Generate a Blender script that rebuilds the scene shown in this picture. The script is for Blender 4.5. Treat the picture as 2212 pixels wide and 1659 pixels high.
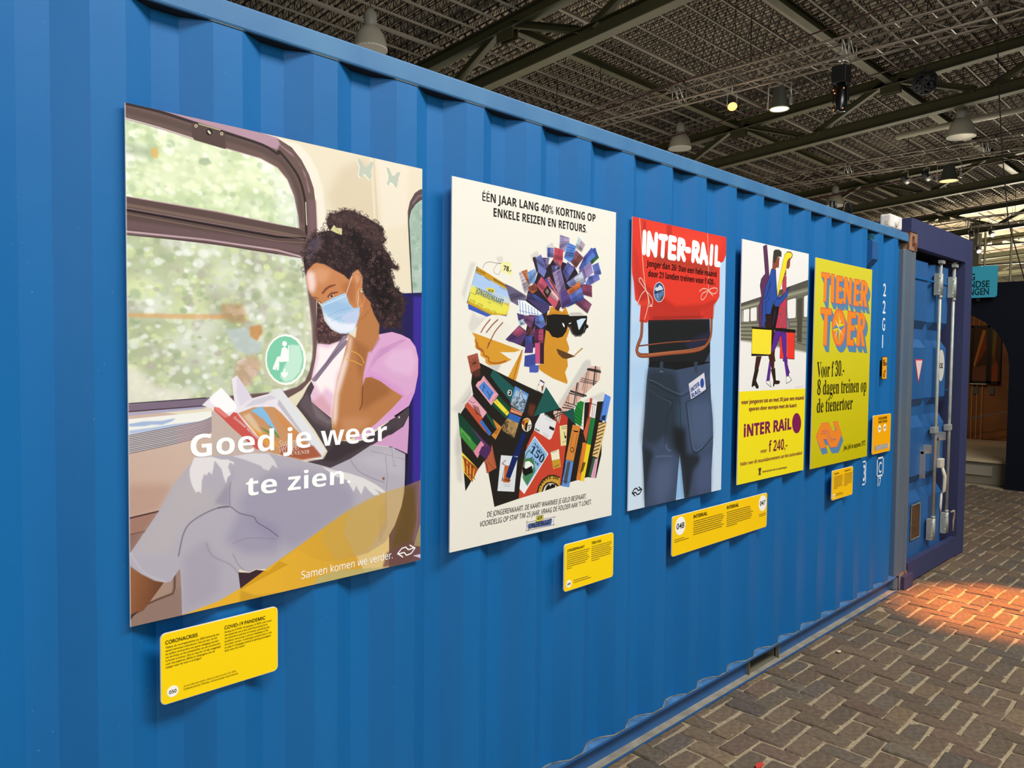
import bpy, bmesh, math, random
import numpy as np
from mathutils import Vector, Matrix
S_ = bpy.context.scene
for o in list(bpy.data.objects): bpy.data.objects.remove(o)
# ------------------------------------------------------------------ camera, world, lights, exposure
cam = bpy.data.objects.new('camera', bpy.data.cameras.new('camera')); S_.collection.objects.link(cam)
cam.data.sensor_width = 36; cam.data.lens = 1650.0/2212*36; cam.data.clip_end = 300
_r = Vector((.70837, -.705773, .009844)); _u = Vector((.021731, .035748, .999125)); _f = Vector((.705507, .707536, -.04066))
cam.matrix_world = Matrix(((_r.x, _u.x, -_f.x, -5.92224), (_r.y, _u.y, -_f.y, -1.90295), (_r.z, _u.z, -_f.z, 1.70847), (0, 0, 0, 1)))
S_.camera = cam
S_.view_settings.view_transform = 'Standard'; S_.view_settings.look = 'None'; S_.view_settings.gamma = 1
S_.view_settings.use_curve_mapping = False; S_.view_settings.exposure = 0.0
w = bpy.data.worlds.new('world'); S_.world = w; w.use_nodes = True
w.node_tree.nodes['Background'].inputs[0].default_value = (.86, .93, 1, 1); w.node_tree.nodes['Background'].inputs[1].default_value = .13
def lamp(kind, name, loc, target, power, color=(1, 1, 1), size=1.0, sizey=None, angle=None, blend=.5, spread=None):
    l = bpy.data.lights.new(name, kind); l.energy = power; l.color = color
    if kind == 'AREA':
        l.size = size
        if sizey: l.shape = 'RECTANGLE'; l.size_y = sizey
        if spread: l.spread = spread
    else: l.shadow_soft_size = size
    if kind == 'SPOT': l.spot_size = angle; l.spot_blend = blend
    o = bpy.data.objects.new(name, l); S_.collection.objects.link(o); o.location = loc
    d = Vector(target)-Vector(loc); o.rotation_euler = d.to_track_quat('-Z', 'Y').to_euler(); return o
# daylight from the roof windows on the photographer's side, and a cooler window far to the left
lamp('AREA', 'roof_window_daylight', (-2.0, -4.5, 7.3), (-2.4, 0, 1.0), 880, (1, .985, .955), 10.5, 1.8)
lamp('AREA', 'window_daylight', (-10.0, -7.0, 4.2), (-4.0, 0, 1.6), 225, (.93, .96, 1), 4.0, 3.0)
# exhibition spots
lamp('SPOT', 'floor_spot', (3.1, -2.6, 5.6), (.08, -.66, 0), 11500, (1, .30, .06), .04, angle=math.radians(12), blend=.8)
lamp('SPOT', 'display_spot', (6.5, 1.3, 2.4), (8.6, 1.6, 1.5), 24, (1, .72, .45), .05, angle=math.radians(95), blend=.7)
lamp('SPOT', 'display_spot', (6.9, 1.8, 2.45), (7.2, 1.5, .3), 20, (1, .86, .7), .05, angle=math.radians(110), blend=.7)
# unseen fill lights added behind the container and the glazing to brighten the roof
lamp('AREA', 'added_roof_fill', (5.5, 6.5, 1.6), (5.5, 6.5, 8), 220, (1, .93, .8), 4.5)
lamp('AREA', 'added_roof_fill', (15, 5, 1.8), (15, 6, 8), 230, (1, .93, .8), 5.0)
lamp('AREA', 'added_roof_fill', (23, 5, 1.8), (23, 6, 8), 150, (1, .93, .8), 5.0)
lamp('POINT', 'added_next_hall_fill', (33, 6, 4.2), (33, 6, 0), 2000, (1, .9, .68), .4)
lamp('POINT', 'added_next_hall_fill', (41, 10, 4.2), (41, 10, 0), 3600, (1, .9, .68), .4)

# ------------------------------------------------------------------ helpers
C = S_.collection
def srgb(h):
    h = h.lstrip('#'); v = [int(h[i:i+2], 16)/255 for i in (0, 2, 4)]
    return tuple(((c+.055)/1.055)**2.4 if c > .04045 else c/12.92 for c in v)
MATS = {}
def mat(name, col, rough=.5, metal=0, var=0, vscale=8, bump=0, bscale=60, emit=None, spec=.5, coords='Object', col2=None, coat=0, alpha=None):
    if name in MATS: return MATS[name]
    m = bpy.data.materials.new(name); m.use_nodes = True; N = m.node_tree.nodes; L = m.node_tree.links; b = N['Principled BSDF']
    c = srgb(col) if isinstance(col, str) else col
    b.inputs['Base Color'].default_value = (*c, 1); b.inputs['Roughness'].default_value = rough; b.inputs['Metallic'].default_value = metal
    b.inputs['Specular IOR Level'].default_value = spec
    if coat: b.inputs['Coat Weight'].default_value = coat; b.inputs['Coat Roughness'].default_value = .25
    tc = N.new('ShaderNodeTexCoord')
    if var or col2:
        n = N.new('ShaderNodeTexNoise'); n.inputs['Scale'].default_value = vscale; n.inputs['Detail'].default_value = 5; L.new(tc.outputs[coords], n.inputs['Vector'])
        mx = N.new('ShaderNodeMix'); mx.data_type = 'RGBA'
        c2 = (srgb(col2) if isinstance(col2, str) else col2) if col2 else tuple(x*(1+var) for x in c)
        c1 = c if col2 else tuple(x*(1-var) for x in c)
        mx.inputs[6].default_value = (*c1, 1); mx.inputs[7].default_value = (*c2, 1)
        r = N.new('ShaderNodeMapRange'); r.inputs[1].default_value = .35; r.inputs[2].default_value = .65; L.new(n.outputs['Fac'], r.inputs[0])
        L.new(r.outputs[0], mx.inputs[0]); L.new(mx.outputs[2], b.inputs['Base Color'])
    if bump:
        n2 = N.new('ShaderNodeTexNoise'); n2.inputs['Scale'].default_value = bscale; n2.inputs['Detail'].default_value = 4; L.new(tc.outputs[coords], n2.inputs['Vector'])
        bp = N.new('ShaderNodeBump'); bp.inputs['Strength'].default_value = bump; bp.inputs['Distance'].default_value = .01
        L.new(n2.outputs['Fac'], bp.inputs['Height']); L.new(bp.outputs[0], b.inputs['Normal'])
    if emit: b.inputs['Emission Color'].default_value = (*(srgb(emit[0])), 1); b.inputs['Emission Strength'].default_value = emit[1]
    if alpha is not None: b.inputs['Alpha'].default_value = alpha
    MATS[name] = m; return m
class MB:
    def __init__(s): s.v = []; s.f = []; s.m = []; s.smooth = []
    def add(s, vs, fs, mi=0, sm=False):
        b = len(s.v); s.v += [tuple(v) for v in vs]; s.f += [tuple(i+b for i in f) for f in fs]; s.m += [mi]*len(fs); s.smooth += [sm]*len(fs); return s
    def box(s, x0, x1, y0, y1, z0, z1, mi=0, M=None):
        v = [Vector((x, y, z)) for x in (x0, x1) for y in (y0, y1) for z in (z0, z1)]
        if M: v = [M @ p for p in v]
        return s.add(v, [(0, 1, 3, 2), (4, 6, 7, 5), (0, 4, 5, 1), (2, 3, 7, 6), (0, 2, 6, 4), (1, 5, 7, 3)], mi)
    def tube(s, pts, r, n=8, mi=0, cap=True, sm=True):
        pts = [Vector(p) for p in pts]; rings = []
        prev = None
        for i, p in enumerate(pts):
            t = (pts[min(i+1, len(pts)-1)]-pts[max(i-1, 0)]).normalized()
            if prev is None: a = t.orthogonal().normalized()
            else: a = (prev-t*prev.dot(t)).normalized()
            prev = a; b = t.cross(a); rr = r[i] if isinstance(r, (list, tuple)) else r
            rings.append([p+(a*math.cos(2*math.pi*k/n)+b*math.sin(2*math.pi*k/n))*rr for k in range(n)])
        vs = [v for ring in rings for v in ring]; fs = []
        for i in range(len(pts)-1):
            for k in range(n): fs.append((i*n+k, i*n+(k+1) % n, (i+1)*n+(k+1) % n, (i+1)*n+k))
        if cap: fs += [tuple(range(n-1, -1, -1)), tuple((len(pts)-1)*n+k for k in range(n))]
        return s.add(vs, fs, mi, sm)
    def lathe(s, prof, cx=0, cy=0, n=24, mi=0, sm=True, ripple=0, M=None):
        vs = []
        for r, z in prof:
            for k in range(n):
                rr = r*(1+(ripple if k % 2 else 0)); a = 2*math.pi*k/n; vs.append(Vector((cx+rr*math.cos(a), cy+rr*math.sin(a), z)))
        if M: vs = [M @ v for v in vs]
        fs = [(i*n+k, i*n+(k+1) % n, (i+1)*n+(k+1) % n, (i+1)*n+k) for i in range(len(prof)-1) for k in range(n)]
        return s.add(vs, fs, mi, sm)
    def prism(s, outline, y0, y1, mi=0, axis='y'):
        """outline in (x,z), extruded along y (or given axis)"""
        n = len(outline); P = (lambda a, b, t: (a, t, b)) if axis == 'y' else ((lambda a, b, t: (t, a, b)) if axis == 'x' else (lambda a, b, t: (a, b, t)))
        vs = [P(a, b, y0) for a, b in outline]+[P(a, b, y1) for a, b in outline]
        fs = [tuple(range(n-1, -1, -1)), tuple(range(n, 2*n))]+[(i, (i+1) % n, n+(i+1) % n, n+i) for i in range(n)]
        return s.add(vs, fs, mi)
    def mesh(s, name, mats):
        me = bpy.data.meshes.new(name); me.from_pydata(s.v, [], s.f)
        for m in (mats if isinstance(mats, (list, tuple)) else [mats]): me.materials.append(m)
        me.polygons.foreach_set('material_index', s.m); me.polygons.foreach_set('use_smooth', s.smooth)
        me.update(); return me
    def build(s, name, mats, parent=None, fix=True, bevel=0):
        me = s.mesh(name, mats)
        if fix or bevel:
            bm = bmesh.new(); bm.from_mesh(me)
            bmesh.ops.recalc_face_normals(bm, faces=bm.faces)
            bm.to_mesh(me); bm.free()
        o = bpy.data.objects.new(name, me); C.objects.link(o)
        if parent: o.parent = parent
        if bevel:
            md = o.modifiers.new('bevel', 'BEVEL'); md.width = bevel; md.segments = 2; md.limit_method = 'ANGLE'
        return o
def tag(o, label=None, cat=None, group=None, kind=None):
    if label: o['label'] = label
    if cat: o['category'] = cat
    if group: o['group'] = group
    if kind: o['kind'] = kind
    return o
def empty(name, loc=(0, 0, 0), label=None, cat=None, group=None, kind=None):
    o = bpy.data.objects.new(name, None); C.objects.link(o); o.location = loc; o.empty_display_size = .1
    return tag(o, label, cat, group, kind)
def inst(name, me, parent=None, loc=(0, 0, 0), rz=0):
    o = bpy.data.objects.new(name, me); C.objects.link(o); o.location = loc; o.rotation_euler = (0, 0, rz)
    if parent: o.parent = parent
    return o
def copy_tree(o, parent=None):
    c = o.copy(); C.objects.link(c)
    if parent: c.parent = parent
    for ch in list(o.children): copy_tree(ch, c)
    return c

# ------------------------------------------------------------------ lettering (Blender's built-in font)
TS = {'b': (0x1D5D4, 0x1D5EE, 0x1D7EC), 'it': (0x1D608, 0x1D622, 0), 'se': (0x1D400, 0x1D41A, 0x1D7CE), 'sb': (0x1D5D4, 0x1D5EE, 0x1D7EC), 'pl': (0x1D5A0, 0x1D5BA, 0x1D7E2), 'bs': (0x1D5D4, 0x1D5EE, 0x1D7EC), 'mu': (0x1D5D4, 0x1D5EE, 0x1D7EC)}
_tq = []
def text_later(key, body, col, x, y, w, h, ang=0, style='b', sh=0, off=0): _tq.append((key, body, col, x, y, w, h, ang, style, sh, off))
def style_text(s, st):
    if st not in TS: return s
    U, L, D = TS[st]; o = ''
    for ch in s:
        if 'A' <= ch <= 'Z': o += chr(U+ord(ch)-65)
        elif 'a' <= ch <= 'z': o += chr(L+ord(ch)-97)
        elif ch.isdigit() and D: o += chr(D+ord(ch)-48)
        else: o += ch
    return o
def flush_text(places):
    """places: key -> (fn mapping local mm (x right, y down) to world, name, parent). One lettering mesh per key."""
    obs = []
    for t in _tq:
        c = bpy.data.curves.new('line', 'FONT'); c.body = style_text(t[1], t[8]); c.size = 1; c.shear = t[9]; c.offset = t[10]
        c.resolution_u = 2 if t[6] < 8 else 4
        ref = bpy.data.curves.new('ref', 'FONT'); ref.body = style_text('E', t[8]); ref.size = 1; ref.resolution_u = 1
        o = bpy.data.objects.new('line', c); C.objects.link(o); r = bpy.data.objects.new('ref', ref); C.objects.link(r); obs.append((t, o, r))
    bpy.context.view_layer.update(); dg = bpy.context.evaluated_depsgraph_get()
    acc = {}
    for ti, (t, o, r) in enumerate(obs):
        key, body, col, x, y, w, h, ang = t[:8]
        me = o.evaluated_get(dg).to_mesh(); n = len(me.vertices)
        if not n: continue
        co = np.empty(n*3, 'f'); me.vertices.foreach_get('co', co); co = co.reshape(-1, 3)
        polys = [tuple(p.vertices) for p in me.polygons]
        mr = r.evaluated_get(dg).to_mesh(); rc = np.empty(len(mr.vertices)*3, 'f'); mr.vertices.foreach_get('co', rc); cap = rc.reshape(-1, 3)[:, 1].max()
        X = (co[:, 0]-co[:, 0].min())/(co[:, 0].max()-co[:, 0].min())*w; Y = co[:, 1]/cap*h
        lx = x+X*math.cos(ang)-Y*math.sin(ang); ly = y-(X*math.sin(ang)+Y*math.cos(ang))
        a = acc.setdefault(key, {'v': [], 'f': [], 'm': [], 'cols': []})
        if col not in a['cols']: a['cols'].append(col)
        b = len(a['v']); fn = places[key][0]
        nx, ny = places[key][3] if len(places[key]) > 3 else (0, -1); e = 2e-5*(ti % 40)
        a['v'] += [(X_+nx*e, Y_+ny*e, Z_) for X_, Y_, Z_ in (fn(p, q) for p, q in zip(lx.tolist(), ly.tolist()))]; a['f'] += [tuple(i+b for i in f) for f in polys]; a['m'] += [a['cols'].index(col)]*len(polys)
    for t, o, r in obs:
        c, rc = o.data, r.data; bpy.data.objects.remove(o); bpy.data.objects.remove(r); bpy.data.curves.remove(c); bpy.data.curves.remove(rc)
    for key, a in acc.items():
        me = bpy.data.meshes.new('lettering'); me.from_pydata(a['v'], [], a['f'])
        for c in a['cols']: me.materials.append(mat('ink_'+c.strip('#'), c, .55, spec=.15))
        me.polygons.foreach_set('material_index', a['m']); me.update()
        o = bpy.data.objects.new(places[key][1], me); C.objects.link(o); o.parent = places[key][2]
    _tq.clear()

# ------------------------------------------------------------------ flat print: a small vector painter for the poster artwork
PX = .62                                   # texture pixels per half millimetre
class Paint:
    def __init__(s, w, h): s.W = int(w*PX); s.H = int(h*PX); s.a = np.ones((s.H, s.W, 3), 'f')
    def cover(s, P, blur=0):
        P = np.array(P, 'f')*PX; pad = int(blur*2+2)
        x0 = max(int(P[:, 0].min())-pad, 0); x1 = min(int(P[:, 0].max())+pad+1, s.W); y0 = max(int(P[:, 1].min())-pad, 0); y1 = min(int(P[:, 1].max())+pad+1, s.H)
        if x1 <= x0 or y1 <= y0: return None
        SS = 3; ys = np.arange(y0*SS, y1*SS)/SS+.5/SS
        A = P; B = np.roll(P, -1, 0); ya, yb = A[:, 1:2], B[:, 1:2]
        hit = ((ya <= ys) & (yb > ys)) | ((yb <= ys) & (ya > ys))
        with np.errstate(all='ignore'): xs = A[:, 0:1]+(ys-ya)/(yb-ya)*(B[:, 0:1]-A[:, 0:1])
        xs = np.where(hit, xs, 1e9); xs.sort(0); k = int(hit.sum(0).max())
        gx = np.arange(x0, x1)[None, :]+1.0; c = np.zeros((len(ys), x1-x0), 'f')
        for i in range(k): c += (1 if i % 2 == 0 else -1)*np.clip(gx-xs[i][:, None], 0, 1)
        c = c.reshape(-1, SS, x1-x0).mean(1)
        return s.soft(c, blur), x0, y0
    def soft(s, c, b):
        r = int(round(b*PX*.7))
        if r < 1: return c
        for _ in range(2):
            for ax in (0, 1):
                n = c.shape[ax]; p = [(0, 0), (0, 0)]; p[ax] = (r+1, r); q = np.cumsum(np.pad(c, p, mode='edge'), ax)
                c = (np.take(q, range(2*r+1, 2*r+1+n), ax)-np.take(q, range(0, n), ax))/(2*r+1)
        return c
    def put(s, c, x0, y0, col, a):
        h, w = c.shape; m = (c*a)[..., None]; v = s.a[y0:y0+h, x0:x0+w]; v += (np.array(col, 'f')-v)*m
    def line(s, P, w, blur=0):
        P = np.array(P, 'f')*PX; w = max(w*PX, .9); pad = int(w/2+blur*2+2)
        x0 = max(int(P[:, 0].min())-pad, 0); x1 = min(int(P[:, 0].max())+pad+1, s.W); y0 = max(int(P[:, 1].min())-pad, 0); y1 = min(int(P[:, 1].max())+pad+1, s.H)
        if x1 <= x0 or y1 <= y0: return None
        c = np.zeros((y1-y0, x1-x0), 'f')
        for (ax, ay), (bx, by) in zip(P[:-1], P[1:]):
            u0 = max(int(min(ax, bx)-pad), x0); u1 = min(int(max(ax, bx)+pad+1), x1); v0 = max(int(min(ay, by)-pad), y0); v1 = min(int(max(ay, by)+pad+1), y1)
            if u1 <= u0 or v1 <= v0: continue
            gx, gy = np.meshgrid(np.arange(u0, u1)+.5, np.arange(v0, v1)+.5); dx, dy = bx-ax, by-ay
            t = np.clip(((gx-ax)*dx+(gy-ay)*dy)/max(dx*dx+dy*dy, 1e-6), 0, 1); d = np.hypot(gx-ax-t*dx, gy-ay-t*dy)
            sub = c[v0-y0:v1-y0, u0-x0:u1-x0]; np.maximum(sub, np.clip(w/2-d+.5, 0, 1), out=sub)
        return s.soft(c, blur), x0, y0
def rgb(h): h = h.lstrip('#'); return [int(h[i:i+2], 16)/255 for i in (0, 2, 4)]
def spline(P, closed):
    P = [np.array(p, 'f') for p in P]; n = len(P); out = []
    if n < 3: return P
    for i in range(n if closed else n-1):
        g = (lambda k: P[k % n]) if closed else (lambda k: P[min(max(k, 0), n-1)])
        a, b, c, d = g(i-1), g(i), g(i+1), g(i+2)
        for t in (0, .25, .5, .75): out.append(.5*((2*b)+(c-a)*t+(2*a-5*b+4*c-d)*t*t+(3*b-a-3*c+d)*t**3))
    if not closed: out.append(P[-1])
    return out
def curl_set(R, x, y, r):
    t0 = R.uniform(0, 6.3); sw = R.uniform(3, 6)*R.choice((-1, 1)); return [(x+math.cos(t0+sw*k/5)*r*(1-.08*k), y+math.sin(t0+sw*k/5)*r*(1-.08*k)*.9) for k in range(6)]
def paint_board(w, h, lines, ws):
    p = Paint(w, h); PT = lambda s: [tuple(map(int, q.split(','))) for q in s.split()]
    for ln in lines:
        k, rest = ln.split(' ', 1)
        if k[0] == 'p':
            g = None
            if '|' in rest: rest, g = rest.split('|')
            col, a, bl, pts = rest.split(' ', 3); P = PT(pts)
            if k == 'ps': P = spline(P, True)
            r = p.cover(P, float(bl)*ws)
            if r is None: continue
            c, x0, y0 = r
            if g:
                c2, g = g.split(None, 1); (ax, ay), (bx, by) = PT(g)
                gx, gy = np.meshgrid(np.arange(x0, x0+c.shape[1]), np.arange(y0, y0+c.shape[0])); ax *= PX; ay *= PX; bx *= PX; by *= PX
                t = np.clip(((gx-ax)*(bx-ax)+(gy-ay)*(by-ay))/((bx-ax)**2+(by-ay)**2), 0, 1)[..., None]
                p.put(c, x0, y0, np.array(rgb(col))*(1-t)+np.array(rgb(c2))*t, float(a))
            else: p.put(c, x0, y0, rgb(col), float(a))
        elif k[0] == 's':
            col, wd, a, bl, pts = rest.split(' ', 4); P = PT(pts)
            if k == 'ss': P = spline(P, False)
            r = p.line(P, float(wd)*ws, float(bl)*ws)
            if r: p.put(*r, rgb(col), float(a))
        elif k == 'n':
            kind, seed, rest = rest.split(' ', 2); cols, pts = rest.split('|'); cols = cols.split(); P = PT(pts); R = random.Random(int(seed))
            r = p.cover(P, 0)
            if r is None: continue
            m, x0, y0 = r; old = p.a.copy(); A = np.array(P); area = (A[:, 0].max()-A[:, 0].min())*(A[:, 1].max()-A[:, 1].min())
            bx0, by0 = A.min(0); bx1, by1 = A.max(0)
            if kind == 'leaf':
                c, X0, Y0 = p.cover(P); p.put(c, X0, Y0, rgb(cols[0]), 1)
                for big, n in ((1, int(area/9000)), (0, int(area/900))):
                    for _ in range(n):
                        rr = R.uniform(40, 95) if big else R.choice((R.uniform(10, 20), R.uniform(14, 30))); x, y = R.uniform(bx0, bx1), R.uniform(by0, by1)
                        e = R.uniform(.6, 1); q = p.cover([(x+rr*math.cos(t*.7854), y+rr*e*math.sin(t*.7854)) for t in range(8)], rr*(.5 if big else .22))
                        if q: p.put(*q, rgb(R.choice(cols if big else cols[1:])), R.uniform(.35, .75))
            elif kind == 'curl':
                for _ in range(min(int(area/130), 2600)):
                    q = p.line(curl_set(R, R.uniform(bx0, bx1), R.uniform(by0, by1), R.uniform(5, 16)), R.choice((2, 3, 5)), 0)
                    if q: p.put(*q, rgb(R.choice(cols)), R.uniform(.25, .7))
            if kind == 'frizz':
                for (ax, ay), (cx, cy) in zip(P, P[1:]+P[:1]):
                    for _ in range(int(math.hypot(cx-ax, cy-ay)/5)):
                        t = R.random(); q = p.line(curl_set(R, ax+(cx-ax)*t+R.uniform(-14, 14), ay+(cy-ay)*t+R.uniform(-12, 12), R.uniform(6, 17)), R.choice((1.5, 3, 4)), 0)
                        if q: p.put(*q, rgb(R.choice(cols)), R.uniform(.4, .9))
            else:
                M = np.zeros(p.a.shape[:2]+(1,), 'f'); M[y0:y0+m.shape[0], x0:x0+m.shape[1], 0] = m; p.a = old+(p.a-old)*M
    return p.a
def print_image(name, arr):
    im = bpy.data.images.new(name, arr.shape[1], arr.shape[0], alpha=False)
    px = np.ones((arr.shape[0], arr.shape[1], 4), 'f'); px[..., :3] = np.clip(arr[::-1], 0, 1); im.pixels.foreach_set(px.ravel()); im.update(); im.pack(); return im

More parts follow.
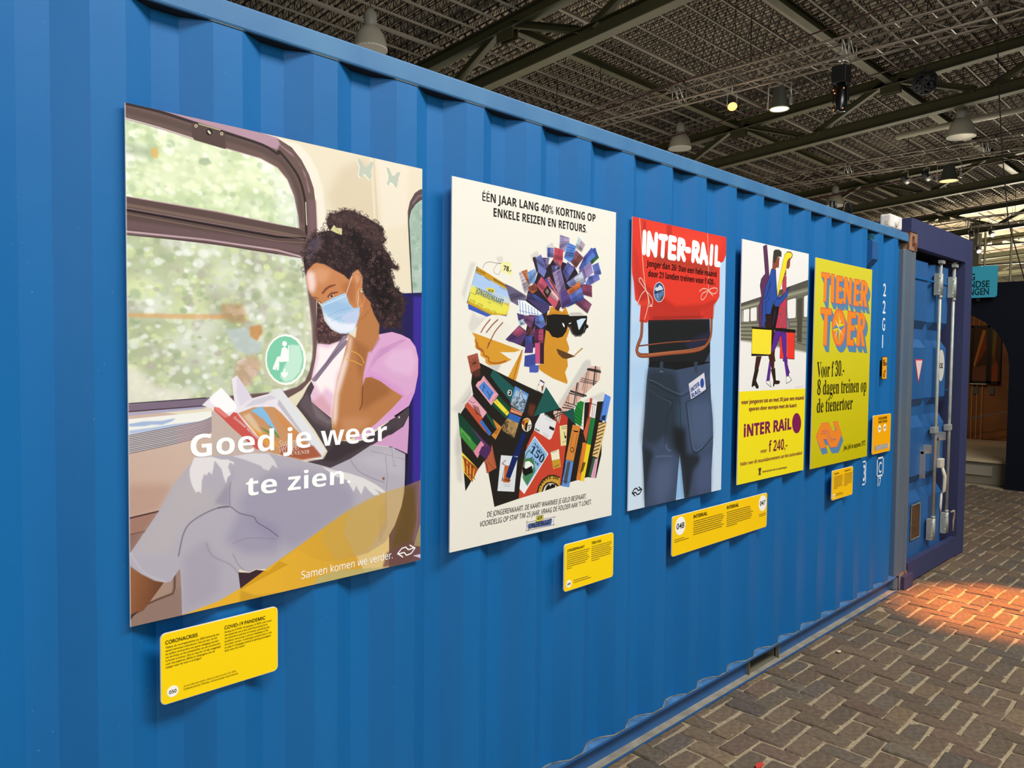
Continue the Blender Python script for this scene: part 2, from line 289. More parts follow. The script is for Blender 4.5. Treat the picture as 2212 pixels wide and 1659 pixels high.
# artwork of the five posters: polygons (p), strokes (s) and fills (n) in half millimetres from each poster's top left corner
ART = r'''
@p1
p #e4dac2 1 0 -15,-8 1756,-18 1754,2477 -19,2456
p #efe6d6 1 6 609,-3 887,18 950,68 997,137 1030,231 1042,323 1045,470 986,478 870,93
p #cbb89a 0.45 40 1295,14 1361,29 1403,411 1106,367 1057,268 1143,95
p #ece2d2 0.6 20 1381,-2 1617,-18 1612,357 1430,408
p #c6a898 1 0 -9,1410 405,1475 405,1619 281,1713 207,1789 135,1910 -13,2113 | #cdb4a6 -11,1921 272,1609
p #b08a7c 0.5 25 -11,1765 207,1789 135,1910 -11,1925
p #a07a6c 1 0 -11,1928 135,1914 69,2009 -12,2023
p #8f6f64 1 0 -12,2006 69,1998 4,2098 -13,2122
p #9c8074 1 0 -3,2106 251,2123 249,2489 -5,2449
p #93796e 1 0 -5,2385 61,2352 191,2326 250,2289 249,2472 -5,2454
s #4a2f30 7 1 0 2,1926 135,1912
s #6b4a45 4 1 0 1,2004 69,1998
s #5c4138 8 1 2 68,2354 127,2340 196,2328 206,2302 207,2225
p #a98c7e 1 1 81,2346 127,2332 191,2318 197,2235 154,2259
p #6a5550 1 0 -21,-9 619,-3 757,9 841,41 899,97 944,167 973,238 986,330 992,467 988,912 994,1061 993,1102 985,1169 962,1285 900,1347 814,1390 347,1410 -30,1430
p #c9a3bb 0.75 4 96,-1 214,-3 305,-8 477,-9 619,-1 757,5 775,40 841,73 892,124 927,195 942,265 950,264 921,166 864,94 769,42 757,70 467,31 305,20 178,9
p #7a5f66 0.8 6 939,307 986,300 995,466 951,544 945,441
ss #2a2020 14 0.9 1 0,4 143,6 305,22 477,39 671,60 757,90 769,77 830,131 881,193 910,270 924,351 927,495
ss #4b3d38 30 0.5 6 0,35 143,42 305,56 477,67 671,87 757,115 753,105 813,154 858,222 887,305 898,426
s #b99aa6 8 1 0 -6,76 149,88 314,106 476,118 660,134 757,165 813,219 852,300 875,399 882,468 704,456 429,438 -8,426 -6,76
s #dcdcd0 4 1 0 -6,70 149,81 314,100
s #8f7480 7 1 0 -9,601 267,604 501,608 905,629 928,771 945,886 959,1013 965,1116 959,1180 945,1244 917,1299 869,1329 792,1350 669,1356 333,1373 -13,1390
n leaf 1 #c8d8ac #f0f6dc #e4efc6 #fbfdf4 #cfdfb4 #f2f8d6 #b0c49e | -6,76 149,88 314,106 476,118 660,134 757,165 813,219 852,300 875,399 882,468 704,456 429,438 -8,426
p #eff5d0 0.45 30 56,276 186,199 323,173 567,213 671,234 516,309 276,347 98,366
p #8a9c84 0.45 16 2,173 78,184 151,197 99,242 6,233
p #7e9478 0.5 5 342,192 384,180 404,204 370,224 337,216
p #e0b060 0.75 5 112,195 134,173 149,197 142,230 116,226
p #eef2f4 0.35 25 652,126 813,219 852,300 882,468 757,464 730,262
n leaf 2 #b3bd9a #d0dcb2 #eaf0ea #bccaa4 #d8e4a8 #b5b0a6 #ccd4c2 #f2f5f0 #9fb08c | -9,601 267,604 501,608 905,629 928,771 945,886 959,1013 965,1116 959,1180 945,1244 917,1299 869,1329 792,1350 669,1356 333,1373 -13,1390
p #ece9dd 0.75 22 1,1198 51,1229 137,1316 291,1333 291,1389 0,1392
p #d9a56c 0.7 4 4,966 446,953 490,965 445,977 228,983 4,984
p #b0683a 0.4 14 446,900 566,894 587,991 505,994 445,963
p #f2eee6 0.35 8 908,636 968,987 968,1167 934,1244 908,990
p #b9c6cc 0.75 4 470,1031 582,1011 602,1059 639,1086 671,1087 649,1148 581,1156 515,1120
p #c98a50 0.8 4 600,1010 660,998 671,1033 639,1083 602,1059
p #c48f78 0.55 14 530,1197 618,1153 671,1207 581,1326 504,1334
p #5a4744 1 0 -3,429 757,463 881,467 930,495 910,626 757,591 -4,584
p #7d675c 0.8 2 -3,457 757,496 924,508 924,521 757,511 -3,474
s #1d1516 9 0.95 1 -4,490 757,529 921,516
s #c3a6b3 2.5 0.7 0 -3,481 757,516 927,523
s #8d7a64 5 0.6 1 -4,507 757,551 921,542
s #d2b6c0 9 0.85 1 -4,589 369,585 757,599 910,621
s #3a2a2c 4 1 0 -4,603 369,599 757,617
p #826570 0.4 8 -4,536 757,556 916,558 910,600 757,591 -4,579
p #54423f 1 0 305,24 472,40 477,120 462,120 319,107 307,93
p #1a1413 1 0 407,50 407,55 404,60 401,65 397,68 392,70 387,70 383,68 380,65 377,61 377,56 377,51 380,46 383,41 387,38 392,36 397,36 401,37 404,40 407,45
p #cfcab0 1 0 382,49 390,43 402,55 397,65 387,58
p #cfc7a8 1 0 335,35 334,38 333,41 331,43 329,44 327,45 324,45 322,45 320,43 319,41 319,39 319,36 320,34 322,31 324,30 327,29 329,29 331,29 333,31 334,33
p #cfc7a8 1 0 464,46 463,49 462,52 460,54 458,56 455,57 453,57 451,56 449,54 448,52 447,50 448,47 449,44 451,42 453,40 455,40 458,39 460,40 462,42 463,44
p #54423f 1 0 330,36 330,37 330,39 329,40 328,40 327,41 326,41 325,40 324,40 323,39 323,38 323,37 324,36 325,35 326,34 327,33 328,33 329,34 330,34 330,35
p #54423f 1 0 459,47 459,48 459,50 458,51 457,51 455,52 454,52 453,52 452,51 452,50 452,49 452,48 452,46 453,45 454,45 455,44 457,44 458,45 459,45 459,46
s #b9b58a 6 1 0 340,24 447,32
s #dad2c0 6 1 0 924,322 930,443
s #eef3f8 5 0.8 0 853,320 870,466
s #d5dbe4 3 0.8 0 839,281 859,344 864,461
p #5c4b4c 1 0 1742,118 1705,132 1669,158 1633,215 1617,275 1619,356 1631,528 1651,782 1747,776
p #a9bdb4 1 0 1743,182 1713,192 1676,221 1640,266 1626,326 1634,412 1642,527 1656,775 1747,770
n leaf 3 #9db5a8 #b7c8c0 #8aa694 #a9bcae | 1743,182 1713,192 1676,221 1640,266 1626,326 1634,412 1642,527 1656,775 1747,770
s #3a2f30 5 1 0 1743,181 1713,192 1676,221 1640,266 1625,326 1635,527 1656,775
s #b0969e 6 0.7 2 1743,158 1698,171 1654,224
s #efe9cc 5 0.9 1 1348,-2 1365,222 1377,386
s #b7a888 3 0.7 1 1369,0 1385,219 1396,384
p #f4f1e0 1 0.6 1251,27 1268,27 1285,46 1298,66 1314,65 1331,49 1342,30 1365,30 1350,67 1344,90 1352,108 1337,134 1321,127 1306,111 1291,109 1275,134 1259,121 1264,93 1269,71 1256,51
p #f4f1e0 1 0.6 1451,43 1472,45 1486,66 1494,84 1514,81 1531,58 1558,53 1543,84 1536,114 1535,137 1521,154 1506,136 1493,126 1479,126 1469,150 1455,138 1467,114 1467,86 1457,65
p #bdc6b6 1 0.6 1255,23 1272,23 1289,42 1302,62 1318,61 1334,45 1346,26 1369,26 1354,63 1348,86 1356,104 1341,130 1325,123 1310,107 1295,105 1279,130 1263,117 1268,89 1272,67 1259,47
p #bdc6b6 1 0.6 1456,39 1476,40 1490,62 1499,80 1518,77 1535,54 1562,49 1548,80 1541,110 1539,133 1525,150 1510,132 1497,122 1483,122 1473,146 1459,134 1471,110 1471,82 1461,61
p #c4c7a8 1 0 917,1187 910,1233 892,1274 864,1306 828,1326 789,1332 751,1324 717,1303 690,1271 673,1232 667,1188 673,1144 690,1105 717,1073 751,1051 789,1043 828,1050 863,1069 892,1101 910,1142
p #f5f8f2 1 0 927,1180 920,1223 903,1263 875,1293 841,1313 803,1319 765,1311 732,1291 706,1261 690,1223 684,1181 690,1139 706,1101 732,1070 765,1050 803,1042 840,1048 875,1067 902,1097 920,1136
p #7fcdab 1 0 911,1180 906,1219 890,1255 865,1283 834,1301 800,1306 767,1300 737,1281 713,1253 698,1219 693,1181 698,1142 713,1108 737,1080 767,1061 800,1054 834,1060 865,1077 889,1105 905,1140
p #cfeede 0.85 5 830,1099 887,1103 905,1175 888,1248 842,1294 797,1304 769,1273 797,1212 822,1171
p #ffffff 1 0 810,1095 809,1099 807,1104 804,1107 800,1109 796,1110 791,1109 788,1107 784,1104 783,1100 782,1096 783,1091 784,1087 788,1084 791,1082 796,1081 800,1082 804,1084 807,1087 809,1091
p #f5fbf8 1 0 780,1120 794,1112 809,1117 818,1130 818,1104 826,1103 821,1191 766,1194 765,1186 744,1237 725,1231 753,1166 772,1162
p #f5fbf8 1 0 755,1196 766,1196 762,1237 750,1238
p #f0faf4 1 0 791,1230 801,1230 802,1253 818,1245 814,1263 797,1282 775,1263 774,1246 787,1253
p #7c6c80 1 0 -9,1393 367,1374 396,1384 396,1418 -9,1428
s #3c3040 5 1 0 -8,1388 367,1373
s #3a2d38 4 1 0 -9,1425 347,1412
p #a9a6c6 1 3 -9,1432 347,1416 367,1426 -9,1444
p #efefea 1 0 -9,1460 395,1440 395,1470 357,1487 -9,1539
p #9db3da 0.9 1.5 4,1482 71,1474 150,1476 217,1467 199,1481 154,1495 106,1492 71,1497 4,1495
p #a9bde0 0.9 1.5 4,1513 93,1507 208,1495 272,1492 328,1488 272,1506 136,1517 4,1531
p #c9c4c2 1 0 -9,1537 357,1486 394,1468 398,1542 226,1592 -10,1621
ss #50485a 3.2 0.9 0 -9,1537 226,1506 342,1489 396,1470
ss #e8b8c0 3 0.6 0 226,1510 342,1493 396,1474
ss #50485a 3.2 0.9 0 -9,1545 226,1514 342,1496 396,1477
ss #e8b8c0 3 0.6 0 226,1518 342,1501 396,1482
ss #50485a 3.2 0.9 0 -9,1554 226,1522 342,1504 396,1484
ss #e8b8c0 3 0.6 0 226,1527 342,1508 396,1489
ss #50485a 3.2 0.9 0 -9,1562 226,1531 342,1512 396,1492
ss #e8b8c0 3 0.6 0 226,1535 342,1516 396,1496
ss #50485a 3.2 0.9 0 -10,1571 226,1539 342,1519 396,1499
ss #e8b8c0 3 0.6 0 226,1543 342,1523 396,1503
ss #50485a 3.2 0.9 0 -10,1580 226,1547 342,1527 396,1506
ss #e8b8c0 3 0.6 0 226,1552 342,1531 396,1510
ss #50485a 3.2 0.9 0 -10,1588 226,1556 342,1534 396,1513
ss #e8b8c0 3 0.6 0 226,1560 342,1539 396,1517
ss #50485a 3.2 0.9 0 -10,1597 226,1564 342,1542 396,1520
ss #e8b8c0 3 0.6 0 226,1568 342,1546 396,1525
ss #50485a 3.2 0.9 0 -10,1606 226,1573 342,1549 396,1528
ss #e8b8c0 3 0.6 0 226,1577 342,1554 396,1532
ss #50485a 3.2 0.9 0 -10,1614 226,1581 342,1557 396,1535
ss #e8b8c0 3 0.6 0 226,1585 342,1561 396,1539
ss #50485a 3.2 0.9 0 -10,1623 226,1589 342,1565 396,1542
ss #e8b8c0 3 0.6 0 226,1593 342,1569 396,1546
p #241d58 1 0 1479,786 1761,760 1743,2490 1487,2470
p #3a2c96 1 9 1663,792 1761,786 1755,2492 1663,2475
p #15131f 0.95 5 1480,969 1612,1135 1639,1534 1623,1820 1597,2132 1486,2116
p #251a2c 0.7 8 1578,1995 1673,1983 1696,2188 1653,2360 1509,2335
s #6f63b8 3 0.7 1 1732,1852 1704,2129 1686,2306
s #2c2c5a 3 0.8 0 1678,1670 1753,1675
p #2a2345 1 0 1347,838 1582,825 1619,1192 1515,1136 1397,1041
p #4a3336 1 3 993,854 1021,887 1039,961 1084,1010 1143,1033 1202,1026 1167,1089 1137,1140 1071,1148 1029,1151 999,1106 990,1038 988,1062
n curl 5 #2b1a20 #8c6a66 #5f4246 #a98880 #3a2429 | 993,854 1021,887 1039,961 1084,1010 1143,1033 1202,1026 1167,1089 1137,1140 1071,1148 1029,1151 999,1106 990,1038 988,1062
p #2e2124 1 1.2 910,625 916,585 932,535 959,507 993,479 1038,464 1078,456 1060,436 1052,417 1060,391 1077,359 1112,359 1141,340 1176,328 1236,327 1260,339 1309,348 1359,367 1403,383 1442,404 1429,432 1458,466 1430,496 1449,525 1478,549 1495,579 1521,609 1551,617 1545,633 1495,634 1489,665 1508,701 1522,743 1569,772 1603,819 1593,874 1563,930 1546,995 1471,982 1451,998 1412,962 1361,896 1324,845 1292,795 1292,692 1261,658 1225,682 1201,724 1165,702 1095,687 1038,652 987,647 943,680 927,721 916,673
p #5b5366 0.7 12 916,585 948,523 993,489 1038,523 982,598 932,652
p #4d3a38 0.7 14 1060,366 1236,332 1397,399 1442,478 1353,488 1200,403 1095,417
p #161012 0.8 18 1177,427 1261,437 1322,533 1417,544 1482,676 1516,835 1451,918 1355,791 1310,638 1201,505
n curl 6 #140d0f #5a4446 #2b1f22 #7a5c56 #4a3436 #241a1d #6b4c44 | 910,625 916,585 932,535 959,507 993,479 1038,464 1078,456 1060,436 1052,417 1060,391 1077,359 1112,359 1141,340 1176,328 1236,327 1260,339 1309,348 1359,367 1403,383 1442,404 1429,432 1458,466 1430,496 1449,525 1478,549 1495,579 1521,609 1551,617 1545,633 1495,634 1489,665 1508,701 1522,743 1569,772 1603,819 1593,874 1563,930 1546,995 1471,982 1451,998 1412,962 1361,896 1324,845 1292,795 1292,692 1261,658 1225,682 1201,724 1165,702 1095,687 1038,652 987,647 943,680 927,721 916,673
n frizz 7 #2e2124 #4b3534 | 910,625 916,585 932,535 959,507 993,479 1038,464 1078,456 1060,436 1052,417 1060,391 1077,359 1112,359 1141,340 1176,328 1236,327 1260,339 1309,348 1359,367 1403,383 1442,404 1429,432 1458,466 1430,496 1449,525 1478,549 1495,579 1521,609 1551,617 1545,633 1495,634 1489,665 1508,701 1522,743 1569,772 1603,819 1593,874 1563,930 1546,995 1471,982 1451,998 1412,962 1361,896 1324,845 1292,795 1292,692 1261,658 1225,682 1201,724 1165,702 1095,687 1038,652 987,647 943,680 927,721 916,673
p #cfc996 1 0 1078,454 1100,421 1118,436 1153,435 1153,472 1141,471 1112,465
s #8a8458 2 1 0 1106,435 1141,466
p #b9744a 1 2 1237,747 1349,844 1349,886 1275,973 1202,1026 1190,955
p #c58355 1 1.5 926,721 935,691 971,653 987,644 1038,647 1107,676 1165,697 1201,724 1225,687 1243,667 1264,662 1283,687 1291,733 1286,770 1262,789 1280,827 1299,868 1293,909 1262,952 1178,1007 1084,934 1016,868 988,847 960,831 938,793 928,760
p #f6dfe2 0.85 16 926,716 940,693 982,697 988,765 971,816 941,798
p #dba37c 0.7 20 982,667 1084,678 1061,735 1016,763 988,741
p #9c5c33 0.5 18 1142,754 1237,722 1244,798 1232,866 1196,832
p #e2b59a 0.35 6 1237,681 1264,668 1277,708 1262,746 1243,726
ss #8e4f33 3 0.7 1 1243,685 1271,688 1274,724 1256,762
p #7c4530 0.95 1 1022,808 1044,781 1072,763 1110,754 1113,760 1072,777 1050,793 1030,817
p #8a5038 0.9 1 957,831 993,834 1010,843 988,842
p #a56a48 0.8 3 1058,825 1084,796 1125,796 1107,812 1067,835
p #d9c2b8 1 0.5 1071,829 1084,818 1101,813 1096,825 1079,832
p #2a1713 1 0 1093,822 1093,824 1092,826 1090,827 1089,828 1086,829 1084,828 1082,828 1081,826 1080,825 1079,823 1080,821 1081,819 1082,818 1084,817 1086,816 1088,817 1090,817 1092,819 1093,820
ss #3a1d16 4 1 0.5 1061,830 1075,813 1101,803 1125,798
s #4a2a20 3 0.9 0.5 988,852 1010,855 1019,865
p #a8c8e6 1 0.6 1020,870 1084,836 1175,798 1184,812 1202,857 1232,884 1273,874 1271,918 1253,971 1235,1015 1202,1026 1172,1032 1125,1025 1079,1000 1053,966 1036,931
p #eef0fb 0.85 10 1033,911 1061,940 1143,972 1250,968 1235,1015 1172,1032 1125,1025 1079,1000 1053,966
p #c9cdec 0.6 8 1142,932 1262,885 1271,918 1253,971 1190,976
p #8fb6de 0.5 12 1027,877 1113,847 1196,858 1232,892 1142,916 1050,911
s #dfe9f6 5 0.8 0.5 1024,880 1096,851 1181,813
s #6f8fb6 2 0.6 0.5 1061,935 1142,901 1202,883
s #7c93bd 2 0.6 0.5 1084,964 1154,936 1232,897
s #e8eefa 2 0.7 0 1137,983 1166,936 1232,892
s #f0e4de 3.2 1 0 1220,703 1201,750 1181,805
s #f0e2dc 3.2 1 0 1264,787 1262,828 1259,872
s #d6b070 2.6 1 0 1305,818 1304,834 1300,848 1294,860 1286,867 1277,870 1269,868 1261,861 1255,851 1251,837 1250,821 1251,806 1255,791 1261,780 1269,772 1277,769 1286,771 1293,777 1299,788 1303,802 1305,818
p #d8a6cf 1 1 1406,1030 1502,1013 1573,1028 1638,1053 1682,1102 1703,1172 1702,1272 1676,1384 1633,1465 1540,1513 1422,1570 1388,1591 1301,1585 1235,1416 1286,1196 1332,1101
p #c389bd 0.6 8 1420,1111 1502,1093 1573,1057 1609,1056 1502,1116 1399,1173 1339,1229 1366,1174
p #e6bfe0 0.6 20 1503,1127 1645,1108 1690,1196 1646,1284 1503,1253 1434,1196
ss #b078ae 3 0.7 1 1430,1134 1502,1087 1602,1062
ss #b57fb4 4 0.6 2 1326,1252 1359,1218 1420,1156 1482,1122
p #e6bfd9 1 1.5 999,1091 1071,1095 1208,1054 1202,1169 1146,1267 1102,1379 1087,1513 1023,1467 958,1417 952,1380 975,1333 957,1291 987,1170
p #fdf8f6 0.85 16 999,1101 1059,1116 1208,1054 1202,1141 1121,1261 1102,1379 1047,1335 1023,1377 975,1312 969,1280 999,1170
p #cf8f96 0.5 14 1023,1377 1084,1454 1087,1513 1023,1467 963,1417
p #cf9cc8 1 1 1633,1523 1632,1605 1622,1763 1577,1742 1506,1710 1354,1684 1402,1660 1505,1632 1590,1591
p #d8a6cf 1 0 1236,1637 1301,1585 1490,1511 1533,1530 1435,1571 1301,1641 1255,1655
p #c5b2aa 1 0 395,1441 540,1448 757,1697 1109,1736 1048,1753 504,1695 395,1671 395,1537
p #8f8094 1 0 1195,1038 1108,1148 969,1302 959,1291 1047,1196 1164,1044
p #6c5a72 0.8 1 1177,1066 1071,1175 999,1265 969,1302 987,1302 1096,1180 1202,1076
p #4b4147 1 1 957,1301 975,1333 952,1380 958,1417 1023,1467 1084,1513 1091,1600 1147,1647 1255,1660 1308,1653 1470,1561 1536,1530 1633,1468 1635,1518 1583,1594 1470,1641 1368,1685 1223,1752 1079,1796 1024,1777 929,1747 1036,1741 1060,1700 976,1571 911,1489 865,1435 905,1384 934,1332
p #6b5d63 0.7 12 928,1353 952,1406 1023,1478 1078,1529 1072,1577 975,1529 917,1468 882,1425 917,1379
p #8b7f86 0.5 8 958,1428 1023,1478 1078,1529 1072,1550 987,1503
p #33292e 0.6 12 1109,1655 1236,1670 1334,1660 1540,1588 1505,1621 1301,1692 1109,1763 1024,1750
s #a99a9c 2 0.6 0.5 961,1428 1072,1518 1084,1605
s #2a2024 3 0.8 0 1533,1530 1633,1471
p #d8cdc4 1 0 1564,1533 1564,1535 1563,1537 1561,1538 1560,1539 1558,1539 1556,1539 1554,1538 1552,1536 1552,1534 1551,1532 1552,1530 1552,1528 1554,1527 1556,1526 1558,1526 1560,1526 1561,1527 1563,1529 1564,1531
p #b3aebb 1 1 309,1666 395,1666 504,1676 703,1680 736,1689 899,1739 1079,1796 1210,1756 1354,1687 1506,1713 1606,1762 1604,1896 1600,1998 1579,2083 1529,2193 1459,2286 1337,2328 1174,2343 1049,2329 959,2293 871,2230 705,2304 623,2290 592,2300 537,2273 531,2300 546,2350 543,2375 430,2415 299,2436 241,2454 239,2342 234,2231 231,2211 188,2266 164,2266 112,2245 51,2201 4,2154 -3,2092 4,2089 64,2009 135,1910 207,1789 281,1704
p #b9b3b4 0.6 30 285,1713 207,1813 134,1942 47,2042 21,2101 178,2129 233,2035 317,1958 414,1928 463,1915 404,1859 341,1828
p #8f8ca8 0.55 40 703,1777 871,1794 1110,1845 1237,1946 1237,2043 988,2165 842,2220 703,2145 596,2028 519,1918
p #8883a4 0.45 35 539,1965 757,2082 757,2231 564,2197 463,2110
p #c0bcc8 0.6 25 1236,1764 1471,1728 1591,1778 1592,1895 1437,1850
p #9a93a8 0.4 30 251,2151 362,2086 442,2242 418,2381 250,2433
p #7c7490 0.4 14 404,1908 488,1938 488,1811 514,1725 473,1819
p #7f7896 0.35 8 1410,2066 1458,2038 1473,2184 1411,2289
ss #5d5468 4 0.85 1 423,1934 488,1938 539,1979 617,2010 638,2043 702,2089 757,2138
ss #5a5266 4.5 0.9 1.2 478,1937 414,1938 341,1961 280,1995 252,2038 237,2092 226,2146
ss #6a6078 3 0.7 1 488,1933 486,1869 493,1812
ss #6a6078 3 0.6 3 501,2184 531,2247 561,2282
ss #746a84 5 0.5 5 362,2103 396,2177 489,2240 537,2301
ss #746a84 3 0.5 1 501,2132 592,2118 750,2149
ss #5f5870 3 0.6 2 1210,1762 1269,1834 1369,1889 1451,1921
ss #6c6680 3 0.6 1 1457,1761 1471,1883 1465,1962 1462,2154
ss #6c6680 3 0.5 1 1355,1724 1506,1765 1599,1796
p #b7b4c0 1 0 1504,1713 1523,1714 1541,1829 1519,1830
s #6c6680 2 0.8 0 1504,1716 1519,1830 1541,1829
p #8a5a52 1 0 1453,1898 1452,1901 1451,1903 1449,1905 1447,1906 1444,1906 1441,1905 1439,1904 1437,1901 1435,1899 1435,1896 1435,1893 1436,1891 1438,1889 1441,1888 1444,1888 1446,1888 1449,1890 1451,1892 1452,1895
p #e3dfe2 1 2 306,1667 395,1671 444,1690 479,1693 511,1711 509,1723 489,1708 479,1732 494,1772 476,1785 468,1816 456,1783 444,1738 409,1692 402,1734 395,1762 380,1746 366,1764 356,1754 344,1786 341,1833 341,1852 329,1839 313,1844 294,1804 284,1765 283,1723
p #d9d6dc 0.95 2 504,1678 607,1672 703,1682 735,1721 757,1769 724,1745 703,1774 670,1760 660,1744 565,1701
p #e1dfe0 0.95 1.5 1024,1784 1110,1814 1204,1840 1302,1878 1389,1927 1465,1982 1437,1987 1376,1948 1403,1974 1417,1993 1376,1991 1342,1961 1309,1924 1302,1940 1286,1974 1263,1941 1250,1917 1234,1954 1204,1906 1185,1877 1110,1847
p #94603f 1 1 4,2160 51,2203 112,2248 154,2265 112,2315 60,2379 20,2391 -5,2388 | #6f452e 11,2240 138,2266
p #3a3036 1 0 -5,2390 40,2374 10,2399 -5,2422
ss #d4d0d8 5 0.5 2 7,2094 61,2194 164,2261
p #e8e3ec 1 0.6 347,1408 388,1371 445,1323 514,1397 501,1280 529,1262 611,1383 757,1350 703,1347 772,1334 893,1483 1048,1696 1030,1703 1030,1740 899,1734 758,1685 703,1668 692,1671 638,1652 489,1504 405,1432
p #faf8fa 1 2 388,1371 445,1323 514,1397 530,1432 514,1447 464,1454 391,1398
p #d7d0e2 0.8 4 529,1262 611,1383 545,1423 525,1354
p #c2bfcc 0.6 5 618,1391 757,1360 736,1358 758,1385 703,1398 670,1413 565,1429
p #cc5852 1 0.6 408,1420 435,1426 487,1472 509,1451 530,1457 581,1524 676,1630 686,1651 692,1671 633,1652 504,1534 444,1472 408,1437
p #e8948c 0.7 2 408,1420 435,1426 487,1472 464,1478 415,1437
s #e9a79c 3 0.8 0.5 530,1462 617,1576 686,1651
p #c99468 1 0.6 535,1457 617,1431 757,1432 703,1431 736,1435 780,1472 871,1570 1024,1729 899,1734 758,1691 703,1671 692,1671 681,1640 617,1551
p #86bde6 1 2 602,1446 665,1428 703,1480 746,1559 757,1605 724,1552 670,1494
p #5f8f4e 1 3 644,1532 703,1561 757,1605 703,1529 736,1556 769,1604 703,1575
p #e6a23c 0.8 6 581,1509 724,1603 757,1631 703,1590 769,1645 703,1651 670,1609
p #e6d9c6 0.6 8 560,1473 597,1460 638,1517 670,1579 617,1541
p #dfe2e6 0.9 1 769,1334 893,1483 1048,1696 1024,1702 964,1655 870,1539 758,1395 703,1358
p #b9b4bc 0.8 1 764,1395 870,1539 970,1666 1024,1729 1006,1733 871,1565 753,1420
p #d58a4c 0.7 4 736,1445 842,1558 928,1652 940,1690 871,1638 758,1502
p #a2523c 0.85 4 764,1645 871,1653 970,1661 1024,1724 899,1731 769,1692
p #b77a4b 1 1.5 1274,921 1314,872 1352,865 1371,911 1412,973 1406,1053 1356,1127 1331,1138 1300,1263 1290,1340 1306,1290 1333,1280 1386,1286 1462,1321 1525,1368 1589,1405 1575,1428 1504,1477 1388,1562 1301,1608 1210,1640 1128,1651 1103,1622 1089,1573 1087,1513 1102,1390 1121,1293 1170,1142 1202,1032 1244,1056 1256,978
p #f8e6e6 0.85 16 1205,1032 1189,1125 1145,1212 1108,1336 1096,1411 1089,1519 1103,1573 1121,1520 1133,1380 1190,1212 1221,1065
p #8c5530 0.55 22 1281,1468 1290,1340 1306,1290 1339,1280 1400,1292 1462,1333 1504,1379 1401,1422 1327,1464
p #7f4a2a 0.35 18 1234,1064 1339,1112 1306,1213 1274,1307 1254,1196
p #d19a74 0.5 25 1146,1522 1222,1515 1367,1533 1301,1585 1172,1621
ss #5c2f1b 6 0.8 2 1297,1307 1293,1374 1290,1440 1273,1473
s #8a4f30 3 0.7 1 1324,892 1315,919 1281,946
s #8a4f30 3 0.6 1 1352,870 1330,908
s #6e3b22 4 0.6 2 1350,1137 1400,1074 1413,1052
ss #dca94e 5 1 0.4 1216,1130 1254,1144 1286,1168 1303,1202
ss #dca94e 5 1 0.4 1183,1180 1228,1188 1260,1202 1290,1214
p #d79dcf 1 1 1300,1279 1339,1243 1373,1252 1462,1293 1560,1346 1596,1382 1609,1417 1589,1437 1568,1422 1582,1405 1504,1362 1420,1309 1353,1283 1313,1285 1290,1340
ss #b27ab0 3 0.7 1 1339,1274 1434,1304 1525,1363 1596,1411
p #d79dcf 1 0 1568,1422 1609,1405 1676,1372 1633,1465 1540,1513 1435,1548 1504,1477
p #3c2732 1 0 531,2288 592,2303 629,2294 698,2315 763,2273 816,2301 543,2384
p #d9a128 0.42 0 1751,1931 1600,1962 1458,1981 1336,2011 1205,2055 1049,2126 871,2214 703,2293 543,2375 430,2415 299,2436 217,2448 217,2465 1773,2496
p #eaae1e 0.8 0 1205,2055 1049,2126 871,2214 703,2293 543,2375 430,2415 299,2436 217,2448 217,2465 1353,2513 1161,2178 | #cf9b2c 703,2349 1370,2311
p #c9a452 0.65 14 1205,2053 1336,2011 1458,1981 1466,2154 1337,2328 1111,2332 1018,2196 1049,2126
p #6d4a4a 0.8 10 1467,2356 1609,2311 1758,2335 1758,2456 1439,2438
p #5c4a20 0.4 14 1600,1974 1695,1961 1689,2187 1638,2316 1509,2323 1593,2114
p #b9b27a 0.8 3 959,2448 1001,2408 1111,2397 1304,2418 1467,2440 1371,2448 1174,2454
p #cfc7e6 1 0 1668,2407 1743,2408 1743,2447 1721,2431
p #a3946a 0.9 1 1719,2227 1742,2195 1728,2360 1675,2346
p #a98020 0.4 6 543,2384 623,2431 686,2438 867,2453 750,2458 537,2444
s #f5f0f0 2 0.9 0 2,1 1,2446
s #ffffff 7.5 1 0 1589,2401 1551,2373 1581,2347 1611,2343 1633,2364 1682,2358
s #ffffff 7.5 1 0 1644,2337 1684,2362 1656,2390 1619,2396 1600,2375 1552,2377
@p2
p #e9e6db 1 0 -64,-6 1808,-43 1804,2488 -45,2452
p #bdbab6 0.5 10 61,1524 9,1504 101,1420 177,1333 179,1512 99,1800 46,1796 62,1595
p #c2bfbb 0.75 6 1368,1180 1417,1180 1430,1222 1084,1536 1039,1519 1235,1307 1328,1206
p #c4c1bd 0.6 6 1547,1441 1598,1432 1608,1502 1549,1510 1358,1507 1342,1496 1439,1469
p #b9b6b2 0.5 12 76,1611 33,1721 65,1975 110,1992 101,1842
p #c9c6c2 0.7 8 164,539 212,535 155,654 109,793 128,821 90,744
p #c9c6c2 0.8 6 734,436 801,398 836,442 757,480
p #c9c6c2 0.8 5 893,358 963,319 988,356 906,427
p #c9c6c2 0.6 5 392,483 453,469 464,506 423,524
p #c9c6c2 0.6 8 186,861 226,896 345,884 305,929 168,999 149,956
p #bdbab6 0.8 6 316,1219 455,1210 417,1256 379,1247
p #b4b1ae 0.8 5 1166,825 1288,815 1347,839 1166,846
p #e9e6db 1 2 197,998 256,938 355,861 490,878 574,761 709,1048 644,1125 328,1127
p #d3982f 1 0.4 208,1093 216,1066 314,1064 532,1171 555,1177 500,1197 435,1213 341,1216 306,1200 303,1173 260,1151 259,1115 223,1108
p #d3982f 1 0.4 180,998 217,1005 643,1111 578,1126 287,1127 228,1099 203,1056 208,1034
p #e6e3d8 1 0 326,1010 406,859 448,887 709,1071 643,1111 450,1052 367,1038
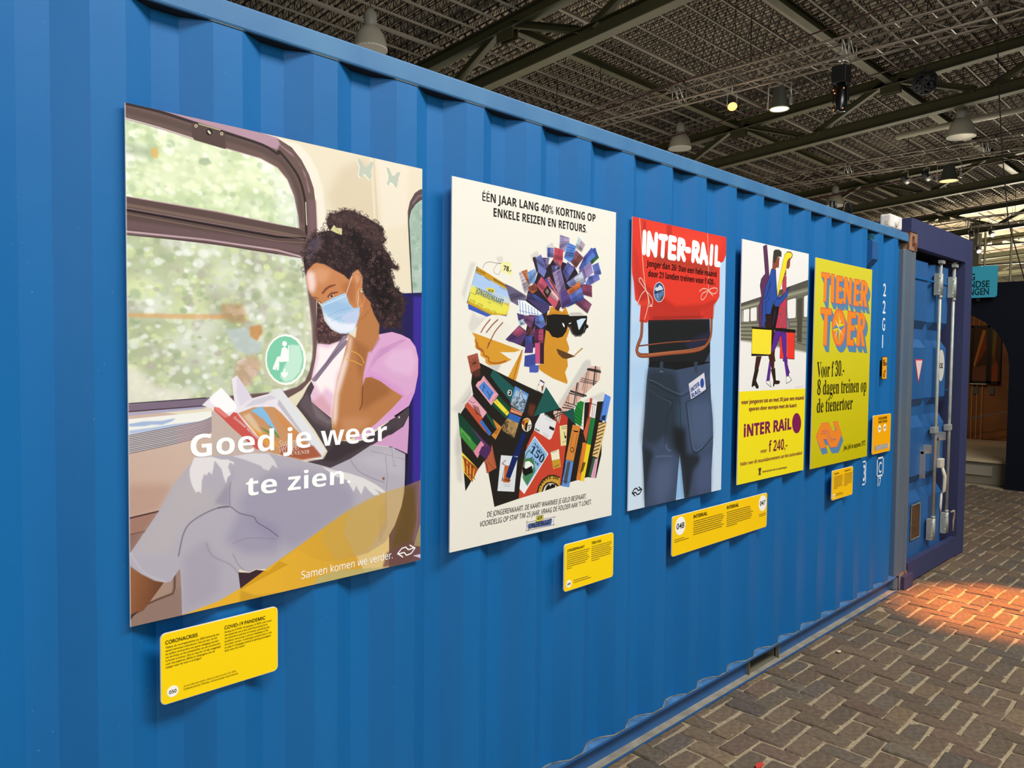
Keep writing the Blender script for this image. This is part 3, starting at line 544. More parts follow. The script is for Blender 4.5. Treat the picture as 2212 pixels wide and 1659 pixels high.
ss #a8622a 7 1 0.5 229,1066 241,1097 278,1114 287,1137 297,1151 334,1164 334,1187 366,1201 429,1201 500,1187
ss #a8622a 5 1 0.4 217,1041 228,1099 287,1127
ss #8e4a38 5 1 0 345,906 296,952 261,995
ss #8e4a38 5 1 0 417,905 366,942 311,995
ss #8e4a38 5 1 0 464,923 387,994 322,1098
s #8e4a38 4 1 0 333,1064 322,1101
p #d3982f 1 0.3 668,1100 656,1159 613,1287 578,1371 501,1327 625,1155
ss #a05a26 5 0.9 0.4 655,1112 599,1249 558,1357
p #3d5ab8 1 0 143,813 148,845 315,889 376,868 500,878 551,702 519,689
p #c99422 1 0 219,558 551,681 506,872 345,873 131,806
p #3b6fa8 0.9 0 219,558 227,557 140,806 131,806
p #a9c6ea 1 2 208,593 546,710 531,756 166,711
p #c6d6e0 1 6 165,682 536,756 526,794 151,733
p #e3dc55 1 5 175,689 253,713 531,809 500,867 355,861 142,791
p #e8d23a 1 0 313,691 386,697 379,726 315,716
s #26364a 1.6 0.35 0 209,694 467,752 458,812 210,737 209,694
s #2a4058 2 0.8 0 213,600 262,614
s #2a4058 2.4 0.9 0 373,628 498,671
s #2a4058 2.4 0.7 0 292,626 343,645
s #2a4058 1.5 0.7 0 430,680 488,698
s #2a4058 1.5 0.7 0 166,733 205,748
s #2a4058 1.5 0.7 0 324,789 354,799
s #3a4048 2 1 0 339,720 324,710 336,704 347,704 356,711 374,712
s #3a4048 2 1 0 360,704 375,713 364,720 351,720 343,713 325,712
s #b3a52c 3 1 0 169,810 153,795 165,784 178,784 187,795 206,795
s #b3a52c 3 1 0 191,783 207,797 196,808 181,809 173,798 154,797
s #b3a52c 3 1 0 237,830 221,815 234,805 246,804 255,815 276,816
s #b3a52c 3 1 0 260,804 276,818 265,829 250,829 242,819 222,817
s #b3a52c 3 1 0 302,860 286,845 298,834 311,834 321,845 341,846
s #b3a52c 3 1 0 325,834 342,848 330,859 315,859 307,848 286,847
s #b3a52c 3 1 0 363,872 346,857 359,846 372,846 382,858 402,858
s #b3a52c 3 1 0 386,846 403,860 391,871 376,872 367,861 347,859
s #3a2f18 3 1 0 515,696 504,684 513,679 521,680 528,688 541,691
s #3a2f18 3 1 0 531,681 542,692 534,698 524,697 518,689 504,686
ss #4a4a48 1.6 0.9 0 274,566 291,535 331,519 382,520 444,522 486,534
ss #4a4a48 1.4 0.8 0 465,543 434,575 424,595 393,593 374,576 392,542 423,520 454,521
p #e8e6a2 1 0 444,519 459,506 533,503 552,596 455,577 439,556
p #cd8f2b 1 0.4 872,864 936,838 953,789 1019,794 1080,824 1116,777 1155,837 1156,943 1167,955 1133,1026 1165,1083 1167,1101 1150,1124 1147,1174 1154,1225 1122,1273 1153,1342 1146,1361 1111,1351 991,1318 881,1272 834,1247 833,1213 887,1208 884,1057 893,1124 874,998
p #b87a22 0.6 4 936,830 1117,822 1155,853 936,861
p #5d3d22 1 0 1024,1095 1240,1152 1139,1172 1093,1167 1047,1139 1028,1110
p #b98a4a 1 0 1224,1143 1318,1084 1327,1093 1232,1149
p #ffffff 0.6 2 1231,1098 1239,1113 1227,1134
p #1c1a17 1 0.3 910,856 986,843 1158,841 1166,849 1372,838 1374,860 1365,903 1389,913 1391,929 1365,938 1349,968 1291,999 1234,1003 1193,982 1168,946 1148,923 1128,968 1089,1006 1035,1017 973,1008 934,970 904,961 896,943 911,922
p #3a3632 0.9 0 1168,925 1184,925 1209,972 1258,997 1300,991 1341,968 1300,999 1234,1003 1193,982
p #c9dff2 1 0.5 1248,880 1305,862 1364,860 1343,877 1282,949 1274,949
p #dfeaf2 1 0 1081,902 1100,906 1112,924 1110,938 1092,925
p #cfdbe2 1 0 1155,905 1183,896 1187,903 1163,912
ss #b9c4cc 1.6 0.9 0 1172,930 1197,977 1242,997 1291,991 1332,969 1348,920
p #2a2028 1 0 709,696 787,611 816,539 942,478 979,434 1096,454 1216,475 1300,575 1327,696 1117,786 939,784 910,856 904,958 883,1090 693,1092 525,1046 692,984 726,863 689,766
p #6a6480 1 0.2 480,654 562,675 695,726 689,766 612,799 542,774
s #201828 1.8 0.55 0 495,668 534,674
s #201828 1.2 0.55 0 511,688 551,689
s #201828 1.2 0.55 0 523,708 607,700
s #201828 1.8 0.55 0 533,728 610,714
s #201828 1.8 0.55 0 555,746 647,723
p #120c14 0.28 6 517,726 641,706 695,726 542,774
p #9a8fb8 1 0.2 1045,253 1156,266 1149,304 1102,376 1040,372
p #b7a9cf 0.75 0.6 1094,263 1150,268 1144,305 1089,337
s #201828 2.6 0.55 0 1056,265 1141,269
s #201828 1.2 0.55 0 1063,284 1134,278
s #201828 2.6 0.55 0 1054,305 1110,293
s #201828 1.8 0.55 0 1063,321 1134,296
s #201828 2.6 0.55 0 1050,345 1122,311
p #120c14 0.28 6 1042,324 1152,289 1149,304 1040,372
p #c7d3dc 1 0.2 1253,242 1343,296 1296,357 1222,333
p #a98a9a 0.75 0.6 1291,270 1336,297 1294,353 1257,340
s #201828 1.2 0.55 0 1261,258 1303,282
s #201828 2.6 0.55 0 1256,274 1290,292
s #201828 1.8 0.55 0 1253,291 1280,304
s #201828 2.6 0.55 0 1245,305 1301,330
s #201828 1.8 0.55 0 1235,319 1279,336
p #120c14 0.28 6 1234,297 1315,333 1296,357 1222,333
p #4a5aa8 1 0.2 910,362 978,360 979,429 911,432
p #8c88b8 0.75 0.6 940,364 974,363 975,425 941,427
s #201828 1.8 0.55 0 919,368 948,368
s #201828 1.2 0.55 0 917,381 966,379
s #201828 1.8 0.55 0 916,394 961,392
s #201828 2.6 0.55 0 920,406 962,405
s #201828 1.2 0.55 0 919,419 972,417
p #120c14 0.28 6 910,404 978,401 979,429 911,432
p #4460b0 1 0.2 1413,311 1464,330 1364,425 1313,403
s #201828 2.6 0.55 0 1407,322 1447,337
s #201828 1.8 0.55 0 1392,340 1416,349
s #201828 2.6 0.55 0 1373,356 1404,369
s #201828 1.2 0.55 0 1356,373 1393,388
s #201828 1.8 0.55 0 1340,391 1371,404
p #120c14 0.28 6 1353,366 1404,387 1364,425 1313,403
p #2f6a3a 1 0.2 1455,309 1509,380 1415,442 1398,417
s #201828 1.2 0.55 0 1458,331 1486,369
s #201828 1.8 0.55 0 1443,345 1477,390
s #201828 2.6 0.55 0 1434,366 1448,385
s #201828 1.8 0.55 0 1421,382 1445,415
s #201828 1.2 0.55 0 1412,403 1429,427
p #120c14 0.28 6 1421,374 1452,417 1415,442 1398,417
p #3f4f96 1 0.2 1434,314 1464,307 1491,360 1457,390
p #3a6ac0 0.75 0.6 1449,314 1464,310 1488,359 1471,373
s #201828 1.2 0.55 0 1440,320 1455,316
s #201828 2.6 0.55 0 1446,333 1461,326
s #201828 2.6 0.55 0 1450,346 1461,339
s #201828 1.2 0.55 0 1452,360 1471,348
s #201828 1.2 0.55 0 1456,373 1477,357
p #120c14 0.28 6 1448,359 1480,339 1491,360 1457,390
p #4a5ab0 1 0.2 1417,312 1474,369 1282,501 1265,482 1322,397
p #5a86d6 0.75 0.6 1435,343 1461,373 1293,490 1311,439
s #201828 1.2 0.55 0 1413,328 1431,352
s #201828 1.8 0.55 0 1394,345 1409,382
s #201828 1.8 0.55 0 1375,367 1381,409
s #201828 1.2 0.55 0 1355,384 1352,426
s #201828 2.6 0.55 0 1336,391 1327,432
p #120c14 0.28 6 1359,363 1358,449 1282,501 1322,397
p #8a5060 1 0.2 1230,348 1322,397 1233,484 1167,443
p #6a4036 0.75 0.6 1267,374 1313,399 1234,478 1200,457
s #201828 1.2 0.55 0 1233,362 1292,395
s #201828 2.6 0.55 0 1225,381 1273,408
s #201828 1.2 0.55 0 1210,396 1272,433
s #201828 1.8 0.55 0 1203,417 1236,436
s #201828 1.2 0.55 0 1189,432 1219,451
p #120c14 0.28 6 1192,405 1268,450 1233,484 1167,443
p #c9505e 1 0.2 985,352 1086,362 1080,445 1057,499 1026,460 979,444
p #b8465a 0.75 0.6 1030,361 1081,366 1075,441 1024,440
s #201828 1.2 0.55 0 996,362 1051,367
s #201828 2.6 0.55 0 994,379 1052,383
s #201828 1.8 0.55 0 1001,396 1066,399
s #201828 1.8 0.55 0 992,411 1033,413
s #201828 1.2 0.55 0 991,428 1039,429
p #120c14 0.28 6 982,407 1082,412 1080,445 979,444
p #5b8ad6 1 0.2 1137,300 1230,319 1207,408 1159,449 1095,418
p #4f78c8 0.75 0.6 1177,313 1224,322 1202,404 1147,408
s #201828 1.8 0.55 0 1145,314 1190,321
s #201828 2.6 0.55 0 1133,334 1210,342
s #201828 2.6 0.55 0 1127,355 1191,358
s #201828 2.6 0.55 0 1126,375 1196,376
s #201828 1.8 0.55 0 1112,396 1173,393
p #120c14 0.28 6 1112,371 1216,372 1207,408 1095,418
p #54487e 1 0.2 858,440 933,435 919,500 875,534
p #8c82a8 0.75 0.6 892,442 929,439 918,498 895,515
s #201828 1.2 0.55 0 868,448 921,443
s #201828 2.6 0.55 0 871,465 914,456
s #201828 1.2 0.55 0 873,481 907,471
s #201828 1.8 0.55 0 878,496 912,482
s #201828 1.8 0.55 0 878,514 905,498
p #120c14 0.28 6 868,496 925,474 919,500 875,534
p #7078b8 1 0.2 843,419 874,469 905,532 876,584 808,539 756,464
p #6570b0 0.75 0.6 855,444 873,469 896,525 824,491
s #201828 2.6 0.55 0 838,428 872,469
s #201828 2.6 0.55 0 829,440 852,460
s #201828 2.6 0.55 0 811,445 878,491
s #201828 2.6 0.55 0 807,459 877,499
s #201828 2.6 0.55 0 791,466 864,502
p #120c14 0.28 6 791,446 892,506 905,532 756,464
p #3b2a30 1 0.2 756,449 785,441 816,539 801,560 764,473
s #201828 1.2 0.55 0 761,451 777,451
s #201828 2.6 0.55 0 762,457 778,463
s #201828 1.8 0.55 0 767,465 781,474
s #201828 1.2 0.55 0 769,472 792,493
s #201828 2.6 0.55 0 767,474 798,508
p #120c14 0.28 6 761,464 803,500 816,539 764,473
p #6a7cc8 1 0.2 1424,447 1501,416 1542,503 1460,531
p #5068b8 0.75 0.6 1460,437 1499,422 1536,500 1495,514
s #201828 2.6 0.55 0 1441,450 1480,434
s #201828 2.6 0.55 0 1444,466 1475,454
s #201828 1.8 0.55 0 1452,481 1495,465
s #201828 1.8 0.55 0 1459,496 1491,484
s #201828 1.2 0.55 0 1460,513 1522,491
p #120c14 0.28 6 1445,497 1525,468 1542,503 1460,531
p #8c7ab0 1 0.2 1406,419 1438,503 1317,573 1266,503
p #9c8cc0 0.75 0.6 1414,460 1430,502 1320,566 1295,531
s #201828 1.2 0.55 0 1396,437 1413,480
s #201828 1.8 0.55 0 1370,450 1393,500
s #201828 1.8 0.55 0 1345,466 1377,527
s #201828 1.8 0.55 0 1320,481 1346,525
s #201828 2.6 0.55 0 1295,495 1316,528
p #120c14 0.28 6 1321,470 1365,545 1317,573 1266,503
p #5a6cc0 1 0.2 1502,506 1525,548 1401,600 1342,609 1383,536
p #7a78c0 0.75 0.6 1507,527 1518,548 1406,594 1397,563
s #201828 1.8 0.55 0 1494,517 1505,537
s #201828 1.8 0.55 0 1471,521 1485,552
s #201828 1.2 0.55 0 1449,524 1465,564
s #201828 1.8 0.55 0 1429,534 1443,574
s #201828 1.2 0.55 0 1407,539 1420,580
p #120c14 0.28 6 1430,524 1450,579 1401,600 1383,536
p #8a4a66 1 0.2 1300,596 1427,601 1429,693 1319,680
p #7a3f58 0.75 0.6 1357,602 1421,605 1423,687 1367,681
s #201828 2.6 0.55 0 1318,605 1372,607
s #201828 1.8 0.55 0 1317,620 1390,624
s #201828 1.2 0.55 0 1322,635 1414,642
s #201828 1.8 0.55 0 1331,651 1370,655
s #201828 2.6 0.55 0 1326,666 1376,671
p #120c14 0.28 6 1311,646 1428,656 1429,693 1319,680
p #7c4460 1 0.2 1327,701 1428,747 1376,821 1221,749
p #8c5470 0.75 0.6 1368,724 1420,748 1371,814 1294,778
s #201828 2.6 0.55 0 1333,713 1392,740
s #201828 1.8 0.55 0 1310,720 1394,759
s #201828 2.6 0.55 0 1291,729 1350,756
s #201828 1.8 0.55 0 1270,737 1329,764
s #201828 2.6 0.55 0 1261,750 1365,798
p #120c14 0.28 6 1263,730 1397,791 1376,821 1221,749
p #bcb4c0 1 0.2 616,569 657,551 745,664 688,712 674,698
p #d0c8cc 0.75 0.6 638,567 660,558 737,660 702,676
s #201828 1.8 0.55 0 627,580 659,565
s #201828 1.2 0.55 0 639,602 665,590
s #201828 2.6 0.55 0 648,625 683,609
s #201828 2.6 0.55 0 660,648 693,632
s #201828 1.2 0.55 0 669,671 717,649
p #120c14 0.28 6 650,646 710,618 745,664 674,698
p #b8693c 1 0.2 643,557 700,538 737,634 716,646
p #c87a48 0.75 0.6 672,553 699,544 734,630 722,636
s #201828 1.2 0.55 0 657,564 697,550
s #201828 2.6 0.55 0 670,579 693,571
s #201828 2.6 0.55 0 684,595 698,590
s #201828 2.6 0.55 0 696,611 709,606
s #201828 1.2 0.55 0 706,628 718,622
p #120c14 0.28 6 687,610 722,596 737,634 716,646
p #6f9ad8 1 0.2 700,560 779,527 798,555 780,626 730,640
p #8fb8e6 0.75 0.6 737,548 776,530 793,558 759,599
s #201828 1.2 0.55 0 715,562 758,541
s #201828 1.2 0.55 0 722,574 771,543
s #201828 1.8 0.55 0 721,591 768,555
s #201828 1.2 0.55 0 730,601 783,552
s #201828 1.2 0.55 0 736,613 786,559
p #120c14 0.28 6 718,608 790,544 798,555 730,640
p #a5583a 1 0.2 709,666 788,628 810,679 760,707 723,690
p #8a4430 0.75 0.6 745,651 785,633 805,677 761,683
s #201828 2.6 0.55 0 718,665 765,644
s #201828 2.6 0.55 0 721,669 779,648
s #201828 1.8 0.55 0 725,674 787,655
s #201828 1.8 0.55 0 734,677 768,669
s #201828 1.2 0.55 0 735,683 774,676
p #120c14 0.28 6 718,680 801,659 810,679 723,690
p #433c6a 1 0.2 716,700 789,711 939,773 939,814 880,847 696,746
p #3f62b8 0.75 0.6 752,708 792,713 919,769 800,755
s #201828 2.6 0.55 0 729,707 778,713
s #201828 1.8 0.55 0 734,716 813,726
s #201828 1.8 0.55 0 728,724 840,737
s #201828 1.2 0.55 0 723,732 822,743
s #201828 1.8 0.55 0 722,740 881,758
p #120c14 0.28 6 704,728 878,748 939,773 696,746
p #52589c 1 0.2 1135,445 1220,485 1130,592 1081,523
p #6a70b4 0.75 0.6 1170,468 1212,489 1132,583 1106,549
s #201828 1.8 0.55 0 1143,460 1190,485
s #201828 1.2 0.55 0 1130,473 1169,499
s #201828 2.6 0.55 0 1117,486 1146,509
s #201828 1.8 0.55 0 1112,506 1146,538
s #201828 1.8 0.55 0 1101,521 1135,560
p #120c14 0.28 6 1103,492 1166,549 1130,592 1081,523
p #5c4a7a 1 0.2 957,489 1041,477 1011,523 965,542
p #6f9ad8 0.75 0.6 994,486 1036,480 1010,522 986,531
s #201828 2.6 0.55 0 966,493 1028,483
s #201828 1.2 0.55 0 972,502 1000,496
s #201828 1.2 0.55 0 967,512 998,505
s #201828 2.6 0.55 0 968,521 1011,510
s #201828 2.6 0.55 0 972,530 1005,519
p #120c14 0.28 6 962,521 1023,505 1011,523 965,542
p #a86878 1 0.2 971,445 1057,458 1065,503 1010,482
s #201828 1.2 0.55 0 984,450 1033,458
s #201828 1.8 0.55 0 995,458 1027,464
s #201828 2.6 0.55 0 996,463 1033,472
s #201828 2.6 0.55 0 1004,471 1053,484
s #201828 1.8 0.55 0 1009,477 1037,486
p #120c14 0.28 6 995,467 1062,485 1065,503 1010,482
p #7c86b8 1 0.2 1126,603 1307,497 1354,579 1260,625 1162,631
p #dfe3ec 0.75 0.6 1208,558 1300,506 1342,577 1246,605
s #201828 2.6 0.55 0 1164,586 1284,520
s #201828 1.2 0.55 0 1152,603 1254,552
s #201828 2.6 0.55 0 1173,602 1276,557
s #201828 1.8 0.55 0 1173,612 1258,579
s #201828 1.2 0.55 0 1182,618 1255,594
p #120c14 0.28 6 1148,620 1335,546 1354,579 1162,631
p #4a4f9e 1 0.2 883,594 935,570 1029,697 983,689
p #e0808c 0.75 0.6 911,589 937,577 1022,690 999,687
s #201828 2.6 0.55 0 898,601 937,585
s #201828 1.8 0.55 0 917,618 950,609
s #201828 1.8 0.55 0 935,636 961,631
s #201828 2.6 0.55 0 956,654 976,652
s #201828 1.2 0.55 0 969,672 1007,673
p #120c14 0.28 6 943,651 992,646 1029,697 983,689
p #d8767e 1 0.2 935,570 1029,656 1061,726 1014,698 920,581
s #201828 2.6 0.55 0 943,579 987,621
s #201828 2.6 0.55 0 950,591 994,633
s #201828 2.6 0.55 0 938,584 1028,672
s #201828 2.6 0.55 0 938,590 1028,679
s #201828 2.6 0.55 0 945,601 1038,695
p #120c14 0.28 6 926,577 1048,698 1061,726 920,581
p #9584a8 1 0.2 969,542 1057,499 1123,660 1102,797 1078,798
p #6f5f92 0.75 0.6 1013,533 1056,509 1117,659 1094,725
s #201828 2.6 0.55 0 990,561 1050,523
s #201828 2.6 0.55 0 1011,602 1041,575
s #201828 2.6 0.55 0 1032,642 1063,603
s #201828 2.6 0.55 0 1049,686 1079,636
s #201828 1.8 0.55 0 1063,741 1098,661
p #120c14 0.28 6 1034,694 1097,595 1123,660 1078,798
p #5c4488 1 0.2 1060,679 1123,650 1205,750 1078,800
s #201828 2.6 0.55 0 1072,687 1119,665
s #201828 2.6 0.55 0 1075,709 1134,683
s #201828 1.2 0.55 0 1085,728 1144,703
s #201828 1.2 0.55 0 1091,749 1160,720
s #201828 2.6 0.55 0 1093,771 1164,742
p #120c14 0.28 6 1071,752 1172,710 1205,750 1078,800
p #c96a36 1 0.2 1131,660 1271,582 1301,628 1156,695
p #d87a40 0.75 0.6 1195,627 1266,588 1292,629 1219,663
s #201828 1.8 0.55 0 1150,654 1230,610
s #201828 1.2 0.55 0 1165,655 1218,627
s #201828 2.6 0.55 0 1162,666 1244,624
s #201828 2.6 0.55 0 1170,670 1220,646
s #201828 1.2 0.55 0 1164,682 1268,633
p #120c14 0.28 6 1146,681 1289,609 1301,628 1156,695
p #5468b8 1 0.2 1156,695 1301,622 1327,680 1189,745
p #7080c8 0.75 0.6 1222,665 1295,629 1319,680 1249,713
s #201828 2.6 0.55 0 1182,688 1237,661
s #201828 1.2 0.55 0 1190,696 1240,672
s #201828 1.2 0.55 0 1192,707 1277,666
s #201828 1.2 0.55 0 1203,715 1302,667
s #201828 1.8 0.55 0 1202,727 1260,699
p #120c14 0.28 6 1175,725 1317,657 1327,680 1189,745
p #4458ac 1 0.2 1117,780 1319,680 1336,711 1141,784
s #201828 1.8 0.55 0 1141,770 1278,703
s #201828 1.8 0.55 0 1159,765 1246,725
s #201828 1.2 0.55 0 1159,769 1258,725
s #201828 2.6 0.55 0 1158,772 1308,709
s #201828 2.6 0.55 0 1172,770 1257,736
p #120c14 0.28 6 1132,783 1329,699 1336,711 1141,784
p #c2566a 1 0.2 849,576 1053,726 1038,753 1000,805 795,645
p #f0dcdc 0.75 0.6 938,645 1042,720 1027,746 905,690
s #201828 2.6 0.55 0 867,599 964,667
s #201828 1.2 0.55 0 862,614 955,674
s #201828 1.8 0.55 0 854,626 973,695
s #201828 2.6 0.55 0 841,635 1012,726
s #201828 2.6 0.55 0 849,655 960,709
p #120c14 0.28 6 817,618 1044,742 1038,753 795,645
p #4a3038 1 0.2 1038,743 1070,777 1039,818 1000,805
s #201828 1.2 0.55 0 1038,752 1054,769
s #201828 1.8 0.55 0 1030,763 1048,777
s #201828 2.6 0.55 0 1026,776 1047,790
s #201828 1.2 0.55 0 1020,786 1033,794
s #201828 1.8 0.55 0 1013,797 1036,807
p #120c14 0.28 6 1015,780 1051,802 1039,818 1000,805
p #54427a 1 0.2 602,851 690,865 712,919 620,907
p #48365c 0.75 0.6 642,860 687,867 707,915 660,909
s #201828 1.8 0.55 0 618,859 679,868
s #201828 1.2 0.55 0 622,869 675,877
s #201828 1.2 0.55 0 622,878 691,888
s #201828 1.2 0.55 0 622,888 678,895
s #201828 1.8 0.55 0 625,898 698,907
p #120c14 0.28 6 613,884 703,897 712,919 620,907
p #9fc0dc 1 0.2 620,904 669,888 694,924 635,938
p #c6dcea 0.75 0.6 643,899 668,890 690,923 660,930
s #201828 1.2 0.55 0 631,905 658,896
s #201828 1.2 0.55 0 634,911 652,905
s #201828 1.2 0.55 0 637,917 670,908
s #201828 2.6 0.55 0 638,924 663,917
s #201828 2.6 0.55 0 639,930 668,923
p #120c14 0.28 6 629,925 684,910 694,924 635,938
p #6f4470 1 0.2 676,865 791,861 763,927 734,953 669,900
p #7f5078 0.75 0.6 726,866 784,864 759,922 712,910
s #201828 1.2 0.55 0 695,869 776,868
s #201828 1.2 0.55 0 685,876 738,878
s #201828 1.2 0.55 0 693,883 754,889
s #201828 2.6 0.55 0 688,890 733,897
s #201828 1.2 0.55 0 686,897 738,909
p #120c14 0.28 6 672,886 774,901 763,927 669,900
p #5a6ab4 1 0.2 791,866 865,848 907,923 851,955 785,921
p #6f9ade 0.75 0.6 825,861 863,852 899,919 838,919
s #201828 2.6 0.55 0 804,869 842,861
s #201828 1.8 0.55 0 802,880 852,872
s #201828 1.2 0.55 0 801,890 851,885
s #201828 1.2 0.55 0 805,900 841,898
s #201828 1.8 0.55 0 800,911 856,910
p #120c14 0.28 6 787,899 890,893 907,923 785,921
p #523a6c 1 0.2 491,1039 627,936 713,983 650,1073 525,1051
p #c2546e 0.75 0.6 555,994 625,943 699,984 606,1019
s #201828 2.6 0.55 0 515,1026 576,983
s #201828 2.6 0.55 0 525,1027 598,982
s #201828 1.2 0.55 0 533,1030 647,968
s #201828 2.6 0.55 0 546,1031 609,1001
s #201828 1.2 0.55 0 538,1041 609,1011
p #120c14 0.28 6 512,1046 679,964 713,983 525,1051
p #7c4a70 1 0.2 728,1003 792,931 779,1012 750,1012
s #201828 1.8 0.55 0 737,996 777,954
s #201828 1.2 0.55 0 744,995 772,969
s #201828 1.8 0.55 0 747,1000 777,975
s #201828 2.6 0.55 0 746,1006 779,985
s #201828 1.8 0.55 0 750,1009 768,1002
p #120c14 0.28 6 741,1008 784,979 779,1012 750,1012
p #5f3a34 1 0.2 713,963 763,932 742,1002 706,998
s #201828 2.6 0.55 0 720,962 745,948
s #201828 1.8 0.55 0 719,969 748,956
s #201828 2.6 0.55 0 714,978 737,970
s #201828 1.8 0.55 0 715,984 744,978
s #201828 1.2 0.55 0 711,992 737,990
p #120c14 0.28 6 709,984 750,974 742,1002 706,998
p #3f4a94 1 0.2 692,1013 757,1002 765,1062 758,1092 686,1092
p #4a58a8 0.75 0.6 721,1012 754,1006 760,1060 721,1075
s #201828 2.6 0.55 0 698,1020 741,1011
s #201828 2.6 0.55 0 699,1033 725,1027
s #201828 2.6 0.55 0 695,1048 737,1036
s #201828 1.2 0.55 0 695,1062 726,1052
s #201828 2.6 0.55 0 699,1074 732,1062
p #120c14 0.28 6 689,1061 762,1038 765,1062 686,1092
p #5a2a4a 1 0.2 785,961 881,949 883,1090 780,1091
p #c2506e 0.75 0.6 828,962 876,956 878,1083 826,1084
s #201828 1.2 0.55 0 796,973 857,966
s #201828 2.6 0.55 0 800,996 869,990
s #201828 1.8 0.55 0 798,1020 855,1016
s #201828 2.6 0.55 0 793,1044 845,1041
s #201828 2.6 0.55 0 789,1068 838,1066
p #120c14 0.28 6 782,1039 882,1034 883,1090 780,1091
p #2a211c 1 0 870,686 914,636 960,675 915,736
p #b9a59c 0.6 1.5 892,685 910,658 937,677 922,703
p #e9eef4 1 0 611,758 689,761 865,843 835,859 626,857
s #3b5aa8 3.2 0.85 0 629,762 637,858
s #3b5aa8 3.2 0.85 0 658,772 667,857
s #3b5aa8 3.2 0.85 0 688,782 696,856
s #3b5aa8 3.2 0.85 0 718,793 726,854
s #3b5aa8 3.2 0.85 0 749,803 757,853
s #3b5aa8 3.2 0.85 0 779,814 787,852
s #3b5aa8 3.2 0.85 0 810,824 818,851
s #3b5aa8 2 0.8 0 626,833 835,854
p #b88a98 1 0 792,1058 849,1057 844,1208 787,1208
p #c4517a 1 0 796,1058 847,1057 840,1206 789,1205
p #3a2030 1 0 843,1057 886,1057 887,1209 844,1208
p #3f4c9c 1 0 686,1150 797,1135 798,1237 680,1226
p #5262b8 1 0 732,1217 833,1218 831,1266 806,1273 736,1269
p #4a3a78 1 0 682,1131 769,1130 775,1063 699,1059
s #232a5c 2 0.7 0 696,1155 694,1226
s #232a5c 2 0.7 0 716,1155 713,1226
s #232a5c 2 0.7 0 735,1155 733,1227
s #232a5c 2 0.7 0 754,1155 752,1227
s #232a5c 2 0.7 0 774,1155 772,1227
s #2a3470 2 0.6 0 739,1227 823,1227
s #2a3470 2 0.6 0 739,1237 823,1238
s #2a3470 2 0.6 0 739,1248 823,1249
s #2a3470 2 0.6 0 739,1258 823,1259
p #211d19 1 0.2 242,1196 417,1261 587,1324 808,1402 867,1421 720,1368 912,1435 936,1549 1069,1536 1162,1611 1241,1667 1346,1725 1358,1510 1591,1509 1585,1634 1574,1933 1511,2115 1403,2096 1197,2113 1087,2126 822,2151 634,2168 401,2194 341,1954 133,2050 72,1554 87,1532 196,1412 177,1333 188,1244
p #e9e6db 1 0 341,1954 300,1867 249,1914 133,2053 348,2199 398,2195 354,2021
p #b9391f 0 0 341,1954 300,1867 249,1914 133,2053 341,1960
p #c4432f 1 0.4 1049,1608 1148,1613 1159,1693 1146,1810 1124,1940 1087,2126 822,2151 638,2168 658,2019 717,1795 797,1675 898,1637
p #b83d2c 0.5 5 717,1795 806,1695 825,1753 684,1960 658,1988
p #1e5450 1 0 375,1247 398,1256 608,1391 588,1419 549,1474 424,1362 351,1287
p #e4e2dc 1 0 561,1411 560,1418 557,1424 552,1429 546,1432 539,1433 532,1431 526,1428 521,1423 517,1416 516,1409 517,1402 520,1396 525,1391 531,1388 538,1388 545,1389 551,1392 556,1397 560,1404
p #1b2524 1 0 554,1411 554,1415 551,1420 548,1423 544,1425 539,1426 534,1425 529,1423 526,1419 523,1414 523,1410 523,1405 526,1400 529,1397 533,1395 538,1394 543,1395 548,1397 551,1401 553,1406
p #e4e2dc 1 0 539,1408 539,1410 538,1412 536,1413 534,1414 532,1415 530,1414 528,1413 526,1411 525,1409 525,1407 525,1405 526,1403 528,1402 530,1401 532,1400 534,1401 536,1402 538,1404 539,1406
p #a05440 1 0 140,1155 232,1133 261,1236 188,1262 176,1275
p #5c3226 0.8 6 185,1262 254,1232 261,1290 201,1298
p #e9e6dc 0.9 0 131,1146 229,1124 235,1133 140,1155
s #2a1a14 2 0.9 0 209,1200 245,1200
s #2a1a14 2 0.9 0 209,1200 234,1224
s #2a1a14 2 0.9 0 209,1200 208,1233
s #2a1a14 2 0.9 0 209,1200 182,1222
s #2a1a14 2 0.9 0 209,1200 173,1198
s #2a1a14 2 0.9 0 209,1200 185,1174
s #2a1a14 2 0.9 0 209,1200 212,1166
s #2a1a14 2 0.9 0 209,1200 237,1179
s #2a1a14 2.4 0.9 0 209,1200 182,1211
s #3a201a 1.5 0.7 0 161,1173 185,1271
p #e0a0ae 1 0 289,1286 431,1420 362,1491 216,1352 237,1326 261,1320
p #4f82d0 1 0 292,1323 387,1403 343,1458 244,1362
s #1a2238 3 0.8 0 289,1345 305,1373
s #1a2238 3 0.8 0 324,1392 343,1424
s #1a2238 3 0.8 0 292,1354 281,1395
s #1a2238 3 0.8 0 368,1402 337,1442
s #6a3038 2 0.7 0 298,1305 406,1406
s #6a3038 2 0.7 0 368,1466 419,1422
p #164a34 1 0 431,1425 550,1516 537,1534 511,1594 369,1489
p #e6d93a 1 0 413,1447 537,1548 514,1571 384,1469
s #4a4418 2 0.7 0 485,1555 524,1534
s #4a4418 1.6 0.7 0 406,1459 426,1483
s #0c2c20 2 0.8 0 445,1446 537,1520
s #2e6a48 1.6 0.8 0 394,1486 504,1580
p #bb4f34 1 0 148,1457 187,1419 322,1537 282,1576 264,1593 317,1670 346,1697 296,1659 119,1483
p #dfa2b2 1 0 187,1416 322,1537 289,1574 143,1457
s #5a2a20 4 0.8 0 196,1482 233,1542 270,1557
p #6a3a2a 0.6 1 202,1482 245,1497 270,1557 221,1541
s #3a2a2a 2 0.7 0 160,1449 190,1468 220,1460
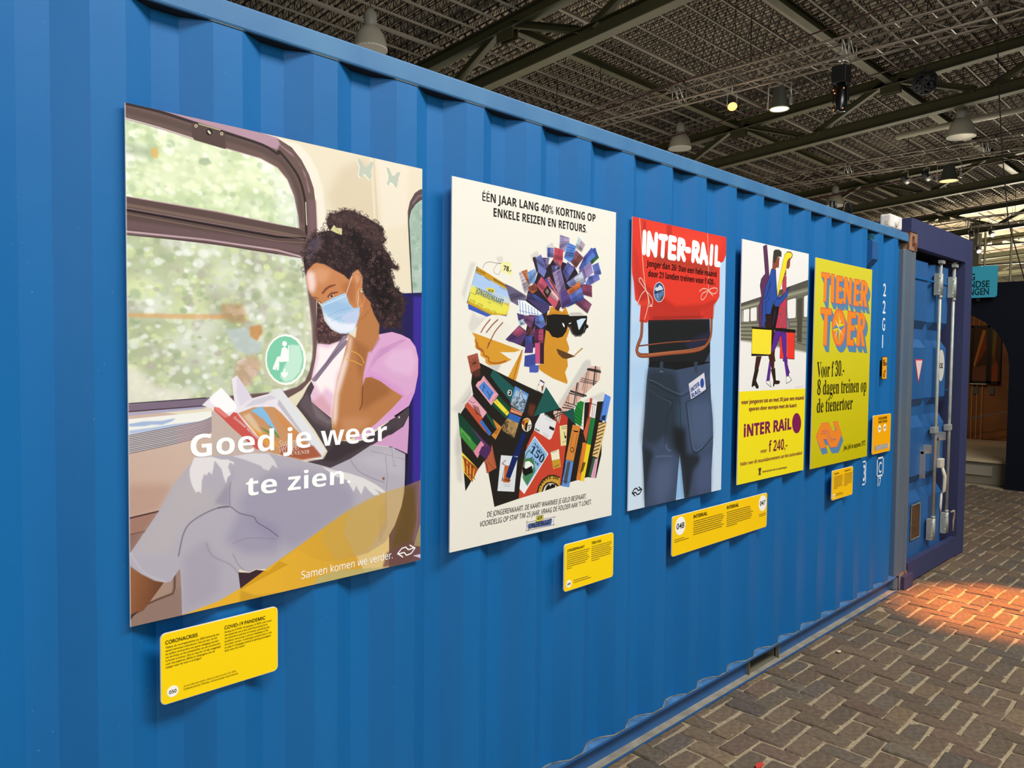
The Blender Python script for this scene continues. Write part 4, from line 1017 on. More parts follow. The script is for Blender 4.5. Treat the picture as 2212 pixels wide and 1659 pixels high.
p #3f72c4 1 0 276,1583 368,1682 346,1698 258,1602
s #1c3564 2 0.8 0 277,1599 352,1686
p #1c1a20 1 0 289,1568 319,1542 418,1644 402,1657 371,1678
p #18503a 1 0 322,1540 421,1635 402,1655 316,1555
p #cd8433 1 0 376,1582 466,1647 406,1729 365,1696 418,1658
s #4a2a12 3 0.8 0 409,1690 434,1655
s #4a2a12 2 0.8 0 390,1684 409,1676
p #14412e 1 0 73,1525 265,1698 272,1730 202,1794 83,1680 64,1533
p #3f8a3c 1 3 76,1613 235,1759 202,1794 83,1680
p #6fb45a 0.6 4 91,1627 181,1705 175,1727 86,1654
s #0d2c1e 1.6 0.7 0 85,1587 102,1566
s #0d2c1e 1.6 0.7 0 106,1608 126,1590
s #0d2c1e 1.6 0.7 0 126,1630 150,1613
s #0d2c1e 1.6 0.7 0 147,1651 174,1637
s #0d2c1e 1.6 0.7 0 168,1673 198,1661
s #0d2c1e 1.6 0.7 0 189,1694 223,1686
s #143a20 2.4 0.8 0 103,1659 157,1717
p #5a3068 1 0 168,1619 372,1789 347,1823 285,1817 272,1730
p #d88aa0 1 0 269,1728 300,1755 248,1814 199,1796
s #3a2030 2 0.7 0 214,1780 247,1746
s #3a2030 2 0.7 0 230,1787 260,1754
s #3a2030 2 0.7 0 245,1795 272,1761
s #3a2030 2 0.7 0 260,1803 284,1768
s #3a2030 2 0.7 0 276,1810 297,1776
p #e4d24a 1 0 99,1787 245,1914 195,1999 113,1923
p #a84a20 1 0 108,1814 245,1914 193,1999 179,1977 125,1925
s #e8cf48 5 0.9 0 112,1826 124,1913
s #e8cf48 5 0.9 0 145,1855 149,1936
s #e8cf48 5 0.9 0 177,1884 174,1959
s #e8cf48 5 0.9 0 210,1913 199,1982
s #2a1a10 3 0.8 0 105,1819 163,1900
s #2a1a10 2.4 1 0 200,1893 199,1895 198,1897 197,1898 194,1899 192,1899 190,1899 187,1897 186,1896 185,1894 184,1891 185,1889 186,1888 187,1886 190,1885 192,1885 194,1886 197,1887 198,1889 199,1891 200,1893
s #2a1a10 3 0.7 0 167,1941 218,1981
p #b25a3c 1 0 371,1754 418,1926 325,1955 304,1861 320,1857 363,1795
s #5a2a20 2 0.7 0 336,1876 394,1929
s #5a2a20 2 0.6 0 380,1809 401,1906
s #3a1a14 4 0.7 0 320,1886 337,1935
p #d88aa0 1 0 208,1805 274,1729 299,1754 240,1842
p #4a2a5c 1 0 279,1765 351,1771 368,1796 320,1860 251,1809
p #4f86c8 1 0 591,1362 731,1424 678,1556 546,1485
p #e8efee 0.55 6 601,1391 718,1438 671,1551 549,1497
n curl 9 #14120f #e3ddcb #2b2a24 #0f0e0c | 575,1428 704,1466 678,1551 546,1485
s #18160f 3 0.95 0 645,1402 629,1453 589,1499
p #c2a468 1 0 657,1401 656,1404 655,1407 654,1409 651,1410 649,1410 646,1410 644,1408 642,1406 641,1404 640,1401 641,1398 642,1395 644,1393 646,1392 648,1391 651,1392 653,1393 655,1395 656,1398
p #c2a468 1 0 625,1418 625,1420 624,1422 622,1423 621,1424 619,1424 616,1424 615,1423 613,1421 612,1419 612,1417 612,1415 613,1413 614,1412 616,1411 618,1411 620,1411 622,1412 624,1414 625,1416
p #c2a468 1 0 675,1419 674,1421 673,1423 672,1425 670,1426 668,1426 666,1425 664,1424 662,1423 661,1421 661,1419 661,1417 662,1415 664,1414 666,1413 668,1412 670,1413 672,1414 673,1415 674,1417
s #14120f 2.5 0.9 0 656,1421 698,1490
p #b94a2a 1 0 553,1516 671,1558 661,1581 540,1544
s #f0e6da 2 1 0 556,1514 671,1557
p #2f62b4 1 0 540,1549 655,1588 628,1634 518,1590
p #a9885a 1 0 518,1587 631,1629 589,1731 473,1671 466,1638
n curl 10 #b9975e #8a6c44 #c8aa6c #4a3a28 | 518,1587 631,1629 589,1731 473,1671 466,1638
n curl 11 #1f1a14 #2c261c | 472,1620 537,1596 519,1670 579,1711 589,1731 473,1671
p #e8e2d2 1 0 765,1647 763,1663 756,1676 744,1687 730,1693 714,1694 698,1691 684,1683 673,1671 665,1657 663,1641 665,1626 672,1612 683,1602 697,1596 713,1594 729,1597 743,1605 755,1617 762,1632
p #c9861f 1 0 672,1613 706,1596 741,1607 707,1677 680,1671
p #1c1a17 1 0 700,1634 727,1626 714,1692 693,1681
p #8a3020 1 0 669,1617 692,1609 686,1647 665,1636
s #1c1a17 3.5 1 0 727,1650 759,1649
s #1c1a17 3.5 1 0 730,1664 752,1663
s #1c1a17 3.5 1 0 732,1677 745,1676
s #1c1a17 3.5 1 0 734,1691 738,1689
p #14235a 1 0 663,1694 707,1706 648,1850 587,1844 654,1703 707,1713 630,1880 545,2019 507,1996 578,1851
p #14235a 1 0 663,1704 707,1710 630,1874 550,2016 507,1999 578,1863
p #7a3a24 0.7 8 719,1567 739,1491 809,1509 775,1595
p #6e3a22 1 0 822,1368 865,1350 866,1418 815,1397 821,1378 846,1330 896,1346 872,1419 818,1402
p #eae8e6 1 0 849,1330 893,1351 878,1372 835,1356
p #2a2a68 1 0 846,1325 860,1325 900,1346 889,1350 849,1332
p #c9ccd0 1 0 900,1370 915,1376 879,1424 861,1421
p #1d5650 1 0 915,1378 1069,1541 782,1588
p #1b4f4a 1 0 1092,1567 1161,1560 1231,1551 1240,1615 1253,1675 1194,1638
p #b83a2c 1 0 1092,1572 1162,1616 1155,1677 1064,1671 1071,1646
p #d8b4a4 1 0.3 1430,1225 1547,1236 1541,1337 1478,1370 1309,1479 1266,1519 1231,1528 1161,1565 1100,1567 1077,1541 1129,1472 1236,1379
p #d8b4a4 1 0 1002,1557 1092,1562 1064,1656 1033,1624 995,1577
s #1d1a1e 9 0.88 0 1386,1253 1548,1276
s #1d1a1e 4 0.88 0 1398,1245 1548,1263
s #1d1a1e 3 0.88 0 1314,1319 1512,1352
s #1d1a1e 3 0.88 0 1306,1332 1495,1365
s #1d1a1e 3 0.88 0 1299,1345 1479,1372
s #1d1a1e 9 0.88 0 1190,1416 1373,1458
s #1d1a1e 5 0.88 0 1174,1431 1349,1465
s #1d1a1e 4 0.88 0 1129,1498 1254,1529
s #1d1a1e 4 0.88 0 1114,1517 1239,1543
s #1d1a1e 5 0.88 0 1099,1537 1223,1553
s #1d1a1e 9 0.88 0 1484,1233 1462,1375
s #1d1a1e 3 0.88 0 1505,1233 1487,1365
s #1d1a1e 3 0.88 0 1394,1258 1341,1455
s #1d1a1e 3 0.88 0 1378,1274 1328,1413
s #1d1a1e 2 0.88 0 1410,1253 1373,1435
s #1d1a1e 9 0.88 0 1267,1359 1230,1512
s #1d1a1e 3 0.88 0 1283,1355 1254,1513
s #1d1a1e 3 0.88 0 1174,1428 1161,1530
s #1d1a1e 3 0.88 0 1159,1453 1137,1508
s #1d1a1e 4 0.85 0 995,1592 1085,1572
s #1d1a1e 4 0.85 0 1003,1612 1085,1587
s #1d1a1e 4 0.85 0 1033,1624 1047,1560
s #1d1a1e 4 0.85 0 1056,1645 1077,1561
p #fafafa 0.15 3 1236,1410 1268,1406 1238,1513 1215,1512
p #dfe0e2 1 0 856,1572 892,1567 1033,1639 1008,1713 979,1760 957,1771 791,1688 801,1645
p #1c1a18 1 0 959,1667 1012,1688 1004,1707 951,1686
s #8a8c90 1.5 0.7 0 907,1607 981,1636
s #b0403a 1.5 0.8 0 888,1729 939,1752
s #5a5c60 1.5 0.6 0 887,1712 953,1744
p #e2d79a 1 0 1068,1674 1154,1669 1147,1826 1085,1827
s #3a3626 2 0.8 0 1091,1685 1152,1684
s #3a3626 2 0.8 0 1095,1698 1152,1697
s #26221a 4 0.8 0 1122,1725 1134,1772
s #3a3626 2 0.8 0 1104,1800 1142,1793
p #26221a 1 0 1146,1763 1146,1766 1144,1769 1142,1771 1139,1772 1136,1772 1132,1771 1129,1770 1127,1767 1125,1764 1125,1761 1125,1758 1127,1755 1129,1753 1132,1752 1135,1752 1139,1753 1142,1754 1144,1757 1146,1760
p #e8e4c4 1 0 972,1864 1063,1848 1085,1982 1003,1993
p #c2962f 1 0 987,1927 1079,1922 1090,1985 1003,1993
s #4a4630 2 0.7 0 991,1869 1044,1860
s #2a2414 3 0.8 0 1017,1978 1065,1967
p #1d7a34 1 0 1270,1509 1309,1495 1350,1507 1321,1687 1297,1686 1241,1657 1235,1574
s #0c3c1c 3 0.8 0 1239,1528 1331,1589
s #0c3c1c 3 0.8 0 1239,1559 1332,1615
s #0c3c1c 3 0.8 0 1240,1590 1332,1641
s #0c3c1c 3 0.8 0 1240,1621 1333,1667
s #0c3c1c 3 0.8 0 1241,1651 1333,1693
p #cf8238 1 0 1218,1673 1317,1692 1312,1693 1234,1957 1143,1932 1219,1673
p #1e1a16 1 0 1218,1717 1282,1726 1290,1737 1242,1731
s #3a2410 2.4 0.8 0 1272,1753 1233,1897
s #3a2410 2 0.7 0 1230,1737 1192,1840
s #2a1a10 3.4 1 0 1233,1867 1232,1872 1229,1877 1225,1880 1220,1882 1215,1883 1209,1881 1204,1878 1200,1874 1197,1869 1196,1864 1197,1859 1200,1854 1204,1850 1209,1848 1214,1848 1220,1849 1225,1852 1229,1856 1232,1861 1233,1867
p #5a8cd0 1 0 1148,1934 1234,1960 1187,2151 1097,2131
p #4a4440 0.9 1 1164,1950 1199,1957 1157,2121 1122,2110
s #17305c 3 0.8 0 1139,1967 1126,2065
s #17305c 2.4 0.9 0 1107,2092 1182,2111
p #b8402c 1 0 1423,1476 1452,1482 1417,1625 1354,1746 1394,1627 1415,1628 1386,1748
p #e4dedc 1 0 1452,1485 1515,1498 1488,1640 1417,1623
s #2a2422 3.5 0.9 0 1423,1515 1499,1537
s #2a2422 2.6 0.9 0 1457,1540 1450,1622
s #5a5452 2 0.8 0 1482,1544 1471,1628
p #c4583c 1 0 1417,1620 1434,1626 1380,1822 1346,1741
p #1f7a3c 1 0 1434,1626 1492,1643 1438,1848 1389,1830
s #0f4422 2 0.7 0 1451,1648 1417,1825
p #d87c30 1 0 1364,1821 1442,1848 1435,1847 1361,2125 1268,2101 1340,1819
p #e6d020 1 0 1388,1836 1441,1847 1362,2126 1320,2113
s #5a3a12 2.4 0.8 0 1335,1845 1298,2050
p #3a3214 0.8 1 1343,1974 1380,1978 1349,2042 1313,2059
p #5488dc 1 0 1607,1448 1686,1478 1625,1674 1547,1654
s #20387c 4 0.8 0 1600,1501 1556,1649
s #20387c 2 0.8 0 1634,1519 1610,1609
p #1a2c4a 1 0 1576,1623 1624,1620 1612,1663 1564,1655
p #dcc07c 1 0 1547,1656 1638,1686 1535,1958 1459,1934 1505,1804 1535,1676 1634,1682
s #5a2f22 5.5 0.95 0 1526,1699 1628,1678
s #5a2f22 5.5 0.95 0 1518,1728 1616,1708
s #5a2f22 5.5 0.95 0 1510,1756 1603,1738
s #5a2f22 5.5 0.95 0 1502,1784 1590,1767
s #5a2f22 5.5 0.95 0 1494,1812 1578,1797
s #5a2f22 5.5 0.95 0 1486,1841 1565,1826
s #5a2f22 5.5 0.95 0 1478,1869 1552,1856
s #5a2f22 5.5 0.95 0 1470,1897 1540,1885
s #5a2f22 5.5 0.95 0 1462,1925 1527,1914
p #2c5c3c 1 0 1470,1945 1497,1955 1446,2100 1414,2090
p #dca4bc 1 0 1497,1962 1535,1958 1500,2117 1446,2100
s #5a3048 2 0.7 0 1508,1976 1478,2097
p #e8eef2 1 0 797,1731 948,1875 695,2142 646,2098 658,2019 722,1814
p #8db8e0 1 0 798,1741 939,1876 726,2089 685,2066 700,1837
p #e6eaec 1 0 662,2013 726,2089 695,2139 649,2095
p #3c7a4a 0.9 3 692,1886 772,1887 796,1933 810,1985 726,2086 676,2021 683,1935
p #e8ece8 1 0.5 701,1912 746,1903 791,1946 774,1982 720,2001 693,1973
p #151515 1 0.5 675,1940 711,1962 773,1944 783,1995 702,2011 675,1984
p #3a7a3c 1 0 701,1899 736,1890 791,1920 801,1947 746,1910
s #2a5a34 4 0.9 0 700,1880 727,1839 754,1829
p #d8dde2 1 0 459,1840 625,1864 594,2113 428,2087
p #c0602a 1 0 502,1916 557,1925 546,2043 482,2033
s #7a2a20 3 0.9 0 505,1880 472,1901 502,1916 469,2022
p #14235a 1 0 573,1856 630,1871 550,2016 507,1996
s #8a8e94 2 0.7 0 482,2048 554,2059
s #8a8e94 2 0.7 0 491,2061 550,2070
p #c99a3a 1 0 824,2152 840,2103 885,2057 951,2032 1018,2037 1081,2060 1078,2128 1068,2127
p #2a231c 1 0 824,2152 840,2103 885,2057 951,2032 1018,2037 1081,2060 1081,2068 1018,2046 951,2042 895,2068 854,2108 838,2151
p #241f1b 1 0 877,2149 895,2110 933,2085 990,2085 1038,2104 1068,2124
p #ddd6c8 1 0 891,2147 914,2112 952,2094 1000,2096 1039,2120 1044,2129
p #1c1815 1 0 915,2144 933,2114 961,2098 971,2119 990,2101 1029,2113 1024,2132
s #6a6864 1.6 0.8 0 104,1460 125,1447 154,1422 178,1389
s #3a3634 1.6 1 0 716,2352 1038,2355
s #3a3634 1.6 1 0 717,2412 1029,2412
s #3a3634 1.6 1 0 727,2334 719,2414
s #3a3634 1.6 1 0 1015,2352 1012,2420
p #d8cf48 1 0 824,2322 899,2322 895,2363 823,2363
s #3a3634 1.6 1 0 824,2322 899,2322 895,2363 823,2363 824,2322
s #2a2826 3 1 0 851,2351 837,2340 848,2330 859,2329 868,2337 886,2335
s #2a2826 3 1 0 872,2327 887,2337 876,2347 863,2349 855,2341 837,2342
p #4a6ac8 0.75 2 730,2366 994,2362 999,2382 985,2412 734,2398
@p3
p #b6d2ee 1 0 -106,-40 1691,-73 1701,2517 -100,2489 | #cfe0f0 676,1110 722,2522
p #9dc4ea 0.4 25 -9,1191 253,1191 248,1505 27,1575
p #8fbbe6 1 0 760,2029 848,2431 714,2431
p #a9cbec 0.5 10 8,878 137,874 89,1030 1,1107
p #3d4c66 1 0.3 242,836 1233,792 1256,1193 1260,1323 1285,1541 1325,1735 1339,1894 1339,1982 1318,2243 1325,2437 856,2441 830,2320 794,2149 765,2030 749,2145 714,2448 239,2466 222,2212 187,1918 197,1801 215,1661 222,1520 237,1348 254,1254 266,1191 248,1027
p #1e2022 1 1 242,836 1233,792 1252,1099 1135,1220 267,1216
p #2a2c48 0.8 10 608,941 817,1019 1221,909 1202,823 1011,838 1217,806 1241,1012 911,1084
p #17191a 1 0 266,1191 1247,1193 1248,1202 1024,1231 676,1266 489,1248 268,1238
p #28323c 0.85 22 254,1254 489,1252 677,1290 742,1481 782,1773 760,2021 641,1978 521,1839 383,1909 200,1895 185,1855 222,1520
p #1a2024 0.9 22 634,1764 843,1794 881,2031 864,2433 809,2150 765,2030 699,1975
p #20262a 0.8 16 193,1895 357,1971 319,2063 269,2217 247,2373 239,2466 202,1974
p #4f6080 0.75 30 927,1571 1277,1559 1322,1893 1243,1974 1051,2011 937,1867
p #556486 0.7 35 416,2072 672,2063 652,2341 498,2453 356,2386 363,2147
p #4c5a80 0.7 25 1133,2095 1312,2067 1316,2419 1081,2426 1044,2258
p #1c2226 0.8 16 850,2029 1084,2057 1102,2118 994,2194 925,2441 864,2433
p #3a5266 0.5 20 686,1562 837,1609 827,1776 692,1768
s #161a1c 3.5 0.6 2 751,1523 774,1773 765,2030
ss #5a6a80 2.6 0.8 0.6 271,1345 395,1375 537,1426 757,1482 892,1444 1078,1415 1252,1323
ss #1a2228 3 0.8 0.8 271,1360 395,1399 538,1451 758,1505 893,1473
s #1a2228 3 0.8 0.6 273,1420 398,1487 511,1515 641,1540 614,1600 545,1694 524,1920
s #5f7288 2 0.6 0.5 273,1427 426,1496 620,1551 585,1582
ss #141a1e 4 0.85 0.6 850,1560 938,1918 972,2005 1036,2040 1162,2003 1323,1910
s #8a9ab0 1.6 0.6 0.5 889,1595 970,1920 1003,1999 1051,2024 1162,1986
ss #1a2228 3 0.7 0.6 850,1560 988,1531 1144,1485 1272,1410
ss #7a8aa0 2.4 0.8 3 386,2018 484,2018 642,2036
ss #98a8c0 3 0.6 2 545,1922 561,1963 626,1985
p #34404e 1 0 431,1192 480,1192 475,1272 441,1288 426,1268
p #34404e 1 0 976,1193 1039,1193 1027,1303 987,1286
s #8a98a8 2 1 0 426,1276 476,1280
p #d6d5de 1 0 890,1394 1154,1294 1191,1452 938,1536
p #2b4a9c 1 0 1155,1392 1154,1406 1150,1419 1143,1428 1134,1434 1123,1436 1113,1434 1103,1427 1095,1417 1090,1405 1088,1391 1089,1377 1094,1365 1101,1355 1110,1349 1120,1347 1131,1349 1140,1356 1148,1366 1153,1379
s #8a8ca0 1.5 0.7 0 914,1413 960,1403
p #dd3a2b 1 0.3 -43,-14 1558,-6 1509,159 1463,233 1396,257 1400,571 1359,617 1294,655 1290,786 901,804 242,839 230,863 117,859 133,720 53,677 30,533 6,467
p #ee4a38 0.6 30 152,23 1421,9 1426,131 788,152 221,131
p #b02c22 0.8 10 48,494 234,559 658,703 1116,664 1342,601 1327,645 1117,707 659,727 279,720 106,690
p #9c3a2a 0.75 16 267,306 500,237 793,292 1264,285 1365,329 1105,366 647,337 391,358
p #a82a22 0.6 5 492,6 571,5 581,100 495,93
p #a82a22 0.6 5 151,8 185,11 194,119 141,101
p #b8342a 0.6 14 1,193 96,337 168,563 65,646 29,495
p #a52d24 0.6 8 239,722 1085,708 1072,798 256,839
p #c4382c 0.8 1 133,720 239,715 229,859 123,855
p #b8342a 0.6 6 1085,700 1310,628 1299,785 1120,792
p #8e2620 0.6 4 309,806 1119,766 1120,792 296,834
p #d94a3a 0.6 6 80,707 237,652 265,713 107,721
ss #6a3320 17 1 0.6 156,862 147,975 103,1053 91,1107 171,1141 527,1120 973,1092 1161,1048 1255,951 1266,795
ss #a05a3a 10 1 1.2 156,862 147,975 103,1053 91,1107 171,1141 527,1120 973,1092 1161,1048 1255,951 1266,795
ss #d08a66 3 0.8 1.2 251,1129 527,1108 910,1080 1129,1048
ss #6a3320 5 1 0.4 116,1060 524,1027 908,1005 1191,983
s #a86a48 2 0.9 0.4 248,1047 524,1023 908,1001
s #e2e6ea 2 0.9 0 115,794 117,859
s #e2e6ea 2 0.9 0 1314,759 1309,833
s #2a2a2a 2 0.9 0 252,1153 254,1231
ss #d9b9a4 4 1 0 96,-1 124,180 148,332 179,500 201,584
ss #d9b9a4 3.4 1 0 1165,3 1189,240 1195,411 1199,522
ss #dcc0ae 4 1 0 201,588 134,542 101,513 120,493 160,517 208,591
ss #dcc0ae 4 1 0 195,592 143,626 99,690 80,718
ss #dcc0ae 4 1 0 208,599 236,637 265,705 299,704 298,657 249,620 215,599
ss #dcc0ae 4 1 0 222,606 244,683 226,754 191,833
ss #dcc0ae 4 1 0 252,722 299,719
ss #dcc0ae 4 1 0 1199,522 1110,515 1045,545
ss #dcc0ae 4 1 0 1199,527 1272,501 1355,500 1340,540 1274,552 1208,530
ss #dcc0ae 4 1 0 1191,531 1096,563 1074,607 1098,621 1145,594 1192,540
ss #dcc0ae 4 1 0 1208,535 1283,574
p #d8dade 1 0 485,588 482,616 470,641 451,661 428,675 401,680 375,678 351,666 331,648 318,625 314,598 317,571 328,546 346,526 370,512 396,506 423,509 447,519 467,537 480,561
p #39507c 1 0 477,589 474,614 463,637 446,656 425,669 401,674 377,671 355,661 338,644 326,622 322,598 325,573 335,550 351,531 372,518 396,512 420,515 442,525 460,542 472,564
p #c9d2dc 1 0 329,576 349,551 370,558 404,532 439,545 468,584 371,589
p #5a7aa8 0.9 1 328,616 475,583 462,624 415,666 359,661
s #20283a 5 0.9 0 333,606 398,584 468,572
s #c9d8ea 2.5 1 0 371,605 375,637
p #5a4a40 1 0 414,642 469,607 456,648 415,670
s #fbf9f4 25.5 1 0 170,115 166,273
s #fbf9f4 25.5 1 0 237,116 226,282
s #fbf9f4 25.5 1 0 237,116 331,277
s #fbf9f4 25.5 1 0 343,114 331,277
s #fbf9f4 25.5 1 0 401,121 490,118
s #fbf9f4 25.5 1 0 448,121 439,273
s #fbf9f4 25.5 1 0 553,118 544,277
s #fbf9f4 25.5 1 0 553,115 628,118
s #fbf9f4 25.5 1 0 548,192 620,193
s #fbf9f4 25.5 1 0 544,277 623,276
s #fbf9f4 25.5 1 0 698,120 686,275
ss #fbf9f4 25.5 1 0 698,118 758,124 770,154 754,187 704,200
s #fbf9f4 25.5 1 0 718,196 777,275
s #fbf9f4 25.5 1 0 817,190 862,189
s #fbf9f4 25.5 1 0 932,119 922,270
ss #fbf9f4 25.5 1 0 932,117 994,124 1006,153 988,186 938,199
s #fbf9f4 25.5 1 0 952,197 1010,268
s #fbf9f4 25.5 1 0 1093,117 1057,273
s #fbf9f4 25.5 1 0 1093,117 1158,273
s #fbf9f4 25.5 1 0 1072,223 1148,225
s #fbf9f4 25.5 1 0 1245,119 1234,270
s #fbf9f4 25.5 1 0 1328,117 1322,270
s #fbf9f4 25.5 1 0 1323,271 1383,269
p #fbf9f4 1 0 263,166 326,253 286,265 223,193
s #171717 5 1 0 96,2321 56,2291 86,2262 117,2258 140,2281 189,2274
s #171717 5 1 0 150,2252 191,2279 163,2309 127,2315 106,2292 58,2296
@p4
p #eceae6 1 0 -76,-37 1605,-55 1629,2509 -67,2484
p #7b7a69 1 0 -2,635 399,548 1517,289 1531,710 1513,1108 13,999
p #55524a 1 0 -2,635 399,548 1517,289 1522,372 977,474 384,589 0,666
p #9b9a84 1 0 0,674 385,605 978,491 1524,398 1524,411 979,512 386,621 1,693
p #6a685a 1 0 1,701 386,629 1091,513 1525,429 1521,719 1103,755 394,801 6,824
p #eceae6 1 0 56,702 64,696 159,681 172,688 172,802 161,810 65,814 53,807
p #eceae6 1 0 199,683 210,673 313,657 324,664 330,787 319,796 212,803 201,793
p #eceae6 1 0 1009,556 1036,544 1195,515 1215,522 1220,724 1197,733 1037,745 1018,733
p #eceae6 1 0 1418,488 1448,476 1527,460 1527,706 1441,714 1426,702
p #eceae6 1 0 25,707 33,705 37,815 28,816
p #4a483e 1 0 1244,525 1379,499 1387,1000 1269,990
s #5c5a4d 6 1 0 7,836 394,813
s #5c5a4d 6 1 0 1086,781 1513,750
s #9a9880 4 1 0 7,854 395,833
s #9a9880 4 1 0 1087,806 1259,798
s #5c5a4d 6 1 0 8,873 396,857
s #5c5a4d 6 1 0 1088,832 1517,821
s #9a9880 4 1 0 9,891 397,877
s #9a9880 4 1 0 1090,857 1261,851
s #5c5a4d 6 1 0 10,910 398,901
s #5c5a4d 6 1 0 1091,883 1521,891
s #9a9880 4 1 0 10,928 399,921
s #9a9880 4 1 0 1092,908 1264,905
s #5c5a4d 6 1 0 11,948 400,945
s #5c5a4d 6 1 0 1094,934 1525,962
s #9a9880 4 1 0 12,965 401,965
s #9a9880 4 1 0 1095,959 1267,958
s #5c5a4d 6 1 0 13,985 402,989
s #5c5a4d 6 1 0 1096,985 1529,1032
s #9a9880 4 1 0 13,1003 403,1009
s #9a9880 4 1 0 1098,1011 1270,1012
p #4a483e 1 0 1254,722 1391,716 1383,1000 1265,990
p #b9b7aa 0.7 1 13,999 403,1017 859,1049 1512,1099 1503,1117 14,1010
s #1d1714 4.5 1 0 435,30 510,7 542,139 576,314 613,376 585,508 554,591 498,861 397,865 367,762 370,642 424,543 386,433 408,368 465,323 493,309 457,139 435,30
p #5d3358 1 0 435,30 510,7 542,139 576,314 613,376 585,508 554,591 498,861 397,865 367,762 370,642 424,543 386,433 408,368 465,323 493,309 457,139
p #1d1714 1 0 512,715 629,705 693,583 817,630 778,876 513,885
s #1d1714 4.5 1 0 509,739 682,723 707,870 748,993 738,1151 759,1208 635,1209 660,995 532,868 509,739
p #2e1c16 1 0 509,739 682,723 707,870 748,993 738,1151 759,1208 635,1209 660,995 532,868
s #1d1714 4.5 1 0 624,245 721,245 734,334 758,464 833,533 1047,402 997,506 802,626 731,634 676,584 629,713 517,719 529,795 446,851 452,597 512,432 577,346 624,245
p #2d4fa0 1 0 624,245 721,245 734,334 758,464 833,533 1047,402 997,506 802,626 731,634 676,584 629,713 517,719 529,795 446,851 452,597 512,432 577,346
s #1d1714 4.5 1 0 459,572 551,518 613,376 587,557 528,593 497,849 446,851 459,572
p #2d4fa0 1 0 459,572 551,518 613,376 587,557 528,593 497,849 446,851
s #1d1714 2 1 0 713,254 734,334 723,466 762,546
s #1d1714 2 1 0 613,376 581,427 518,561 534,718
p #8a4a38 1 0 653,120 706,123 784,83 804,122 796,147 791,218 746,218 712,237 642,243 647,162
p #3b3934 1 0 653,120 664,54 702,34 791,26 845,44 845,101 812,96 741,112 709,172 674,175
s #ffffff 2 1 0 759,108 785,104
s #1d1714 4.5 1 0 743,877 997,869 1019,944 995,1207 940,1207 951,1073 871,932 752,1076 652,1209 633,1160 743,877
p #5a2a8c 1 0 743,877 997,869 1019,944 995,1207 940,1207 951,1073 871,932 752,1076 652,1209 633,1160
s #1d1714 4.5 1 0 895,304 968,294 984,616 1005,852 751,856 806,701 835,575 904,487 881,405 895,304
p #c63a55 1 0 895,304 968,294 984,616 1005,852 751,856 806,701 835,575 904,487 881,405
ss #2a6a3c 4.2 1 0 897,354 923,319 944,367
ss #2a6a3c 4.2 1 0 883,438 940,476 905,520
ss #2a6a3c 4.2 1 0 820,625 912,654 878,706 806,709
ss #2a6a3c 4.2 1 0 861,723 918,771 885,848
ss #2a6a3c 4.2 1 0 948,635 971,735 921,838
ss #2a6a3c 4.2 1 0 791,760 848,824
ss #2a6a3c 4.2 1 0 939,451 964,399
p #c63a55 1 0 878,660 877,668 874,675 868,680 861,684 854,686 846,685 839,682 833,677 829,670 827,662 828,655 831,647 837,642 843,638 851,636 859,637 866,640 872,645 876,652
p #8a4a38 1 0 960,149 995,112 1069,88 1052,123 1051,174 1019,210 963,207 967,282 922,294 927,218
s #1d1714 4 1 0 919,69 973,32 1047,27 1100,43 1096,77 1013,102 978,139 963,207 896,321 828,426 779,528 767,463 822,294 878,156 919,69
p #f0dc30 1 0 919,69 973,32 1047,27 1100,43 1096,77 1013,102 978,139 963,207 896,321 828,426 779,528 767,463 822,294 878,156
s #1d1714 4.5 1 0 771,545 834,550 1048,406 1006,497 908,562 802,626 731,630 720,581 771,545
p #2d4fa0 1 0 771,545 834,550 1048,406 1006,497 908,562 802,626 731,630 720,581
s #1d1714 4 1 0 973,32 1065,25 1108,50 1069,92
s #1d1714 2.4 1 0 984,616 1089,849
s #6a4aa8 5 1 0 998,717 1070,841
p #1d1714 1 0 657,741 785,644 774,785 743,877 663,880
s #5a2a8c 5 1 0 687,830 733,680
s #1d1714 5 1 0 845,957 925,905 1205,888 1211,1185 865,1175 869,1074 845,957
p #e93a2c 1 0 845,957 925,905 1205,888 1211,1185 865,1175 869,1074
p #1d1714 1 0 742,857 1223,860 1221,896 743,887
s #1d1714 3 1 0 870,907 998,894 1021,987 1014,1207 1107,1334 1028,1371 935,1107 936,1124 880,931 870,907
p #5a2a8c 1 0 870,907 998,894 1021,987 1014,1207 1107,1334 1028,1371 935,1107 936,1124 880,931
s #f0e9e6 1.6 0.9 0 1013,894 1036,1207
p #5a2a8c 1 0 935,1107 1014,1106 1041,1243 1092,1362 1028,1380 994,1288
s #1d1714 5 1 0 240,874 663,872 658,1139 243,1140 240,874
p #f3df33 1 0 240,874 663,872 658,1139 243,1140
p #1d1714 1 0 231,859 671,863 672,881 232,879
p #1d1714 1 0 235,1132 649,1139 650,1152 236,1156
p #43231c 1 0 338,1158 455,1157 389,1296 308,1287
p #2a2018 1 0 317,1283 401,1292 349,1408 406,1470 403,1489 353,1490 325,1460 289,1463 278,1476 254,1463 269,1407
p #5a2a8c 1 0 623,1209 661,1204 665,1306 633,1420 605,1422 568,1415
p #f2efec 1 0 559,1420 633,1416 653,1438 674,1483 617,1464
s #1d1714 3 1 0 661,1208 648,1332 643,1421 679,1483 569,1437 564,1415
p #43231c 1 0 602,1156 740,1083 740,1279 684,1297
p #2a2018 1 0 665,1297 759,1279 785,1413 872,1419 883,1442 835,1457 758,1453 749,1476 721,1477 727,1413
s #1d1714 3 1 0 1043,1197 1092,1371 1162,1418 1072,1444 1032,1453 1028,1380
p #5a2a8c 1 0 948,1161 1037,1161 1047,1270 1088,1371 1028,1380 994,1288
p #f2efec 1 0 1035,1384 1089,1380 1152,1418 1071,1431 1037,1439
